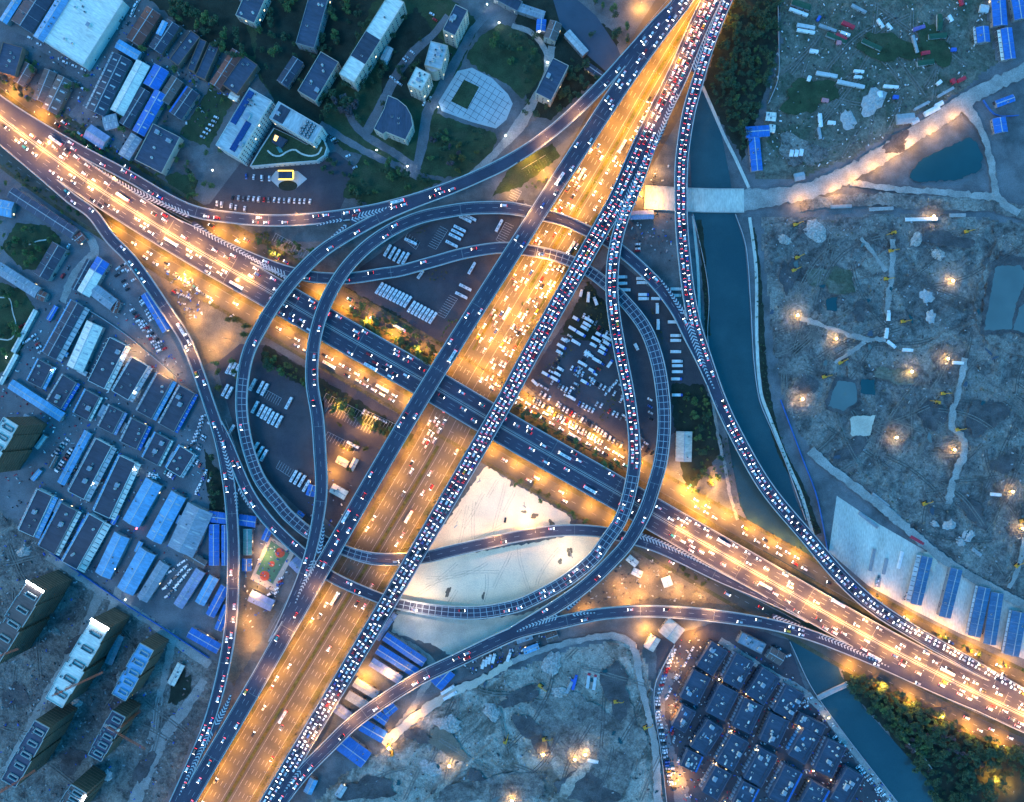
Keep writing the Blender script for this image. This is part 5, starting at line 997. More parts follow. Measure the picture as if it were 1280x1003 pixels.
def scatter(poly, n, gap, rr):
    xs = [p[0] for p in poly]; ys = [p[1] for p in poly]; out = []; k = 0
    while len(out) < n and k < n * 60:
        k += 1; x, y = rr.uniform(min(xs), max(xs)), rr.uniform(min(ys), max(ys))
        if not point_in(poly, x, y) or any((x-a)**2 + (y-b)**2 < gap*gap for a, b in out): continue
        p = P(x, y)
        if any((p[0]-b_[0].location[0])**2 + (p[1]-b_[0].location[1])**2 < (min(b_[1], b_[2]) / 2 + 3)**2 for b_ in BLD): continue
        out.append((x, y))
    return out
KW = {'leaf_dark': 'dark green', 'leaf_mid': 'green', 'leaf_olive': 'olive', 'leaf_rosy': 'dusky pink'}
def under_deck(x, y):
    p = P(x, y); return any(inside(ROADS[k], p[0], p[1], 0, -1.0, 99) for k in DECKS)
for poly, n, gap, kinds, where, (r0, r1) in (
 ([(330,-5),(375,-5),(360,50),(345,72),(325,60)], 11, 6, 'leaf_dark leaf_mid', 'in the dark grove between the campus blocks', (3.2, 4.8)),
 ([(388,128),(425,112),(455,80),(470,62),(462,118),(442,150),(412,152)], 20, 6, 'leaf_dark leaf_dark leaf_rosy', 'in the dark wood below the white roofed block', (3.4, 5)),
 ([(420,-5),(452,-5),(436,42),(408,70),(396,60)], 10, 6, 'leaf_dark leaf_mid', 'left of the long white roofed block', (3.2, 4.8)),
 ([(188,-3),(240,12),(300,42),(318,72),(300,78),(235,40)], 22, 6.5, 'leaf_dark leaf_dark leaf_mid', 'in the dark belt behind the slim roofs', (3.6, 5.2)),
 ([(636,40),(660,52),(674,64),(678,86),(664,108),(650,118),(640,80),(610,70),(600,58)], 13, 8, 'leaf_mid leaf_dark', 'on the oval lawn above the plaza', (2.6, 4.6)),
 ([(538,160),(560,165),(600,185),(608,196),(575,216),(535,212)], 15, 7, 'leaf_dark leaf_rosy leaf_mid leaf_olive', 'on the lawn below the plaza', (2.6, 4.6)),
 ([(430,240),(446,205),(470,196),(505,212),(530,228),(480,250)], 15, 7, 'leaf_dark leaf_mid', 'in the grove beside the hotel drive', (2.8, 4.6)),
 ([(735,-4),(765,12),(795,42),(788,62),(762,36)], 8, 7, 'leaf_dark leaf_mid', 'on the right bank of the grey canal', (3, 4.4)), ([(722,80),(700,88),(692,135),(735,120),(762,100)], 11, 7, 'leaf_dark', 'between the beige block and the flyover', (3, 4.6)),
 ([(8,305),(30,284),(56,290),(54,330),(25,334)], 10, 7, 'leaf_dark leaf_mid', 'in the upper left park', (3, 4.6)), ([(-4,360),(22,362),(40,392),(22,440),(-4,460)], 12, 7, 'leaf_dark leaf_mid', 'in the lower left park', (3, 4.4)),
 ([(430,368),(500,404),(556,440),(546,464),(480,426),(426,394)], 26, 5.5, 'leaf_mid leaf_mid leaf_olive', 'in the belt below the bus park', (3.0, 4.8)), ([(332,440),(400,478),(505,545),(498,560),(400,496),(330,456)], 24, 5.5, 'leaf_mid leaf_olive leaf_dark', 'in the belt below the expressway, left of the flyovers', (3.0, 4.8)),
 ([(648,506),(700,536),(776,578),(770,592),(690,552),(640,522)], 18, 5.5, 'leaf_dark leaf_mid', 'in the belt along the truck park', (2.8, 4.2)), ([(846,490),(880,485),(902,560),(904,604),(872,604),(852,540)], 12, 7, 'leaf_dark leaf_mid', 'in the wedge between ramp and truck park', (2.8, 4.4)),
 ([(856,592),(885,590),(892,618),(862,622)], 6, 6, 'leaf_dark leaf_olive', 'in the small clump below the pinkish roof', (2.6, 3.8)), ([(308,288),(350,298),(398,316),(386,338),(340,320)], 15, 5.5, 'leaf_olive leaf_olive leaf_mid', 'in the amber lit wedge below the upper ramp', (2.4, 3.6)),
 ([(258,456),(292,446),(302,470),(276,490)], 6, 6, 'leaf_olive leaf_mid', 'at the edge of the lit lot by the loop ramps', (2.8, 3.8)), ([(288,398),(310,398),(312,420),(290,420)], 4, 6, 'leaf_olive', 'in the round clump on the lit lot', (3.2, 4.2)), ([(264,565),(276,585),(280,645),(265,642)], 7, 6, 'leaf_dark', 'between the left ramp and the stall yard', (2.6, 3.6)),
 ([(406,196),(420,200),(420,222),(408,224)], 4, 6, 'leaf_dark', 'at the round end of the hotel', (2.6, 3.4)), ([(238,214),(262,218),(272,240),(262,252),(236,248)], 7, 6, 'leaf_mid leaf_dark', 'on the hedged plot left of the hotel', (2.6, 3.8)), ([(642,586),(700,622),(738,650),(712,654),(642,606)], 10, 6, 'leaf_olive leaf_mid', 'in the lit belt above the white sand', (2.2, 3.2)),
 ([(850,702),(888,716),(884,736),(848,720)], 5, 6, 'leaf_olive', 'at the wall of the amber yard', (2.2, 3.2)), ([(425,530),(445,520),(462,560),(450,590),(432,590)], 6, 6, 'leaf_olive', 'beside the cream kiosks', (2.4, 3.4))):
    pts = [p for p in scatter(poly, n, gap, TR) if not under_deck(*p)]
    ks = [TR.choice(kinds.split()) for _ in pts]; cn = {}
    for (x, y), k in sorted(zip(pts, ks)):
        cn[k] = cn.get(k, 0) + 1; nn = ks.count(k)
        tree(x, y, TR.uniform(r0, r1), k, (f"{ordn(cn[k])} {KW[k]} tree from left, {where}" if nn > 1 else f"{KW[k]} tree {where}"), 'trees ' + where)
for where, pts, k, r_ in (('in the row above the expressway at upper left', [(88,167),(96,171),(104,176),(110,182),(118,187),(129,193)], 'leaf_mid', 3.0), ('in the row along the brown sheds', [(2,100),(12,107),(22,113),(31,120),(40,127)], 'leaf_dark', 2.8), ('below the expressway at the left edge', [(27,221),(36,227),(47,239),(91,262),(101,269)], 'leaf_dark', 2.8), ('on the bare verge at right', [(1170,792),(1179,796),(1200,805),(1211,811),(1221,816),(1254,830),(1277,838)], 'leaf_mid', 2.2), ('in the middle of the works yard at upper left', [(46,92),(90,112),(183,66),(222,90),(155,163)], 'leaf_mid', 4.0)):
    for i, (x, y) in enumerate(pts): tree(x, y, r_ * TR.uniform(.85, 1.15), k, f"{ordn(i + 1)} {KW[k]} tree from left, {where}", 'trees ' + where)
def mass(name, label, cat, polys, m, rr, nleaf=150, h=1.0, zc=.55):
    """one object of many leaf clumps: woodland or shrubbery nobody would count"""
    vs = []
    for poly, n, gap, r0, r1 in polys:
        for x, y in scatter(poly, n, gap, rr):
            if under_deck(x, y): continue
            p = P(x, y); r_ = rr.uniform(r0, r1); g = rr.choice(GEO); a = rr.uniform(0, 6.28); c, s = math.cos(a), math.sin(a); hh = r_ * h * rr.uniform(.8, 1.2)
            idx = rr.sample(range(len(g) // 4), min(nleaf, len(g) // 4)); k = 1.35 if nleaf < 300 else 1
            for i in idx:
                q = g[4*i:4*i+4]; mx = [sum(v[j] for v in q) / 4 for j in range(3)]
                for v in q:
                    w_ = [mx[j] + (v[j] - mx[j]) * k for j in range(3)]
                    vs.append((p[0] + r_*(w_[0]*c - w_[1]*s), p[1] + r_*(w_[0]*s + w_[1]*c), hh * zc * 2 + hh * w_[2] * .85))
    me = bpy.data.meshes.new(name); me.from_pydata(vs, [], [(i, i+1, i+2, i+3) for i in range(0, len(vs), 4)]); me.materials.append(M[m]); me.update()
    return tag(link(name, me), label, cat, None, 'stuff')
mass('woodland', 'dense dark wood at the top between flyover and field', 'woodland', [([(920,-8),(972,-8),(971,60),(948,138),(930,198),(908,155),(884,112),(898,50)], 150, 4.5, 2, 5.6)], 'leaf_dark', TR, 300)
mass('woodland', 'dense wood beside the dark river at lower right', 'woodland', [([(1056,838),(1100,851),(1200,906),(1295,938),(1295,965),(1255,968),(1225,1012),(1175,1012),(1112,915),(1063,866)], 230, 5, 2, 6.2)], 'leaf_dark', TR, 300)
mass('woodland', 'lighter green trees scattered through the wood beside the dark river', 'woodland', [([(1070,852),(1120,872),(1180,905),(1150,945),(1112,905)], 40, 8, 3, 4.6), ([(1200,915),(1280,942),(1240,962)], 14, 8, 3, 4)], 'leaf_mid', TR, 260)
def strippoly(key, a, b, o0, o1):
    r = ROADS[key]; s0, s1 = sorted((near(r, *a), near(r, *b))); k = 14; up, dn = [], []
    for i in range(k + 1):
        for o, l in ((o0, up), (o1, dn)): q = at(r, s0 + (s1 - s0) * i / k, o * S)[0]; l.append((q[0] / S + 640, 501.5 - q[1] / S))
    return up + dn[::-1]
mass('shrubbery', 'clipped shrubs along the lit side roads of the expressway', 'shrubs', [(strippoly('N', (360,345), (640,500), 10, 15), 45, 4, .9, 1.5), (strippoly('N', (650,505), (780,580), 9, 15), 30, 4, .9, 1.5), (strippoly('S', (440,470), (520,510), -9, -15), 20, 4, .9, 1.5), (strippoly('S', (620,560), (760,640), -9, -16), 36, 4, .9, 1.5), (strippoly('N', (840,610), (1000,690), 9, 15), 22, 5, .9, 1.5), (strippoly('S', (240,350), (330,400), -9, -14), 14, 4, .9, 1.5), (strippoly('N', (230,262), (330,325), -2, 12), 24, 5, .9, 1.6), ([(1095,845),(1210,908),(1200,915),(1090,855)], 30, 5, 1, 2)], 'leaf_olive', TR, 110)
mass('shrubbery', 'low shrubs along the verges of the wide ground road', 'shrubs', [(strippoly('K', (520,610), (470,690), 29, 34), 26, 4, .9, 1.7), (strippoly('K', (445,730), (300,975), 29, 34), 30, 5, .8, 1.4), (strippoly('K', (640,395), (600,470), -30, -36), 14, 4, .8, 1.4), (strippoly('K', (430,755), (300,975), -29, -33), 20, 5, .7, 1.2)], 'leaf_olive', TR, 110)
mass('shrubbery', 'rough bushes on the river banks', 'shrubs', [([(940,290),(950,345),(954,425),(962,500),(985,570),(1010,620),(1026,670),(1014,668),(980,575),(955,500),(947,425),(944,345)], 90, 4, .8, 1.6), ([(870,275),(882,335),(888,420),(882,420),(876,335)], 30, 4, .7, 1.3), ([(905,530),(920,600),(935,650),(925,655),(905,590)], 26, 4, .8, 1.6)], 'leaf_dark', TR, 110)
mass('shrubbery', 'planting strips between the bays of the truck park', 'shrubs', [([(672,470),(735,405),(740,410),(680,478)], 22, 4, .8, 1.6), ([(700,500),(760,440),(766,446),(708,506)], 22, 4, .8, 1.6), ([(730,350),(765,395),(755,428),(735,400)], 26, 4, .8, 1.8), ([(745,520),(775,480),(782,490),(755,530)], 16, 4, .8, 1.8), ([(815,380),(830,420),(826,440),(812,400)], 16, 4, .8, 1.6), ([(530,330),(560,333),(556,352),(535,354)], 16, 4, .8, 1.6), ([(518,282),(535,282),(532,292),(520,292)], 8, 4, .8, 1.4)], 'leaf_olive', TR, 110)
mass('shrubbery', 'weedy bushes on the upper right field', 'shrubs', [([(975,0),(1060,0),(1110,20),(1160,40),(1240,60),(1200,105),(1100,165),(1000,215),(955,200),(975,100)], 170, 7, .6, 1.8)], 'leaf_dark', TR, 90)

mass('woodland', 'dark belts of trees between the campus blocks and lanes at the top', 'woodland', [([(325,-5),(500,-5),(560,60),(530,118),(470,160),(400,150),(345,120),(318,60)], 60, 7, 2.2, 5.2), ([(640,45),(770,35),(780,85),(700,150),(655,150)], 18, 7, 2, 4.6), ([(420,200),(520,215),(560,225),(480,255),(425,255)], 14, 7, 2, 4), ([(500,95),(530,85),(545,130),(520,125)], 8, 6, 1.6, 3), ([(560,160),(620,170),(600,210),(540,215)], 10, 7, 2, 3.6)], 'leaf_dark', TR, 330)
mass('woodland', 'loose trees between the sheds of the upper left works', 'woodland', [([(0,60),(130,100),(230,60),(300,90),(280,190),(210,230),(130,190),(60,150)], 42, 9, 1.6, 3.6), ([(0,200),(60,235),(120,300),(60,345),(0,340)], 20, 9, 1.6, 3.4)], 'leaf_mid', TR, 300)
mass('woodland', 'dusky and olive crowns in the wood beside the dark river', 'woodland', [([(1110,880),(1200,912),(1230,960),(1180,990),(1130,930)], 22, 8, 2.4, 4.2)], 'leaf_rosy', TR, 300)
mass('woodland', 'mixed green crowns in the wood at the top beside the field', 'woodland', [([(920,0),(968,0),(966,60),(935,180),(910,150),(900,60)], 30, 8, 2, 4.4)], 'leaf_mid', TR, 300)
mass('shrubbery', 'small bushes along the outer verges of the expressway at the left', 'shrubs', [(strippoly('N', (10,100), (230,262), 2, 12), 60, 4, .9, 2.2), (strippoly('S', (0,190), (110,275), -2, -12), 22, 4, .9, 2), (strippoly('N', (1050,735), (1290,865), 2, 12), 16, 7, .9, 1.8)], 'leaf_olive', TR, 110)

mass('shrubbery', 'undergrowth bushes of the green belts beside the bus and truck parks', 'shrubs', [([(430,366),(500,402),(556,440),(546,466),(480,428),(426,392)], 70, 3.5, 1.1, 2.4), ([(332,440),(400,478),(505,545),(498,560),(400,496),(330,456)], 60, 3.5, 1.1, 2.4), ([(648,506),(700,536),(776,578),(770,592),(690,552),(640,522)], 50, 3.5, 1, 2.2), ([(846,490),(880,485),(902,560),(904,604),(872,604),(852,540)], 40, 4, 1.2, 2.6), ([(310,288),(350,298),(398,316),(386,338),(340,320)], 34, 4, 1, 2.2), ([(655,345),(690,350),(680,420),(650,470)], 6, 5, 1, 2), ([(700,200),(690,240),(650,240),(672,200)], 14, 5, 1, 2.2), ([(560,400),(545,430),(575,400)], 8, 4, 1, 2)], 'leaf_mid', TR, 140)
# ---------------------------------------------------------------- vehicles
VR = random.Random(5)
for nm, c_, r_ in (('car_white', (.66, .67, .68), .3), ('car_silver', (.38, .40, .42), .3), ('car_black', (.022, .024, .028), .25), ('car_red', (.42, .02, .02), .3), ('car_blue', (.03, .09, .32), .3), ('car_grey', (.13, .14, .15), .3), ('car_yellow', (.60, .36, .03), .35), ('car_teal', (.03, .26, .28), .3)):
    M[nm] = mat(nm, c_, r_, .04, .5, 0, metal=.1, spec=.5)
M['car_glass'] = mat('car_glass', (.018, .022, .03), .1, 0, 1, 0, spec=.6); M['tyre'] = mat('tyre', (.015, .015, .016), .9, 0, 1, 0)
M['headlamp'] = emat('headlamp', (1.0, .96, .90), 3.0); M['tail_lamp'] = emat('tail_lamp', (1.0, .03, .035), 2.2); M['lamp_off'] = mat('lamp_off', (.3, .3, .32), .2, 0, 1, 0)
def car_geo(L, W, h, cab0, cab1, hood, lit=True):
    """front at +x. materials: 0 paint 1 glass 2 tyre 3 headlamp 4 tail lamp"""
    b = MB(); zs = hood
    prof = [(-L/2, .35), (-L/2 + .06, zs * .92), (cab0 - .25, zs), (cab1 + .45, zs * .98), (L/2 - .35, zs * .86), (L/2, zs * .55), (L/2 - .02, .32)]
    n = len(prof); vs = [(x, s * W/2 * (1 if .3 < z < zs * .9 else .93), z) for s in (1, -1) for x, z in prof]
    b.add(vs, [(i, n + i, n + i + 1, i + 1) for i in range(n - 1)] + [(0, n - 1, 2*n - 1, n), tuple(range(n)), tuple(range(2*n - 1, n - 1, -1))], 0)
    w1, w2 = W * .46, W * .38; x0, x1, x2, x3 = cab0 - .30, cab0 + .12, cab1 - .15, cab1 + .55
    vs = [(x0, w1, zs - .02), (x0, -w1, zs - .02), (x3, -w1, zs - .04), (x3, w1, zs - .04), (x1, w2, h), (x1, -w2, h), (x2, -w2, h), (x2, w2, h)]
    b.add(vs, [(0, 1, 5, 4), (1, 2, 6, 5), (2, 3, 7, 6), (3, 0, 4, 7)], 1); b.add([(x1, w2, h), (x1, -w2, h), (x2, -w2, h), (x2, w2, h)], [(0, 1, 2, 3)], 0)
    b.add([(x1 - .06, w2 + .03, h - .05), (x1 - .06, -w2 - .03, h - .05), (x2 + .06, -w2 - .03, h - .05), (x2 + .06, w2 + .03, h - .05)], [(0, 4 - 4, 1, 2)][:0] or [(0, 1, 2, 3)], 0)
    for x in (-L * .3, L * .3):
        for s in (1, -1): b.bar((x, s * (W/2 - .22), .32), (x, s * (W/2 + .01), .32), .32, 8, 2)
    for s in (1, -1):
        y = s * W * .33
        b.add([(L/2 - .32, y - .2, zs * .86 + .03), (L/2 - .32, y + .2, zs * .86 + .03), (L/2 + .04, y + .2, zs * .60), (L/2 + .04, y - .2, zs * .60)], [(0, 1, 2, 3)], 3)
        b.add([(-L/2 + .24, y - .26, zs * .985), (-L/2 + .24, y + .26, zs * .985), (-L/2 - .03, y + .26, zs * .6), (-L/2 - .03, y - .26, zs * .6)], [(0, 1, 2, 3)], 4)
    return b
def box_geo(L, W, h, cabl=0):
    b = MB(); b.box(-cabl / 2, 0, .45, L - cabl, W, h - .45, 0, 0, .97)
    if cabl: b.box(L/2 - cabl/2 - .05, 0, .45, cabl - .2, W * .94, h * .72 - .45, 5, 0, .95)
    b.box(L/2 - .28, 0, h * .45, .5, W * .9, h * .28, 1); b.box(0, W/2, h * .55, L * .75 - cabl, .05, h * .24, 1) if not cabl else None; b.box(0, -W/2, h * .55, L * .75 - cabl, .05, h * .24, 1) if not cabl else None
    for x in (-L * .3, L * .32):
        for s in (1, -1): b.bar((x, s * (W/2 - .3), .45), (x, s * (W/2 + .01), .45), .45, 8, 2)
    for s in (1, -1):
        b.box(L/2, s * W * .36, .7, .25, .5, .35, 3); b.box(-L/2 + .02, s * W * .36, .9, .25, .5, .35, 4)
    return b
SHAPES = {'car': car_geo(4.6, 1.82, 1.46, -1.5, .55, .88), 'suv': car_geo(4.8, 1.95, 1.72, -2.0, .55, 1.02), 'van': car_geo(5.2, 2.0, 2.1, -2.25, 1.35, 1.2)}
LEN = {'car': 4.6, 'suv': 4.8, 'van': 5.2}
VM = {}
def vmesh(shape, col, lit):
    k = (shape, col, lit)
    if k not in VM: VM[k] = SHAPES[shape].mesh(shape, [M['car_' + col], M['car_glass'], M['tyre'], M['headlamp'] if lit else M['lamp_off'], M['tail_lamp'] if lit else M['lamp_off']])
    return VM[k]
COLW = {'white': .52, 'silver': .22, 'black': .10, 'red': .045, 'blue': .03, 'grey': .08, 'yellow': .015, 'teal': .015}
def pick():
    x = VR.random() * sum(COLW.values())
    for k, v in COLW.items():
        x -= v
        if x <= 0: return k
    return 'white'
CARS = []           # shape, colour, lit, x, y, z, rz, slope, label, group
def lane_name(i, n): return {1: 'single lane', 2: ('left lane', 'right lane')[i] if n == 2 else '', }.get(n) or ('leftmost lane' if i == 0 else 'rightmost lane' if i == n - 1 else ordn(i + 1) + ' lane from the left')
RN = {'L': 'free flowing diagonal flyover', 'M': 'jammed diagonal flyover', 'B': 'upper left curving ramp', 'G': 'left edge ramp', 'C': 'jammed truck park ramp', 'F': 'outer left loop ramp', 'H': 'inner left loop ramp', 'E': 'grid lined ramp', 'J': 'lower sweeping ramp', 'R': 'jammed riverside ramp', 'A': 'broad expressway', 'K': 'wide ground road', 'N': 'upper side road', 'S': 'lower side road'}
def flow(key, offs, direction, gap, jit, s0=0, s1=None, vans=.12, lanes=None):
    """vehicles along the lanes; direction +1 with the points, -1 against; gap mean headway"""
    r = ROADS[key]; s1 = s1 or r.L
    for li, off in enumerate(offs):
        s = s0 + VR.uniform(0, gap)
        while s < s1 - 3:
            sh = 'van' if VR.random() < vans else ('suv' if VR.random() < .3 else 'car'); p, a, hw = at(r, s, off + VR.gauss(0, .16))
            blocked = others_inside(key, p, -.9, 1.2, [k for k in DECKS if k < key]) if key in DECKS else False
            vis = key in DECKS or not any(inside(ROADS[k], p[0], p[1], 0, 1.0, 99) for k in DECKS)
            if abs(off) < hw - 1.2 and not blocked and vis and abs(p[0]) < 470 and abs(p[1]) < 375:
                b = at(r, s + 2)[0]; c = at(r, s - 2)[0]; sl = math.atan2(b[2] - c[2], max(.1, math.hypot(b[0]-c[0], b[1]-c[1])))
                CARS.append([sh, pick(), True, p[0], p[1], p[2] + .03, a if direction > 0 else a + math.pi, sl * direction, (key, off, s), None])
            s += LEN[sh] + max(1.1, VR.gauss(gap, jit)) if gap < 8 else LEN[sh] + max(4, VR.expovariate(1 / gap))
A_l = LANE['A']
def q(key, x, y): return near(ROADS[key], x, y)
flow('M', LANE['M'], -1, 2.6, .9); flow('R', LANE['R'], -1, 2.9, 1.0, 0, q('R', 1150, 795)); flow('R', [0, 3.2], -1, 3.2, 1.0, q('R', 1150, 795)); flow('C', LANE['C'], -1, 3.0, 1.2, 0, q('C', 790, 590)); flow('C', LANE['C'], -1, 26, 9, q('C', 790, 600))
flow('L', LANE['L'], 1, 44, 10, q('L', 768, 120), None, .3); flow('L', LANE['L'], 1, 13, 5, 0, q('L', 768, 120)); flow('B', LANE['B'], -1, 36, 9, 0, None, .3); flow('G', LANE['G'], 1, 34, 8, 0, None, .3); flow('F', LANE['F'], 1, 62, 9, 0, None, .3); flow('H', LANE['H'], 1, 62, 9, 0, None, .3); flow('E', LANE['E'], -1, 60, 9, 0, q('E', 625, 310)); flow('E', LANE['E'], -1, 90, 9, q('E', 625, 310)); flow('J', LANE['J'], 1, 36, 8, 0, None, .3)
for sg in (1, -1):
    offs = [sg * abs(o) for o in A_l if o > 0]
    flow('A', offs, 1 if sg < 0 else -1, 21, 5, 0, q('A', 330, 360), .3); flow('A', offs, 1 if sg < 0 else -1, 38, 9, q('A', 330, 360), q('A', 850, 662), .2); flow('A', offs, 1 if sg < 0 else -1, 17, 5, q('A', 850, 662), None, .3)
flow('A', [14.5, 18.0], -1, 3.0, .9, q('A', 1215, 860)); flow('A', [15.5], -1, 14, 5, 0, q('A', 200, 285)); flow('A', [-16.5], 1, 14, 5, 0, q('A', 95, 215))
ku = [5.2, 8.9, 12.4, 15.9, 19.4, 23]
flow('K', ku, 1, 15, 5, q('K', 815, 103), q('K', 690, 315), .25); flow('K', [-o for o in ku], -1, 14, 5, q('K', 765, 190), q('K', 640, 400), .2); flow('K', ku[:4], 1, 7, 4, q('K', 690, 320), q('K', 590, 480), .2); flow('K', [-o for o in ku[:5]], -1, 9, 3, q('K', 640, 400), q('K', 610, 450), .2)
flow('K', ku[:4], 1, 75, 9, q('K', 560, 540)); flow('K', [-o for o in ku[:4]], -1, 70, 9, q('K', 560, 540)); flow('K', [-5.2, -8.9, -12.4], -1, 7, 3, q('K', 572, 510), q('K', 540, 572))
flow('N', [2.4, -2.4], -1, 3.6, 1.5, q('N', 650, 500), q('N', 790, 590), .3); flow('N', [2.4, -2.4], -1, 24, 8, q('N', 850, 620), None, .3); flow('N', [2.4, -2.4], -1, 40, 8, q('N', 60, 150), q('N', 640, 490)); flow('S', [2.4, -2.4], 1, 3.8, 1.6, q('S', 395, 440), q('S', 500, 500), .3); flow('S', [2.4, -2.4], 1, 30, 8, q('S', 150, 290), q('S', 390, 440)); flow('S', [2.4, -2.4], 1, 45, 8, q('S', 620, 560), None)
COACH = [('A',12.2,60,190),('A',5.2,150,250),('A',-5.3,215,300),('A',-9,300,345),('A',9,400,400),('A',-12,470,450),('A',5.2,700,575),('A',-9,740,605),('A',8.8,900,690),('A',-5.3,960,730),('A',12.3,1040,770),('A',-12.2,1100,805),('A',5.2,1180,846),('K',5.2,770,180),('K',-12.4,740,230),('K',12.4,700,300),('K',-5.2,640,395),('K',8.9,500,640),('K',-8.9,430,755),('K',5.2,345,890),('L',0,700,225),('L',4,560,445),('L',-4,440,650),('N',2.4,480,440),('N',-2.4,720,545),('S',2.4,470,495),('S',-2.4,410,455),('B',1.8,500,256),('G',1.8,225,415)]
for key, off, px, py in COACH:
    p, a, hw = at(ROADS[key], near(ROADS[key], px, py), off); ux, uy = math.cos(a), math.sin(a)
    CARS[:] = [c for c in CARS if abs((c[3]-p[0])*ux + (c[4]-p[1])*uy) > 9.5 or abs(-(c[3]-p[0])*uy + (c[4]-p[1])*ux) > 2.2 or abs(c[5]-p[2]) > 2]
# labels: ordinal along the lane, counted from the top of the picture (from the left for the crossing roads)
bylane = {}
for c in CARS:
    k, off, s = c[8]; bylane.setdefault((k, round(off * 2)), []).append(c)
for key in RN:
    ls = sorted(k for k in bylane if k[0] == key)
    seen = {}
    ls = sorted(ls, key=lambda k: -k[1]) 
    for i, k in enumerate(ls):
        cs = sorted(bylane[k], key=lambda c: (-c[4] if key in 'LMCRKGFHEJ' else c[3]))
        cn = {}
        for c in cs:
            w_ = c[1] + ' ' + {'car': 'car', 'suv': 'tall car', 'van': 'van'}[c[0]]
            cn[w_] = cn.get(w_, 0) + 1
            ln = ordn(i + 1) + ' lane from ' + ('upper' if key in 'ANSBJ' else 'right') + ' edge'
            c[9] = 'cars on the ' + RN[key]
            c[8] = f"{ordn(cn[w_])} {w_} from {'top' if key in 'LMCRKGFHEJ' else 'left'}, {ln}, {RN[key]}"
# parked cars, rows by hand: x0, y0, x1, y1, count, heading in picture degrees (counter-clockwise), fill
PARK = [(292,248,394,253,17,80,.85),(272,255,312,263,8,85,.8),(308,221,337,224,4,88,.9),(148,336,158,330,4,30,1),(146,345,156,338,3,30,1),(155,352,160,362,3,30,1),(162,338,168,350,3,30,.9),(166,388,206,436,14,30,1),(174,402,200,438,11,25,.95),(176,372,190,400,8,35,.9),(27,408,40,402,3,28,1),(24,432,38,425,3,28,1),(43,420,52,440,5,30,.8),
 (206,735,236,705,10,30,.95),(210,745,238,712,10,30,.95),(203,722,232,700,9,30,.9),(188,728,178,748,6,30,.8),(262,530,240,580,14,-30,.8),(255,520,240,560,10,20,.8),(258,590,246,615,8,80,.9),(235,560,262,600,10,60,.6),(100,566,92,590,8,-35,.9),(68,570,85,550,6,-30,.9),(72,588,90,562,8,-30,.9),(185,592,196,596,5,65,1),(208,590,218,597,4,60,.9),(156,612,168,596,4,60,.7),
 (842,812,823,868,15,15,.95),(822,872,823,900,8,5,.95),(825,905,832,945,11,5,1),(833,948,838,980,9,0,1),(838,940,842,985,8,0,.7),(838,902,848,950,8,70,.6),(868,806,848,845,9,60,.7),(845,845,830,880,5,60,.4),(1000,873,1015,890,5,40,.8),(1020,895,1060,940,8,40,.6),(1072,958,1110,1000,12,40,.8),(955,800,985,820,6,20,.7),(990,860,1012,872,5,20,.8),
 (676,492,697,505,5,60,.9),(700,508,727,525,7,62,.95),(728,524,756,543,8,62,.95),(757,545,776,557,5,62,.9),(668,478,690,490,4,-30,.5),(780,520,812,560,8,-30,.8),(746,505,776,522,7,62,.9),(796,556,815,566,4,60,.9),(812,500,815,540,6,-28,.7),(686,470,700,445,6,-30,.85),(700,440,712,420,5,-30,.85),(720,470,735,440,7,-30,.85),(735,480,752,455,5,-30,.9),(708,495,720,480,4,-30,.9),(752,432,765,412,4,-30,.8),(758,492,770,478,4,60,.9),(776,500,782,480,4,60,.7),(640,265,655,258,2,60,.8),
 (435,196,444,210,3,30,.9),(262,145,276,152,0,30,1),(254,172,274,142,7,-25,.95),(262,176,282,148,0,-25,1),(535,215,545,50,0,0,1),(540,18,552,40,4,-30,.8),(506,76,515,66,4,-40,.9),(490,98,500,106,4,-30,.9),(562,70,550,92,4,60,.7),(545,118,530,130,3,60,.6),(648,148,664,158,4,-40,.6),(410,170,420,178,4,30,.8),(160,30,175,-2,7,60,.8),(150,25,158,12,4,60,.7),(38,48,55,60,4,-20,.7),(82,78,105,88,5,-20,.7),(92,100,105,112,4,-25,.9),
 (797,306,797,314,4,3,1),(992,192,1000,192,0,0,1),(548,640,552,640,0,0,1),(1143,722,1128,752,8,75,.6),(1150,720,1138,750,6,75,.5),(1093,735,1098,722,4,80,.7),(632,650,632,650,1,85,1),(664,498,690,513,8,62,.95),(690,516,720,533,9,62,.95),(720,534,752,553,9,62,.95),(772,470,782,500,6,-30,.8),(715,460,740,475,7,62,.85),(742,478,768,492,7,62,.85),(690,478,712,490,6,62,.8),(724,505,745,516,6,62,.8),(730,395,745,404,4,62,.8),(748,410,762,420,4,62,.8),(862,608,858,606,1,45,1),(290,395,282,401,2,30,.8),(264,378,268,385,2,55,.7),(243,360,262,372,4,-25,.7),(218,365,236,372,4,-30,.7),(345,740,352,722,5,25,.8),(330,750,338,742,2,30,.8),(86,308,94,298,2,60,.7),(80,345,86,335,2,60,.8),(455,515,460,518,2,60,1),(470,522,486,530,4,-28,.7)]
NP = 0
for x0, y0, x1, y1, n, an, fill in PARK:
    for i in range(n):
        if VR.random() > fill: continue
        t = i / max(1, n - 1); p = P(x0 + (x1-x0)*t + VR.gauss(0, .25), y0 + (y1-y0)*t + VR.gauss(0, .25))
        sh = 'van' if VR.random() < .14 else ('suv' if VR.random() < .3 else 'car'); NP += 1
        CARS.append([sh, pick(), False, p[0], p[1], .22, rad(an) + VR.choice((0, math.pi)) + VR.gauss(0, .05), 0, 'parked', None])
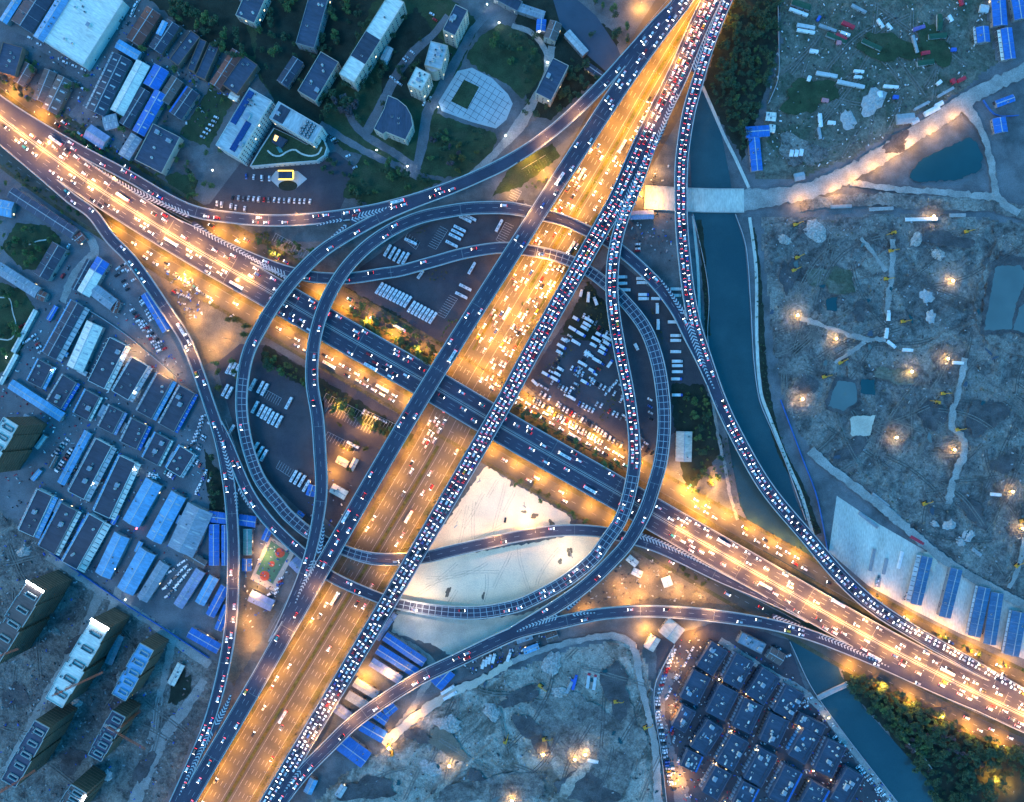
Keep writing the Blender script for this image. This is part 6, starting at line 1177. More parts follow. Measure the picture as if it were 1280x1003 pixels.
# the 300 that show largest are things, the rest one mass
def show(c): return {'car': 4.6*1.82, 'suv': 4.8*1.95, 'van': 5.2*2.0}[c[0]] / (H - c[5])**2 if c[8] != 'parked' else 0
idx = sorted(range(len(CARS)), key=lambda i: -show(CARS[i])); single = set(idx[:300])
NAMES = {'car': 'car', 'suv': 'car', 'van': 'van'}
rest = {}
for i, c in enumerate(CARS):
    if i in single:
        o = link(NAMES[c[0]], vmesh(c[0], c[1], c[2]), None, (c[3], c[4], c[5]), (0, -c[7], c[6])); tag(o, c[8], NAMES[c[0]], c[9])
    else: rest.setdefault((c[0], c[1], c[2]), []).append(c)
vs, fs, ms, mats, base = [], [], [], [], 0
for k, cs in rest.items():
    me = vmesh(*k); sh = SHAPES[k[0]]; mi = len(mats); mats += list(me.materials); v0 = np.array(sh.v)
    for c in cs:
        co, si = math.cos(c[6]), math.sin(c[6]); ct, st = math.cos(-c[7]), math.sin(-c[7])
        x = v0[:, 0] * ct + v0[:, 2] * st; z = -v0[:, 0] * st + v0[:, 2] * ct
        vs += list(zip(x * co - v0[:, 1] * si + c[3], x * si + v0[:, 1] * co + c[4], z + c[5])); fs += [[i + base for i in f] for f in sh.f]; ms += [m + mi for m in sh.m]; base += len(v0)
me = bpy.data.meshes.new('car_traffic'); me.from_pydata(vs, [], fs)
for m in mats: me.materials.append(m)
me.polygons.foreach_set('material_index', ms); me.update(); tag(link('car_traffic', me), 'remaining mass of queued and parked cars on roads and lots', 'cars', None, 'stuff')
print('CARS', len(CARS), 'parked', NP, 'trees', NTREE)
# buses: body, roof unit, windscreen
def bus_proto(L, W, h, roofc):
    b = MB(); b.prism([(-L/2, -W/2), (L/2 - .4, -W/2), (L/2, -W/2 + .5), (L/2, W/2 - .5), (L/2 - .4, W/2), (-L/2, W/2)], .4, h); body = b.mesh('body', M['car_' + roofc])
    g = MB(); g.box(0, W/2 + .01, h * .5, L * .86, .05, h * .3); g.box(0, -W/2 - .01, h * .5, L * .86, .05, h * .3); side = g.mesh('side_window', M['car_glass'])
    g = MB(); g.box(L/2 + .01, 0, h * .42, .06, W * .75, h * .42); front = g.mesh('windscreen', M['car_glass'])
    g = MB(); g.box(-L * .12, 0, h, 2.6, W * .6, .28, 0, 0, .92); g.box(L * .22, 0, h, 1.0, W * .45, .18); g.box(-L * .36, 0, h, .9, W * .45, .15); unit = g.mesh('roof_unit', M['machine'])
    g = MB()
    for x in (-L * .28, L * .3):
        for s in (1, -1): g.bar((x, s * (W/2 - .3), .48), (x, s * (W/2 + .02), .48), .48, 10)
    wh = g.mesh('wheels', M['tyre']); return [('body', body), ('side_window', side), ('windscreen', front), ('roof_unit', unit), ('wheels', wh)]
BUS = bus_proto(11.2, 2.25, 3.1, 'white'); MINI = bus_proto(8.0, 2.3, 2.9, 'white')
def bus(x, y, an, label, group, proto=None, z=.1):
    t = tag(empty('bus', P(x, y, 0)[:2] + (z,), rad(an)), label, 'bus', group)
    for nm, me in proto or BUS: link(nm, me, t)
def row(pts, an, where, proto=None, group=None):
    pts = sorted(pts)
    for i, (x, y) in enumerate(pts): bus(x, y, an, (f"{ordn(i + 1)} white bus from left, {where}" if len(pts) > 1 else f"white parked bus {where}"), group or 'parked buses ' + where, proto)
def lin(x0, y0, x1, y1, n): return [(x0 + (x1-x0)*i/(n-1), y0 + (y1-y0)*i/(n-1)) for i in range(n)]
row(lin(475, 361, 510, 378, 9), 56, 'in the long row beside the tree belt'); row(lin(515, 384, 541.5, 398, 7), 56, 'right end of the long row beside trees')
row([(485,314),(491,317),(496.5,320),(502,323),(507.5,324)], 60, 'in the group of five under the loop ramp'); row([(514,303)], -25, 'alone beside the shrub island'); row([(575,287),(572,292),(569,297),(565,306),(582,275),(588,273)], -27, 'in the stack at the upper end of the bus park')
row([(624,283)], 62, 'alone near the upper flyover edge'); row([(590,336)], 60, 'alone beside the lower flyover edge'); row([(582,360),(577,370)], -27, 'in the pair near the long flyover'); row([(526,344)], 55, 'short one next to the round shrub island', MINI)
row([(288,460),(292.5,461),(297,463)], 62, 'left of the outer loop, upper group'); row([(283,488),(288,491)], 62, 'left of the outer loop, lower pair'); row([(317,481),(327,484),(332,487)], 62, 'right of the outer loop, top group'); row([(320,509)], 62, 'alone just right of the outer loop'); row([(327,513),(331.5,516),(336,518),(340,522),(345,524),(350,527)], 62, 'in the row of six inside the loops'); row([(362,504)], 62, 'alone at the bay near the inner loop')
row([(290,538)], 58, 'alone under the left ramp'); row([(320,560),(326,565),(331,569)], 60, 'in the group of three inside the outer loop'); row([(368,595),(373,598),(378.5,601),(384,607)], 60, 'in the group of four near the blue roof'); row([(442,556)], -28, 'alone in the amber parking')
# coaches and lorries on the move
MOV = {}
for key, off, px, py, dr in (('A',12.2,60,190,-1),('A',5.2,150,250,-1),('A',-5.3,215,300,1),('A',-9,300,345,1),('A',9,400,400,-1),('A',-12,470,450,1),('A',5.2,700,575,-1),('A',-9,740,605,1),('A',8.8,900,690,-1),('A',-5.3,960,730,1),('A',12.3,1040,770,-1),('A',-12.2,1100,805,1),('A',5.2,1180,846,-1),('K',5.2,770,180,1),('K',-12.4,740,230,-1),('K',12.4,700,300,1),('K',-5.2,640,395,-1),('K',8.9,500,640,1),('K',-8.9,430,755,-1),('K',5.2,345,890,1),('L',0,700,225,1),('L',4,560,445,1),('L',-4,440,650,1),('N',2.4,480,440,-1),('N',-2.4,720,545,-1),('S',2.4,470,495,1),('S',-2.4,410,455,1),('B',1.8,500,256,-1),('G',1.8,225,415,1)):
    MOV.setdefault(key, []).append((px, off, py, dr))
for key, l_ in MOV.items():
    for i, (px, off, py, dr) in enumerate(sorted(l_)):
        r = ROADS[key]; p, a, hw = at(r, near(r, px, py), off)
        t = tag(empty('bus', (p[0], p[1], p[2] + .03), a if dr > 0 else a + math.pi), (f"{ordn(i + 1)} coach from left driving on the {RN[key]}" if len(l_) > 1 else f"coach driving on the {RN[key]}"), 'bus', 'coaches on the move')
        for nm, me in BUS: link(nm, me, t)
        for s_ in (-1, 1): b = MB(); b.box(5.65, s_ * .9, .7, .25, .5, .4); b.build('headlight', M['headlamp'], t); b = MB(); b.box(-5.6, s_ * .9, .9, .2, .5, .5); b.build('tail_light', M['tail_lamp'], t)
def trk(x, y, an, label, L, W, h, cab, colr, cabc, group=None):
    t = tag(empty('truck', P(x, y, 0)[:2] + (.1,), rad(an)), label, 'truck', group)
    b = MB(); b.box(-cab/2, 0, .9, L - cab, W, h - .9); b.build('cargo_box', M['paint_' + colr], t)
    b = MB(); b.box(L/2 - cab/2 + .1, 0, .5, cab - .3, W * .94, h * .7, 0, 0, .94); b.build('cab', M['paint_' + cabc], t)
    b = MB(); b.box(L/2 - .08, 0, h * .5, .12, W * .8, h * .25); b.build('windscreen', M['car_glass'], t)
    b = MB(); b.box(0, 0, .55, L * .95, W * .5, .35)
    for x_ in (-L * .36, -L * .22, L * .36):
        for s in (1, -1): b.bar((x_, s * (W/2 - .35), .48), (x_, s * W/2, .48), .48, 8)
    b.build('chassis', M['tyre'], t)
TK = [(777,347,2),(777,355,2),(781,363,0),(801.5,349,0),(802,354,0),(804,369,0),(804,374,0),(820,374,0),(821,386,90),(822,406,90),(841,403,0),(844,420,0),(844,426,0),(844,362,0),(844,370,0),(844,440,0),(846,452,0),(846,457.5,0),(846,465,0),(845,474,0),(846,494,0),(726,367,75),(735,372,85),(744,377,110),(795,434,-62),(762,455,55)]
P5 = [(890,105),(980,115),(965,145),(950,170),(870,178),(925,212),(1050,215),(1030,250),(1010,288),(890,270),(810,255),(790,298),(1103,238),(1105,278),(1082,312),(1070,340),(775,338),(978,352),(1035,395),(935,418),(782,455),(760,490),(745,525),(680,490),(605,550),(1000,465),(950,545),(860,655)]
TK += [(560 + a / 5.57, 380 + b / 5.57, -30 if a != 605 else -45) for a, b in P5]
TK = sorted(TK)
for i, (x, y, an) in enumerate(TK):
    big = an in (0, 2, 90); cabc = VR.choice(('white', 'white', 'blue', 'pale')); L_ = 9.0 if big else VR.choice((6.2, 7.4, 8.6))
    trk(x, y, an, f"white box truck parked in the truck park, {ordn(i + 1)} truck from the left", L_, 2.4, 3.1, 1.9, 'white', cabc, 'trucks in the truck park')
for i, (x, y, an) in enumerate([(612,823,75),(617,822,75),(604,829,75),(608,826,75),(636,820,70),(560,861,32),(563,868,30)]): trk(x, y, an, f"white box truck by the sand track below the sweeping ramp, {ordn(i + 1)} listed from the right" if 0 else f"white box truck by the sand track below the lower ramp, {ordn(sorted([612,617,604,608,636,560,563]).index(x) + 1)} from the left", 8 if i < 5 else 13, 2.5, 3.2, 2, 'white', 'white', 'trucks below the lower ramp')
# machines of the building sites
M['digger_yellow'] = mat('digger_yellow', (.55, .27, .03), .55, .15, 1, .1)
def digger(x, y, an, swing, label, z=1.6):
    t = tag(empty('excavator', P(x, y, 0)[:2] + (z - 1.1,), rad(an)), label, 'excavator', 'excavators on the building sites')
    for s in (-1, 1): b = MB(); b.prism([(-2.2, s*1.35 - .35), (2.2, s*1.35 - .35), (2.2, s*1.35 + .35), (-2.2, s*1.35 + .35)], 0, 1.0); b.build('track', M['tyre'], t)
    b = MB(); b.box(-.5, 0, 1.05, 3.6, 2.7, 1.2, 0, 0, .95); b.box(-1.9, 0, 1.1, 1.0, 2.6, 1.5); h_ = b.build('house', M['digger_yellow'], t)
    b = MB(); b.box(.7, .85, 2.0, 1.5, 1.0, 1.3, 0, 0, .9); b.build('cab', M['car_glass'], h_)
    b = MB(); b.bar((.9, -.2, 1.9), (3.4, -.2, 4.6), .32, 6, 0, .28); b.bar((3.4, -.2, 4.6), (5.6, -.2, 4.0), .28, 6, 0, .24); b.build('boom', M['digger_yellow'], t)
    b = MB(); b.bar((5.6, -.2, 4.0), (6.3, -.2, 1.3), .24, 6, 0, .2); b.build('stick', M['digger_yellow'], t)
    b = MB(); b.add([(5.7, -.8, 1.4), (5.7, .4, 1.4), (6.7, .4, 1.3), (6.7, -.8, 1.3), (5.6, -.8, .4), (5.6, .4, .4), (6.2, .4, .2), (6.2, -.8, .2)], [(3, 2, 1, 0), (4, 5, 6, 7), (0, 1, 5, 4), (1, 2, 6, 5), (2, 3, 7, 6), (3, 0, 4, 7)]); b.build('bucket', M['dark_metal'], t)
DG = [(994,281,20,'near the river end of the upper site edge'),(996,322,25,'above the upper left pair on the right site'),(992,338,25,'lower one of the upper left pair on the right site'),(1115,292,200,'at the head of the forked track'),(1113,314,10,'on the forked track'),(1107,349,5,'on the stem of the forked track'),(1128,402,10,'right of the white trucks'),(1207,290,12,'below the white wall on the right site'),(1050,453,30,'at the lower end of the short track'),(1030,471,15,'beside the greenish basin'),(1178,492,5,'beside the second lamp track'),(1170,503,170,'below the greenish basin on the open site'),(1196,537,10,'at the bend of the long lower track'),(1276,651,8,'at the right edge of the site'),(1155,629,20,'at the end of the long lower track'),(1270,706,40,'on the short lane at lower right'),(676,857,-35,'with its long arm out on the sandy site'),(681,923,8,'beside the two bright lamps on the sandy site'),(770,876,5,'on the dark strip of the sandy site'),(807,908,25,'on the pale track of the sandy site'),(632,925,70,'at the centre of the sandy site'),(486,930,60,'at the lit mouth of the sandy lane'),(490,940,100,'below the lit mouth of the sandy lane')]
for x, y, an, w_ in DG: digger(x, y, an, 0, 'orange yellow excavator ' + w_)
for i, (x, y, an, w_) in enumerate([(1109,395,88,'upright on the track'),(1106.5,417,80,'at the bend'),(1112.5,431,-38,'after the bend'),(1133,438,-4,'lying flat along the lower track'),(1196,454,-3,'beside the lamp on the second track'),(741,950,-12,'beside the bright lamps of the sandy site'),(1243,618,-5,'next to the lamp at the right edge')]): trk(x, y, an, 'white tipper truck ' + w_, 9, 2.6, 3.0, 2, 'white', 'white', 'white trucks on the building sites')
for x, y, an, w_, c_ in ((712,857,65,'upper one of the long pair on the sandy site','grey'),(718,852,75,'blue ended one on the sandy site','blue'),(735,850,82,'first of two long pale ones on the sandy site','pale'),(743,852,82,'second of two long pale ones on the sandy site','pale'),(1145,675,-30,'beside the concrete lot lane','red')): trk(x, y, an, 'long flatbed truck, ' + w_, 13, 2.5, 2.2, 2.2, c_, 'red' if c_ in ('red', 'pale') else 'blue', 'long trucks on the sites')
# spoil heaps, pipe stacks and sheet covers
M['rubble'] = mat('rubble', (.30, .29, .27), .95, .4, .6, .3); M['sheet_white'] = mat('sheet_white', (.32, .33, .33), .7, .2, .5, .2)
def heap(x, y, r_, h, m, label, z=1.5):
    b = MB(); n = 18; b.v.append((0, 0, h)); rr = random.Random(int(x * 7 + y))
    for k in range(1, 5):
        for i in range(n): a = 2*math.pi*i/n; q_ = r_ * k / 4 * rr.uniform(.75, 1.2); b.v.append((q_*math.cos(a), q_*math.sin(a) * .7, h * (1 - (k/4)**1.3) + (rr.uniform(-.2, .25) * h if k < 4 else -.6)))
    for i in range(n):
        j = (i+1) % n; b.f.append([0, 1+i, 1+j]); b.m.append(0)
        for k in range(3): b.f.append([1+k*n+i, 1+(k+1)*n+i, 1+(k+1)*n+j, 1+k*n+j]); b.m.append(0)
    o = b.build('heap', M[m], None, P(x, y, 0)[:2] + (z,), (0, 0, rr.uniform(0, 6))); tag(o, label, 'heap')
for x, y, r_, h, m, l in ((1186,656,6,2.5,'sheet_white','white covered heap beside the lower lane of the right site'),(1168,655,4,2,'sheet_white','small white heap left of the white covered heap'),(1210,670,7,2.2,'sheet_white','white heap by the pit on the right site'),(1200,677,5,2,'sheet_white','lower white heap by the pit on the right site'),(1163,397,6,1.5,'sheet_white','pale heap under the upper right lamp'),(1158,371,7,1.2,'sheet_white','flat pale sheet heap below the upper right lamp'),(1145,300,7,2.4,'rubble','ridged rubble heap at the top of the right site'),(1172,318,7,2.4,'rubble','second ridged rubble heap at the top of the right site'),(1020,290,12,2,'rubble','wide pale heap near the forked track'),(980,300,6,2,'rubble','heap beside the river end of the right site'),(1090,128,13,2.5,'sheet_white','white rubbish heap along the sunken yard'),(1060,150,9,2,'sheet_white','white rubbish heap left of the sunken yard'),(690,830,12,2,'rubble','pale heap at the top of the sandy site'),(560,905,12,2.5,'rubble','dark edged heap on the sandy site'),(615,890,9,2,'rubble','heap right of the sandy lane'),(700,865,8,2,'rubble','heap beside the long trucks'),(540,960,10,2,'rubble','low heap near the lower edge of the sandy site'),(70,790,5,2,'rubble','rubble heap between the towers'),(150,845,5,2,'rubble','rubble heap in the alley of the towers'),(30,690,7,2,'rubble','rubble heap above the lit tower'),(95,880,6,2,'rubble','rubble heap below the white tower'),(135,970,6,2,'sheet_white','white heap near the lower left tower')): heap(x, y, r_, h, m, l, .05 if x < 250 else 1.2)
for i, (x, y, an, L_, m) in enumerate([(1100,262,3,30,'sheet_white'),(1050,259,2,26,'paint_grey'),(1150,275,1,40,'paint_white'),(1195,270,1,20,'sheet_white'),(1220,690,-38,14,'sheet_white'),(1085,650,-38,30,'paint_grey'),(1100,625,-38,26,'sheet_white'),(1115,640,-40,24,'paint_grey'),(1090,700,78,28,'paint_grey'),(1106,708,78,20,'paint_grey'),(1125,700,76,22,'paint_white'),(1098,728,80,12,'paint_grey')]):
    b = MB()
    for k in range(4): b.bar((-L_*S/2, (k - 1.5) * .8, .45), (L_*S/2, (k - 1.5) * .8, .45), .38, 6)
    for k in range(3): b.bar((-L_*S/2, (k - 1) * .8, 1.1), (L_*S/2, (k - 1) * .8, 1.1), .38, 6)
    b.box(-L_*S*.3, 0, .0, .3, 3.4, .12); b.box(L_*S*.3, 0, .0, .3, 3.4, .12)
    tag(b.build('pipe_stack', M[m], None, P(x, y, 0)[:2] + (1.4 if y < 600 else .12,), (0, 0, rad(an))), f"bundle of long pale pipes on the right building ground, {ordn(i + 1)} one" if 0 else 'bundle of long pipes ' + ['below the dirt road, middle one','below the dirt road, left one','below the lower dirt road edge, longest one','at the right end below the dirt road','beside the white heaps by the pit','along the pale lane, upper grey one','along the pale lane, whitish one','along the pale lane, lower grey one','on the concrete lot, longest dark one','on the concrete lot, middle one','on the concrete lot beside the blue shed','on the concrete lot, shortest one'][i], 'pipes')

# loose bits nobody would count: rubble, planks, goods
def debris(name, label, polys, mats_, rr, z):
    b = MB()
    for poly, n, s0, s1 in polys:
        for x, y in scatter(poly, n, .8, rr):
            if under_deck(x, y): continue
            q_ = P(x, y); l, w_, h_ = rr.uniform(s0, s1), rr.uniform(s0, s1) * .5, rr.uniform(.3, 1.2); b.box(q_[0], q_[1], z, l, w_, h_, rr.randrange(len(mats_)), rr.uniform(0, 3.14), rr.uniform(.5, 1))
    tag(b.build(name, [M[m] for m in mats_]), label, 'debris', None, 'stuff')
SITE = [(955,275),(1290,280),(1290,755),(1240,730),(1180,690),(1100,630),(1020,575),(985,515),(966,450)]
debris('rubble', 'scattered rubble and small gear over the right building site', [(SITE, 900, .6, 2.6)], ['rubble', 'mud', 'amber_dirt', 'paint_grey', 'dark_metal', 'field_dirt', 'mud'], VR, 1.0)
debris('rubble', 'scattered rubble over the sandy building site', [([(480,940),(560,880),(650,835),(780,800),(815,840),(828,1000),(420,1000)], 420, .6, 2.6)], ['rubble', 'mud', 'amber_dirt', 'paint_grey', 'dark_metal'], VR, .8)
debris('rubble', 'small litter and gear over the upper right field', [([(978,0),(1235,0),(1205,108),(1060,200),(950,222),(960,130)], 420, .6, 2.4)], ['paint_white', 'paint_grey', 'rubble', 'dark_metal', 'paint_pale'], VR, .3)
debris('rubble', 'building material lying between the netted towers', [([(0,640),(60,690),(240,800),(255,860),(200,1000),(0,1000)], 520, .7, 2.8)], ['rubble', 'paint_grey', 'dark_metal', 'paint_blue', 'roof_brown', 'sheet_white'], VR, .03)
debris('debris', 'goods and clutter lying in the lanes of the industrial estate', [([(0,480),(60,380),(140,350),(230,450),(262,620),(262,760),(130,730),(0,630)], 620, .7, 2.4)], ['paint_white', 'paint_grey', 'dark_metal', 'paint_blue', 'paint_pale', 'roof_brown', 'paint_red'], VR, .2)
debris('debris', 'goods and clutter in the yards of the upper left works', [([(0,100),(40,60),(150,0),(300,60),(290,120),(200,220),(110,180)], 360, .7, 2.4)], ['paint_white', 'paint_grey', 'dark_metal', 'paint_blue', 'roof_brown'], VR, .15)
debris('debris', 'goods and stalls crowded between the market halls and along the river path', [([(840,800),(900,800),(990,840),(1060,920),(1120,1003),(850,1003),(825,900)], 700, .6, 2.2)], ['paint_white', 'paint_grey', 'dark_metal', 'paint_red', 'paint_blue', 'roof_brown', 'paint_pale'], VR, .15)
debris('debris', 'timber and gear lying in the amber yard under the ramp', [([(700,755),(765,690),(850,705),(885,750),(820,765)], 160, .7, 3)], ['rubble', 'paint_pale', 'dark_metal', 'roof_brown'], VR, .06)
debris('debris', 'gear and huts rubbish on the lit lot and under the ramps at left', [([(205,335),(240,345),(255,395),(232,400)], 90, .8, 3), ([(300,680),(335,640),(375,690),(340,760),(300,800)], 130, .7, 2.4), ([(380,600),(440,600),(430,660),(395,680)], 60, .7, 2.4), ([(570,825),(640,800),(700,790),(660,812),(590,845)], 110, .7, 2.6), ([(785,205),(838,200),(842,330),(790,300)], 120, .7, 2.4)], ['paint_white', 'paint_grey', 'dark_metal', 'roof_brown', 'paint_blue'], VR, .07)
# ---------------------------------------------------------------- lamps: every lamp is a post with its own light
SOD = (1.0, 0.40, 0.045); WARM = (1.0, 0.72, 0.42); COOL = (0.9, 0.95, 1.0)
def ldata(nm, c, p, size, spread=180):
    l = bpy.data.lights.new(nm, 'AREA'); l.shape = 'DISK'; l.size = size; l.color = c; l.energy = p
    try: l.spread = rad(spread)
    except Exception: pass
    return l
PW = 0.40
LD = {'road': ldata('road_lamp_light', SOD, 3500 * PW, 1.2, 175), 'deck': ldata('deck_lamp_light', (1.0, .42, .07), 3000 * PW, .8, 160), 'side': ldata('side_lamp_light', SOD, 4000 * PW, .8, 178), 'dirt': ldata('track_lamp_light', (1.0, .45, .12), 1900 * PW, 1, 175), 'flood': ldata('flood_light', (1.0, .68, .38), 1300 * PW, 1.2, 175), 'flood_low': ldata('flood_light', (1.0, .74, .48), 3000 * PW, 1.2, 175), 'weak': ldata('yard_lamp_light', (1.0, .45, .10), 1700 * PW, .8, 178), 'soft': ldata('deck_soft_light', (1.0, .47, .13), 1900 * PW, .8, 160)}
M['lens_amber'] = emat('lens_amber', (1.0, .6, .2), 30.0, 'NONE'); M['lens_white'] = emat('lens_white', (1.0, .93, .8), 40.0, 'NONE'); M['lens_cool'] = emat('lens_cool', (.9, .97, 1.0), 20.0, 'NONE')
def lamp_meshes(h, reach, double):
    p = MB(); p.bar((0, 0, 0), (0, 0, h), .13, 7, 0, .07); p.bar((0, 0, 0), (0, 0, .5), .24, 7)
    a, hd, ln = MB(), MB(), MB()
    for s in ((1, -1) if double else (1,)):
        a.bar((0, 0, h - .6), (s * reach * .5, 0, h + .05), .06, 5); a.bar((s * reach * .5, 0, h + .05), (s * reach, 0, h + .2), .05, 5)
        hd.box(s * (reach + .3), 0, h + .12, 1.1, .45, .18, 0, 0, .8); ln.box(s * (reach + .3), 0, h + .04, .8, .35, .08)
    return [('pole', p.mesh('pole', M['steel'])), ('arm', a.mesh('arm', M['steel'])), ('lamp_head', hd.mesh('lamp_head', M['machine'])), ('lens', ln.mesh('lens', M['lens_amber']))]
LM = {(13, 2.2, 0): lamp_meshes(13, 2.2, 0), (13, 2.2, 1): lamp_meshes(13, 2.2, 1), (11, 2.2, 1): lamp_meshes(11, 2.2, 1), (9, 1.4, 0): lamp_meshes(9, 1.4, 0), (6, .6, 0): lamp_meshes(6, .6, 0)}
NL = 0
def lamp(p, an, kind, light, label, group):
    """post at p (metres); the arm points along an"""
    global NL; NL += 1
    t = tag(empty('street_lamp', p, an), label, 'street lamp', group)
    hd = None
    for nm, me in LM[kind]:
        o = link(nm, me, hd if nm == 'lens' else t); hd = o
    for s in ((1, -1) if kind[2] else (1,)):
        o = bpy.data.objects.new('lamp_light', LD[light]); COL.objects.link(o); o.parent = t; o.location = (s * (kind[1] + .3), 0, kind[0] - .02)
def lamprow(key, off, face, s0, s1, gap, kind, light, where, up=0.0, frm='top', clear=None):
    """a row of lamps; the arms point across the road to side face (+1 left of the points)"""
    r = ROADS[key]; s = s0 + gap * .4; ps = []
    while s < s1:
        p, a, hw = at(r, s, 0); o = off if off is not None else 0
        if off == 'L': o = hw - .2
        if off == 'R': o = -hw + .2
        p, a, hw = at(r, s, o, up)
        hit = any(k != key and inside(ROADS[k], p[0], p[1], p[2], -1.0, 99) and (ROADS[k].C[np.argmin((ROADS[k].C[:,0]-p[0])**2+(ROADS[k].C[:,1]-p[1])**2), 2] > p[2] - 1) and (ROADS[k].C[np.argmin((ROADS[k].C[:,0]-p[0])**2+(ROADS[k].C[:,1]-p[1])**2), 2] < p[2] + 13) for k in DECKS)
        if not hit and abs(p[0]) < 465 and abs(p[1]) < 370: ps.append((p, a + (math.pi/2 if face > 0 else -math.pi/2)))
        s += gap
    ps.sort(key=lambda q_: -q_[0][1] if frm == 'top' else q_[0][0])
    for i, (p, a) in enumerate(ps): lamp(p, a, kind, light, f"{ordn(i + 1)} street lamp from {frm}, {where}", 'street lamps ' + where)
nk = lambda x, y: near(K, x, y)
lamprow('K', 27 * S, -1, nk(700, 300), nk(655, 372), 27, (13, 2.2, 0), 'road', 'on the upper left edge of the wide ground road'); lamprow('K', 28 * S, -1, nk(578, 505), K.L, 24, (13, 2.2, 0), 'road', 'on the left edge of the wide ground road, lower half'); lamprow('K', -28 * S, 1, nk(578, 505), K.L, 24, (13, 2.2, 0), 'road', 'on the right edge of the wide ground road, lower half')
lamprow('K', 0, 1, 0, nk(590, 480), 26, (13, 2.2, 1), 'road', 'with two arms on the median of the wide ground road'); lamprow('K', 30 * S, -1, 0, nk(590, 480), 30, (13, 2.2, 0), 'road', 'on the left part of the wide ground road, upper half'); lamprow('K', -30 * S, 1, 0, nk(590, 480), 30, (13, 2.2, 0), 'road', 'on the right part of the wide ground road, upper half')
rN, rS = ROADS['N'], ROADS['S']
lamprow('N', -10 * S, 1, near(rN, 360, 340), near(rN, 560, 455), 24, (9, 1.4, 0), 'side', 'along the upper side road, left of the flyovers', frm='left'); lamprow('N', 10 * S, -1, near(rN, 645, 500), near(rN, 1000, 700), 22, (9, 1.4, 0), 'side', 'along the upper side road, right of the flyovers', frm='left'); lamprow('N', 10 * S, -1, near(rN, 1000, 700), rN.L, 30, (9, 1.4, 0), 'side', 'along the upper side road beside the riverside ramp', frm='left'); lamprow('N', -9 * S, 1, near(rN, 0, 110), near(rN, 350, 330), 30, (9, 1.4, 0), 'side', 'along the upper side road at the upper left', frm='left')
lamprow('S', 10 * S, -1, near(rS, 130, 290), near(rS, 510, 510), 24, (9, 1.4, 0), 'side', 'along the lower side road, left of the flyovers', frm='left'); lamprow('S', 9 * S, -1, near(rS, 600, 560), near(rS, 900, 735), 24, (9, 1.4, 0), 'side', 'along the lower side road above the white sand', frm='left'); lamprow('S', -9 * S, 1, near(rS, 1050, 815), rS.L, 28, (9, 1.4, 0), 'side', 'along the lower side road beside the wood', frm='left')
rA = ROADS['A']
lamprow('A', 0, 1, 0, near(rA, 320, 355), 25, (11, 2.2, 1), 'deck', 'with two arms on the expressway barrier, left part', .9, 'left'); lamprow('A', 0, 1, near(rA, 840, 655), rA.L, 25, (11, 2.2, 1), 'deck', 'with two arms on the expressway barrier, right part', .9, 'left')
lamprow('A', 'L', -1, near(rA, 950, 719), near(rA, 1120, 815), 40, (9, 1.4, 0), 'soft', 'on the upper parapet of the expressway, right part', 1, 'left')
rL, rM = ROADS['L'], ROADS['M']
lamprow('L', 'R', 1, 0, near(rL, 800, 75), 34, (9, 1.4, 0), 'soft', 'on the inner parapet of the free flowing flyover, upper part', 1); lamprow('M', 'L' if 0 else 'R', 1, 0, near(rM, 805, 180), 26, (9, 1.4, 0), 'deck', 'on the inner parapet of the jammed flyover, upper part', 1); lamprow('L', 'R', 1, near(rL, 705, 218), near(rL, 660, 285), 30, (9, 1.4, 0), 'soft', 'on the free flowing flyover below the upper left ramp', 1); lamprow('L', 'L', -1, near(rL, 400, 715), near(rL, 330, 840), 40, (9, 1.4, 0), 'weak', 'on the outer parapet of the free flowing flyover, lower part', 1)
lamprow('M', 'L', -1, near(rM, 420, 865), rM.L, 30, (9, 1.4, 0), 'soft', 'on the jammed flyover near the lower edge', 1)
rJ, rG, rB, rR = ROADS['J'], ROADS['G'], ROADS['B'], ROADS['R']
lamprow('J', 'R', 1, near(rJ, 905, 771), near(rJ, 770, 766), 28, (9, 1.4, 0), 'soft', 'on the lower sweeping ramp over the market street', 1, 'left'); lamprow('J', 'R', 1, near(rJ, 530, 846), near(rJ, 425, 918), 28, (9, 1.4, 0), 'soft', 'on the lower sweeping ramp by the blue sheds', 1, 'left'); lamprow('G', 'R' if 0 else 'L', -1, near(rG, 205, 382), near(rG, 245, 458), 30, (9, 1.4, 0), 'soft', 'on the left edge ramp above the trucks', 1); lamprow('G', 'L', -1, near(rG, 291, 700), near(rG, 285, 800), 34, (9, 1.4, 0), 'weak', 'on the left edge ramp beside the blue roofs', 1)
lamprow('B', 'L', -1, near(rB, 250, 266), near(rB, 420, 271), 34, (9, 1.4, 0), 'weak', 'on the upper left ramp before the hotel', 1, 'left'); lamprow('B', 'R', 1, near(rB, 615, 212), near(rB, 740, 118), 34, (9, 1.4, 0), 'soft', 'on the upper left ramp near the flyover', 1, 'left'); lamprow('F', 'L', -1, near(ROADS['F'], 600, 681), near(ROADS['F'], 700, 664), 34, (9, 1.4, 0), 'weak', 'on the ramp crossing the white sand', 1, 'left'); lamprow('R', 'L', -1, near(rR, 1130, 784), rR.L, 34, (9, 1.4, 0), 'soft', 'on the riverside ramp at the right edge', 1, 'left')
for i, (x, y, an, k) in enumerate(sorted([(1042,243,70,'dirt'),(1066,228,65,'weak'),(1092,212,60,'dirt'),(1115,198,60,'weak'),(1137,184,60,'dirt'),(1164,168,60,'weak'),(1192,151,60,'dirt'),(1000,256,75,'weak')])): lamp(P(x, y, 1.2), rad(an), (9, 1.4, 0), k, f"street lamp on the lower side of the dirt road, {ordn(i + 1)} from the bridge", 'street lamps on the dirt road')
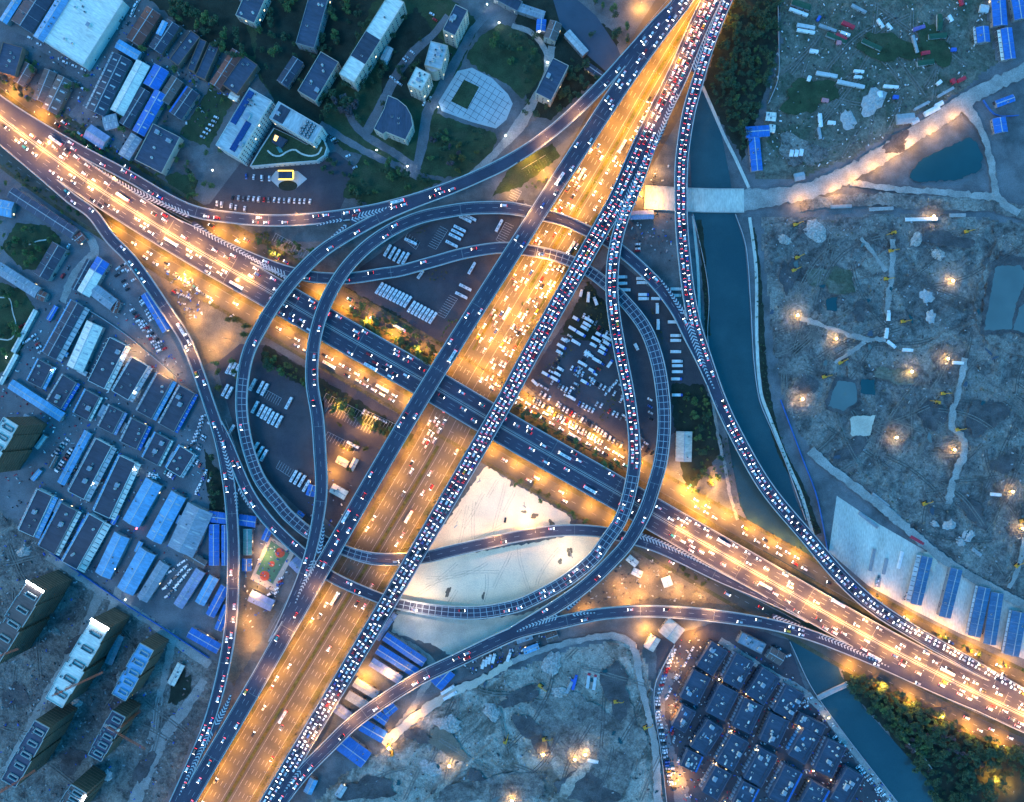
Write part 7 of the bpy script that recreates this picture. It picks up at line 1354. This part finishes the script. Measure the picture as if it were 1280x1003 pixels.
for x, y, an, k, w_ in ((243,398,-20,'weak','in the middle of the lit lot by the left ramp'),(286,424,160,'weak','at the round clump of the lit lot'),(262,372,-60,'weak','at the hut row of the lit lot'),(226,345,-50,'side','at the narrow end of the lit lot'),(300,300,-50,'side','in the amber wedge below the upper ramp'),(345,318,-50,'weak','in the olive trees below the upper ramp'),(458,530,-30,'side','in the amber parking, upper one'),(425,508,-30,'side','in the amber parking, by the inner loop ramp'),(485,575,-60,'side','in the amber parking beside the flyover'),(415,590,0,'side','at the white hut of the amber parking'),(868,630,-60,'side','on the lit ground between side road and river lane'),(890,600,-100,'side','at the edge of the wedge trees'),(845,590,-60,'weak','at the lower side of the pinkish roof'),(680,215,-120,'side','on the brown plot beside the upper ramp'),(818,255,180,'side','beside the violet blue roof'),(330,690,-60,'weak','at the upper corner of the sports court'),(500,548,-60,'side','in the amber parking, right one'),(430,565,0,'side','beside the cream kiosks'),(450,640,160,'weak','on the bare strip beside the flyover'),(810,720,200,'weak','over the bright middle of the amber yard'),(850,738,150,'weak','beside the pit of the amber yard'),(770,735,20,'weak','on the left side of the amber yard'),(800,745,90,'weak','at the lower side of the amber yard'),(830,712,-60,'weak','beside the white square hut of the amber yard'),(785,755,90,'weak','at the planks of the amber yard'),(875,742,180,'weak','at the right end of the amber yard'),(300,350,-60,'weak','at the upper side of the lit lot under the ramp'),(265,440,20,'weak','at the lower corner of the lit lot'),(730,765,20,'weak','at the tip of the amber yard'),(880,650,-120,'side','on the open ground by the river lane'),(860,610,-60,'side','below the pinkish roof'),(905,640,180,'weak','at the river lane'),(795,240,0,'side','between the jammed flyovers above the violet roof'),(820,215,200,'weak','at the bridge head'),(805,785,-60,'side','under the lower ramp at the dirt track corner'),(868,792,-140,'side','at the upper end of the market street'),(848,830,-160,'weak','on the market street, second one'),(836,885,0,'weak','on the market street, third one'),(845,975,0,'side','on the market street, lowest one'),(320,735,-60,'weak','at the sports court'),(308,775,-60,'weak','on the strip between ramp and flyover'),(318,800,-120,'weak','at the corner of ramp and flyover'),(455,845,-30,'side','between the grey and the blue sheds'),(490,840,160,'weak','behind the pale blue shed'),(520,895,140,'weak','on the sandy lane by the sheds'),(488,922,90,'weak','at the mouth of the sandy lane'),(662,195,-120,'side','in the parking under the upper ramp'),(640,240,-120,'weak','on the brown plot beside the flyover'),(170,440,20,'weak','on the alley by the shop sheds'),(208,468,20,'weak','at the end of the alley by the shop sheds'),(1235,970,0,'side','in the clearing of the wood'),(1258,985,90,'side','at the lower edge of the clearing'),(800,8,-90,'side','in the yard at the top edge beside the flyover'),(70,180,-120,'weak','on the verge at upper left'),(150,225,-120,'weak','on the verge by the broad dark hall'),(660,655,-120,'weak','at the lower corner of the white sand')):
    lamp(P(x, y, .1), rad(an), (9, 1.4, 0), k, 'street lamp ' + w_, None)
# tall flood masts on the white sand
for x, y, an, w_ in ((600,598,-60,'at the upper tip of the white sand'),(655,628,-120,'at the upper right side of the white sand'),(572,652,-45,'at the left side of the white sand beside the flyover'),(712,688,-150,'at the right tip of the white sand under the ramps'),(520,752,45,'at the lower left corner of the white sand')):
    NL += 1; t = tag(empty('flood_mast', P(x, y, .1), rad(an)), 'tall floodlight mast ' + w_, 'floodlight', 'floodlight masts')
    b = MB(); b.bar((0, 0, 0), (0, 0, 24), .28, 8, 0, .14); b.build('pole', M['steel'], t); b = MB(); b.box(0, 0, 23.6, .5, 3.2, .25); b.build('crossbar', M['steel'], t)
    for k in (-1.2, 0, 1.2): b = MB(); b.box(.5, k, 23.3, .7, .8, .5); b.build('lamp_head', M['machine'], t); b = MB(); b.box(.5, k, 23.2, .6, .7, .08); b.build('lens', M['lens_white'], t)
    o = bpy.data.objects.new('lamp_light', LD['flood_low' if y > 680 else 'flood']); COL.objects.link(o); o.parent = t; o.location = (.6, 0, 23.1); o.rotation_euler = (0, rad(-18), 0)
# work lamps of the building sites: generator trolley with a lit head
wl = bpy.data.lights.new('work_lamp_light', 'POINT'); wl.color = (1.0, .45, .12); wl.energy = 420 * PW; wl.shadow_soft_size = .4
sl2 = bpy.data.lights.new('alley_lamp_light', 'POINT'); sl2.color = (1.0, .42, .12); sl2.energy = 110 * PW; sl2.shadow_soft_size = .2
sl3 = bpy.data.lights.new('park_lamp_light', 'POINT'); sl3.color = (.95, .97, 1.0); sl3.energy = 60 * PW; sl3.shadow_soft_size = .2
def globe(name, label, cat, group, x, y, z, h, r_, lens, ld):
    global NL; NL += 1
    t = tag(empty(name, P(x, y, z)), label, cat, group); b = MB(); b.bar((0, 0, 0), (0, 0, h), .09, 6); b.build('pole', M['steel'], t)
    if name == 'work_lamp': b = MB(); b.box(0, 0, 0, 1.8, 1.0, 1.1); b.build('generator', M['digger_yellow'], t)
    b = MB(); n = 8
    for k in range(5):
        for i in range(n): a = 2*math.pi*i/n; ph = -1.2 + 2.4*k/4; b.v.append((r_*math.cos(ph)*math.cos(a), r_*math.cos(ph)*math.sin(a), h + r_ + r_*math.sin(ph)))
    for k in range(4):
        for i in range(n): b.f.append([k*n+i, k*n+(i+1) % n, (k+1)*n+(i+1) % n, (k+1)*n+i]); b.m.append(0)
    b.f.append([4*n + i for i in range(n)]); b.m.append(0); b.build('lamp_globe', M[lens], t)
    o = bpy.data.objects.new('lamp_light', ld); COL.objects.link(o); o.parent = t; o.location = (0, 0, h + 2.3 * r_ + .3)
for x, y, w_ in ((1188,352,'alone at the upper right of the site'),(995,395,'at the left end of the forked lane'),(1043,424,'on the middle of the forked lane'),(1137,465,'alone in the middle of the site'),(1182,449,'behind the white truck'),(1118,547,'alone on the dark mud'),(1001,499,'beside the river hoarding'),(1164,272,'at the pipe bundles below the dirt road'),(1262,614,'at the right edge'),(718,947,'left one beside the white truck of the sandy site'),(731,941,'right one beside the white truck of the sandy site'),(679,941,'near the dark pit of the sandy site'),(487,933,'between two excavators'),(640,998,'at the lower edge of the sandy site'),(562,955,'on the muddy lane of the sandy site'),(1190,562,'at the bend of the long track'),(1275,660,'near the excavator at the right edge')):
    globe('work_lamp', 'glowing orange work lamp ' + w_, 'work lamp', 'work lamps of the building sites', x, y, 1.3, 3.0, .8, 'lens_amber', wl)
for x, y, w_ in ((897,847,'between first and second hall'),(931,865,'between second and third hall'),(912,911,'brightest, in the cross alley'),(970,944,'where the lower cross alley meets the halls'),(996,906,'below the row nearest the ramp'),(1014,961,'in the lower cross alley near the river'),(893,952,'behind the small blue edged hall'),(905,1000,'at the lower edge'),(1036,972,'beside the lower river hall'),(945,935,'in the lower cross alley, middle'),(1033,895,'at the river path by the footbridge')):
    globe('alley_lamp', 'small orange lamp of the market halls ' + w_, 'lamp', 'market alley lamps', x, y, .1, 4, .35, 'lens_amber', sl2)
for x, y, w_ in ((609,9,'at the lane above the oval lawn'),(624,32,'at the upper rim of the oval lawn'),(674,43,'at the lane beside the canal'),(684,81,'at the right rim of the oval lawn'),(472,190,'on the path to the curved hall'),(510,210,'at the path crossing by the lower lawn'),(548,137,'at the left corner of the plaza'),(632,172,'at the lower corner of the plaza'),(268,215,'at the left foot of the hotel'),(12,447,'at the thin white shed'),(68,463,'at the squarish small shed'),(157,447,'at the second shop shed'),(139,478,'behind the shop sheds'),(172,491,'at the awning of the third shop shed'),(120,604,'between the long dark sheds'),(172,587,'at the end of the long dark shed'),(147,710,'between the pale and bright blue halls'),(160,748,'behind the bright blue hall')):
    globe('park_lamp', 'small white globe lamp ' + w_, 'lamp', 'small white globe lamps', x, y, .1, 4, .35, 'lens_cool', sl3)
print('LAMPS', NL)
labs = {}
for o in COL.objects:
    if o.parent is None and o.get('label'): labs.setdefault(o['label'], []).append(o.name)
    if o.get('label') and o.parent is None and not 4 <= len(o['label'].split()) <= 16: print('LABEL LENGTH', o.name, o['label'])
for k, v in labs.items():
    if len(v) > 1: print('DUP', k, v)
print('OBJECTS', len(COL.objects), 'top', sum(o.parent is None for o in COL.objects))
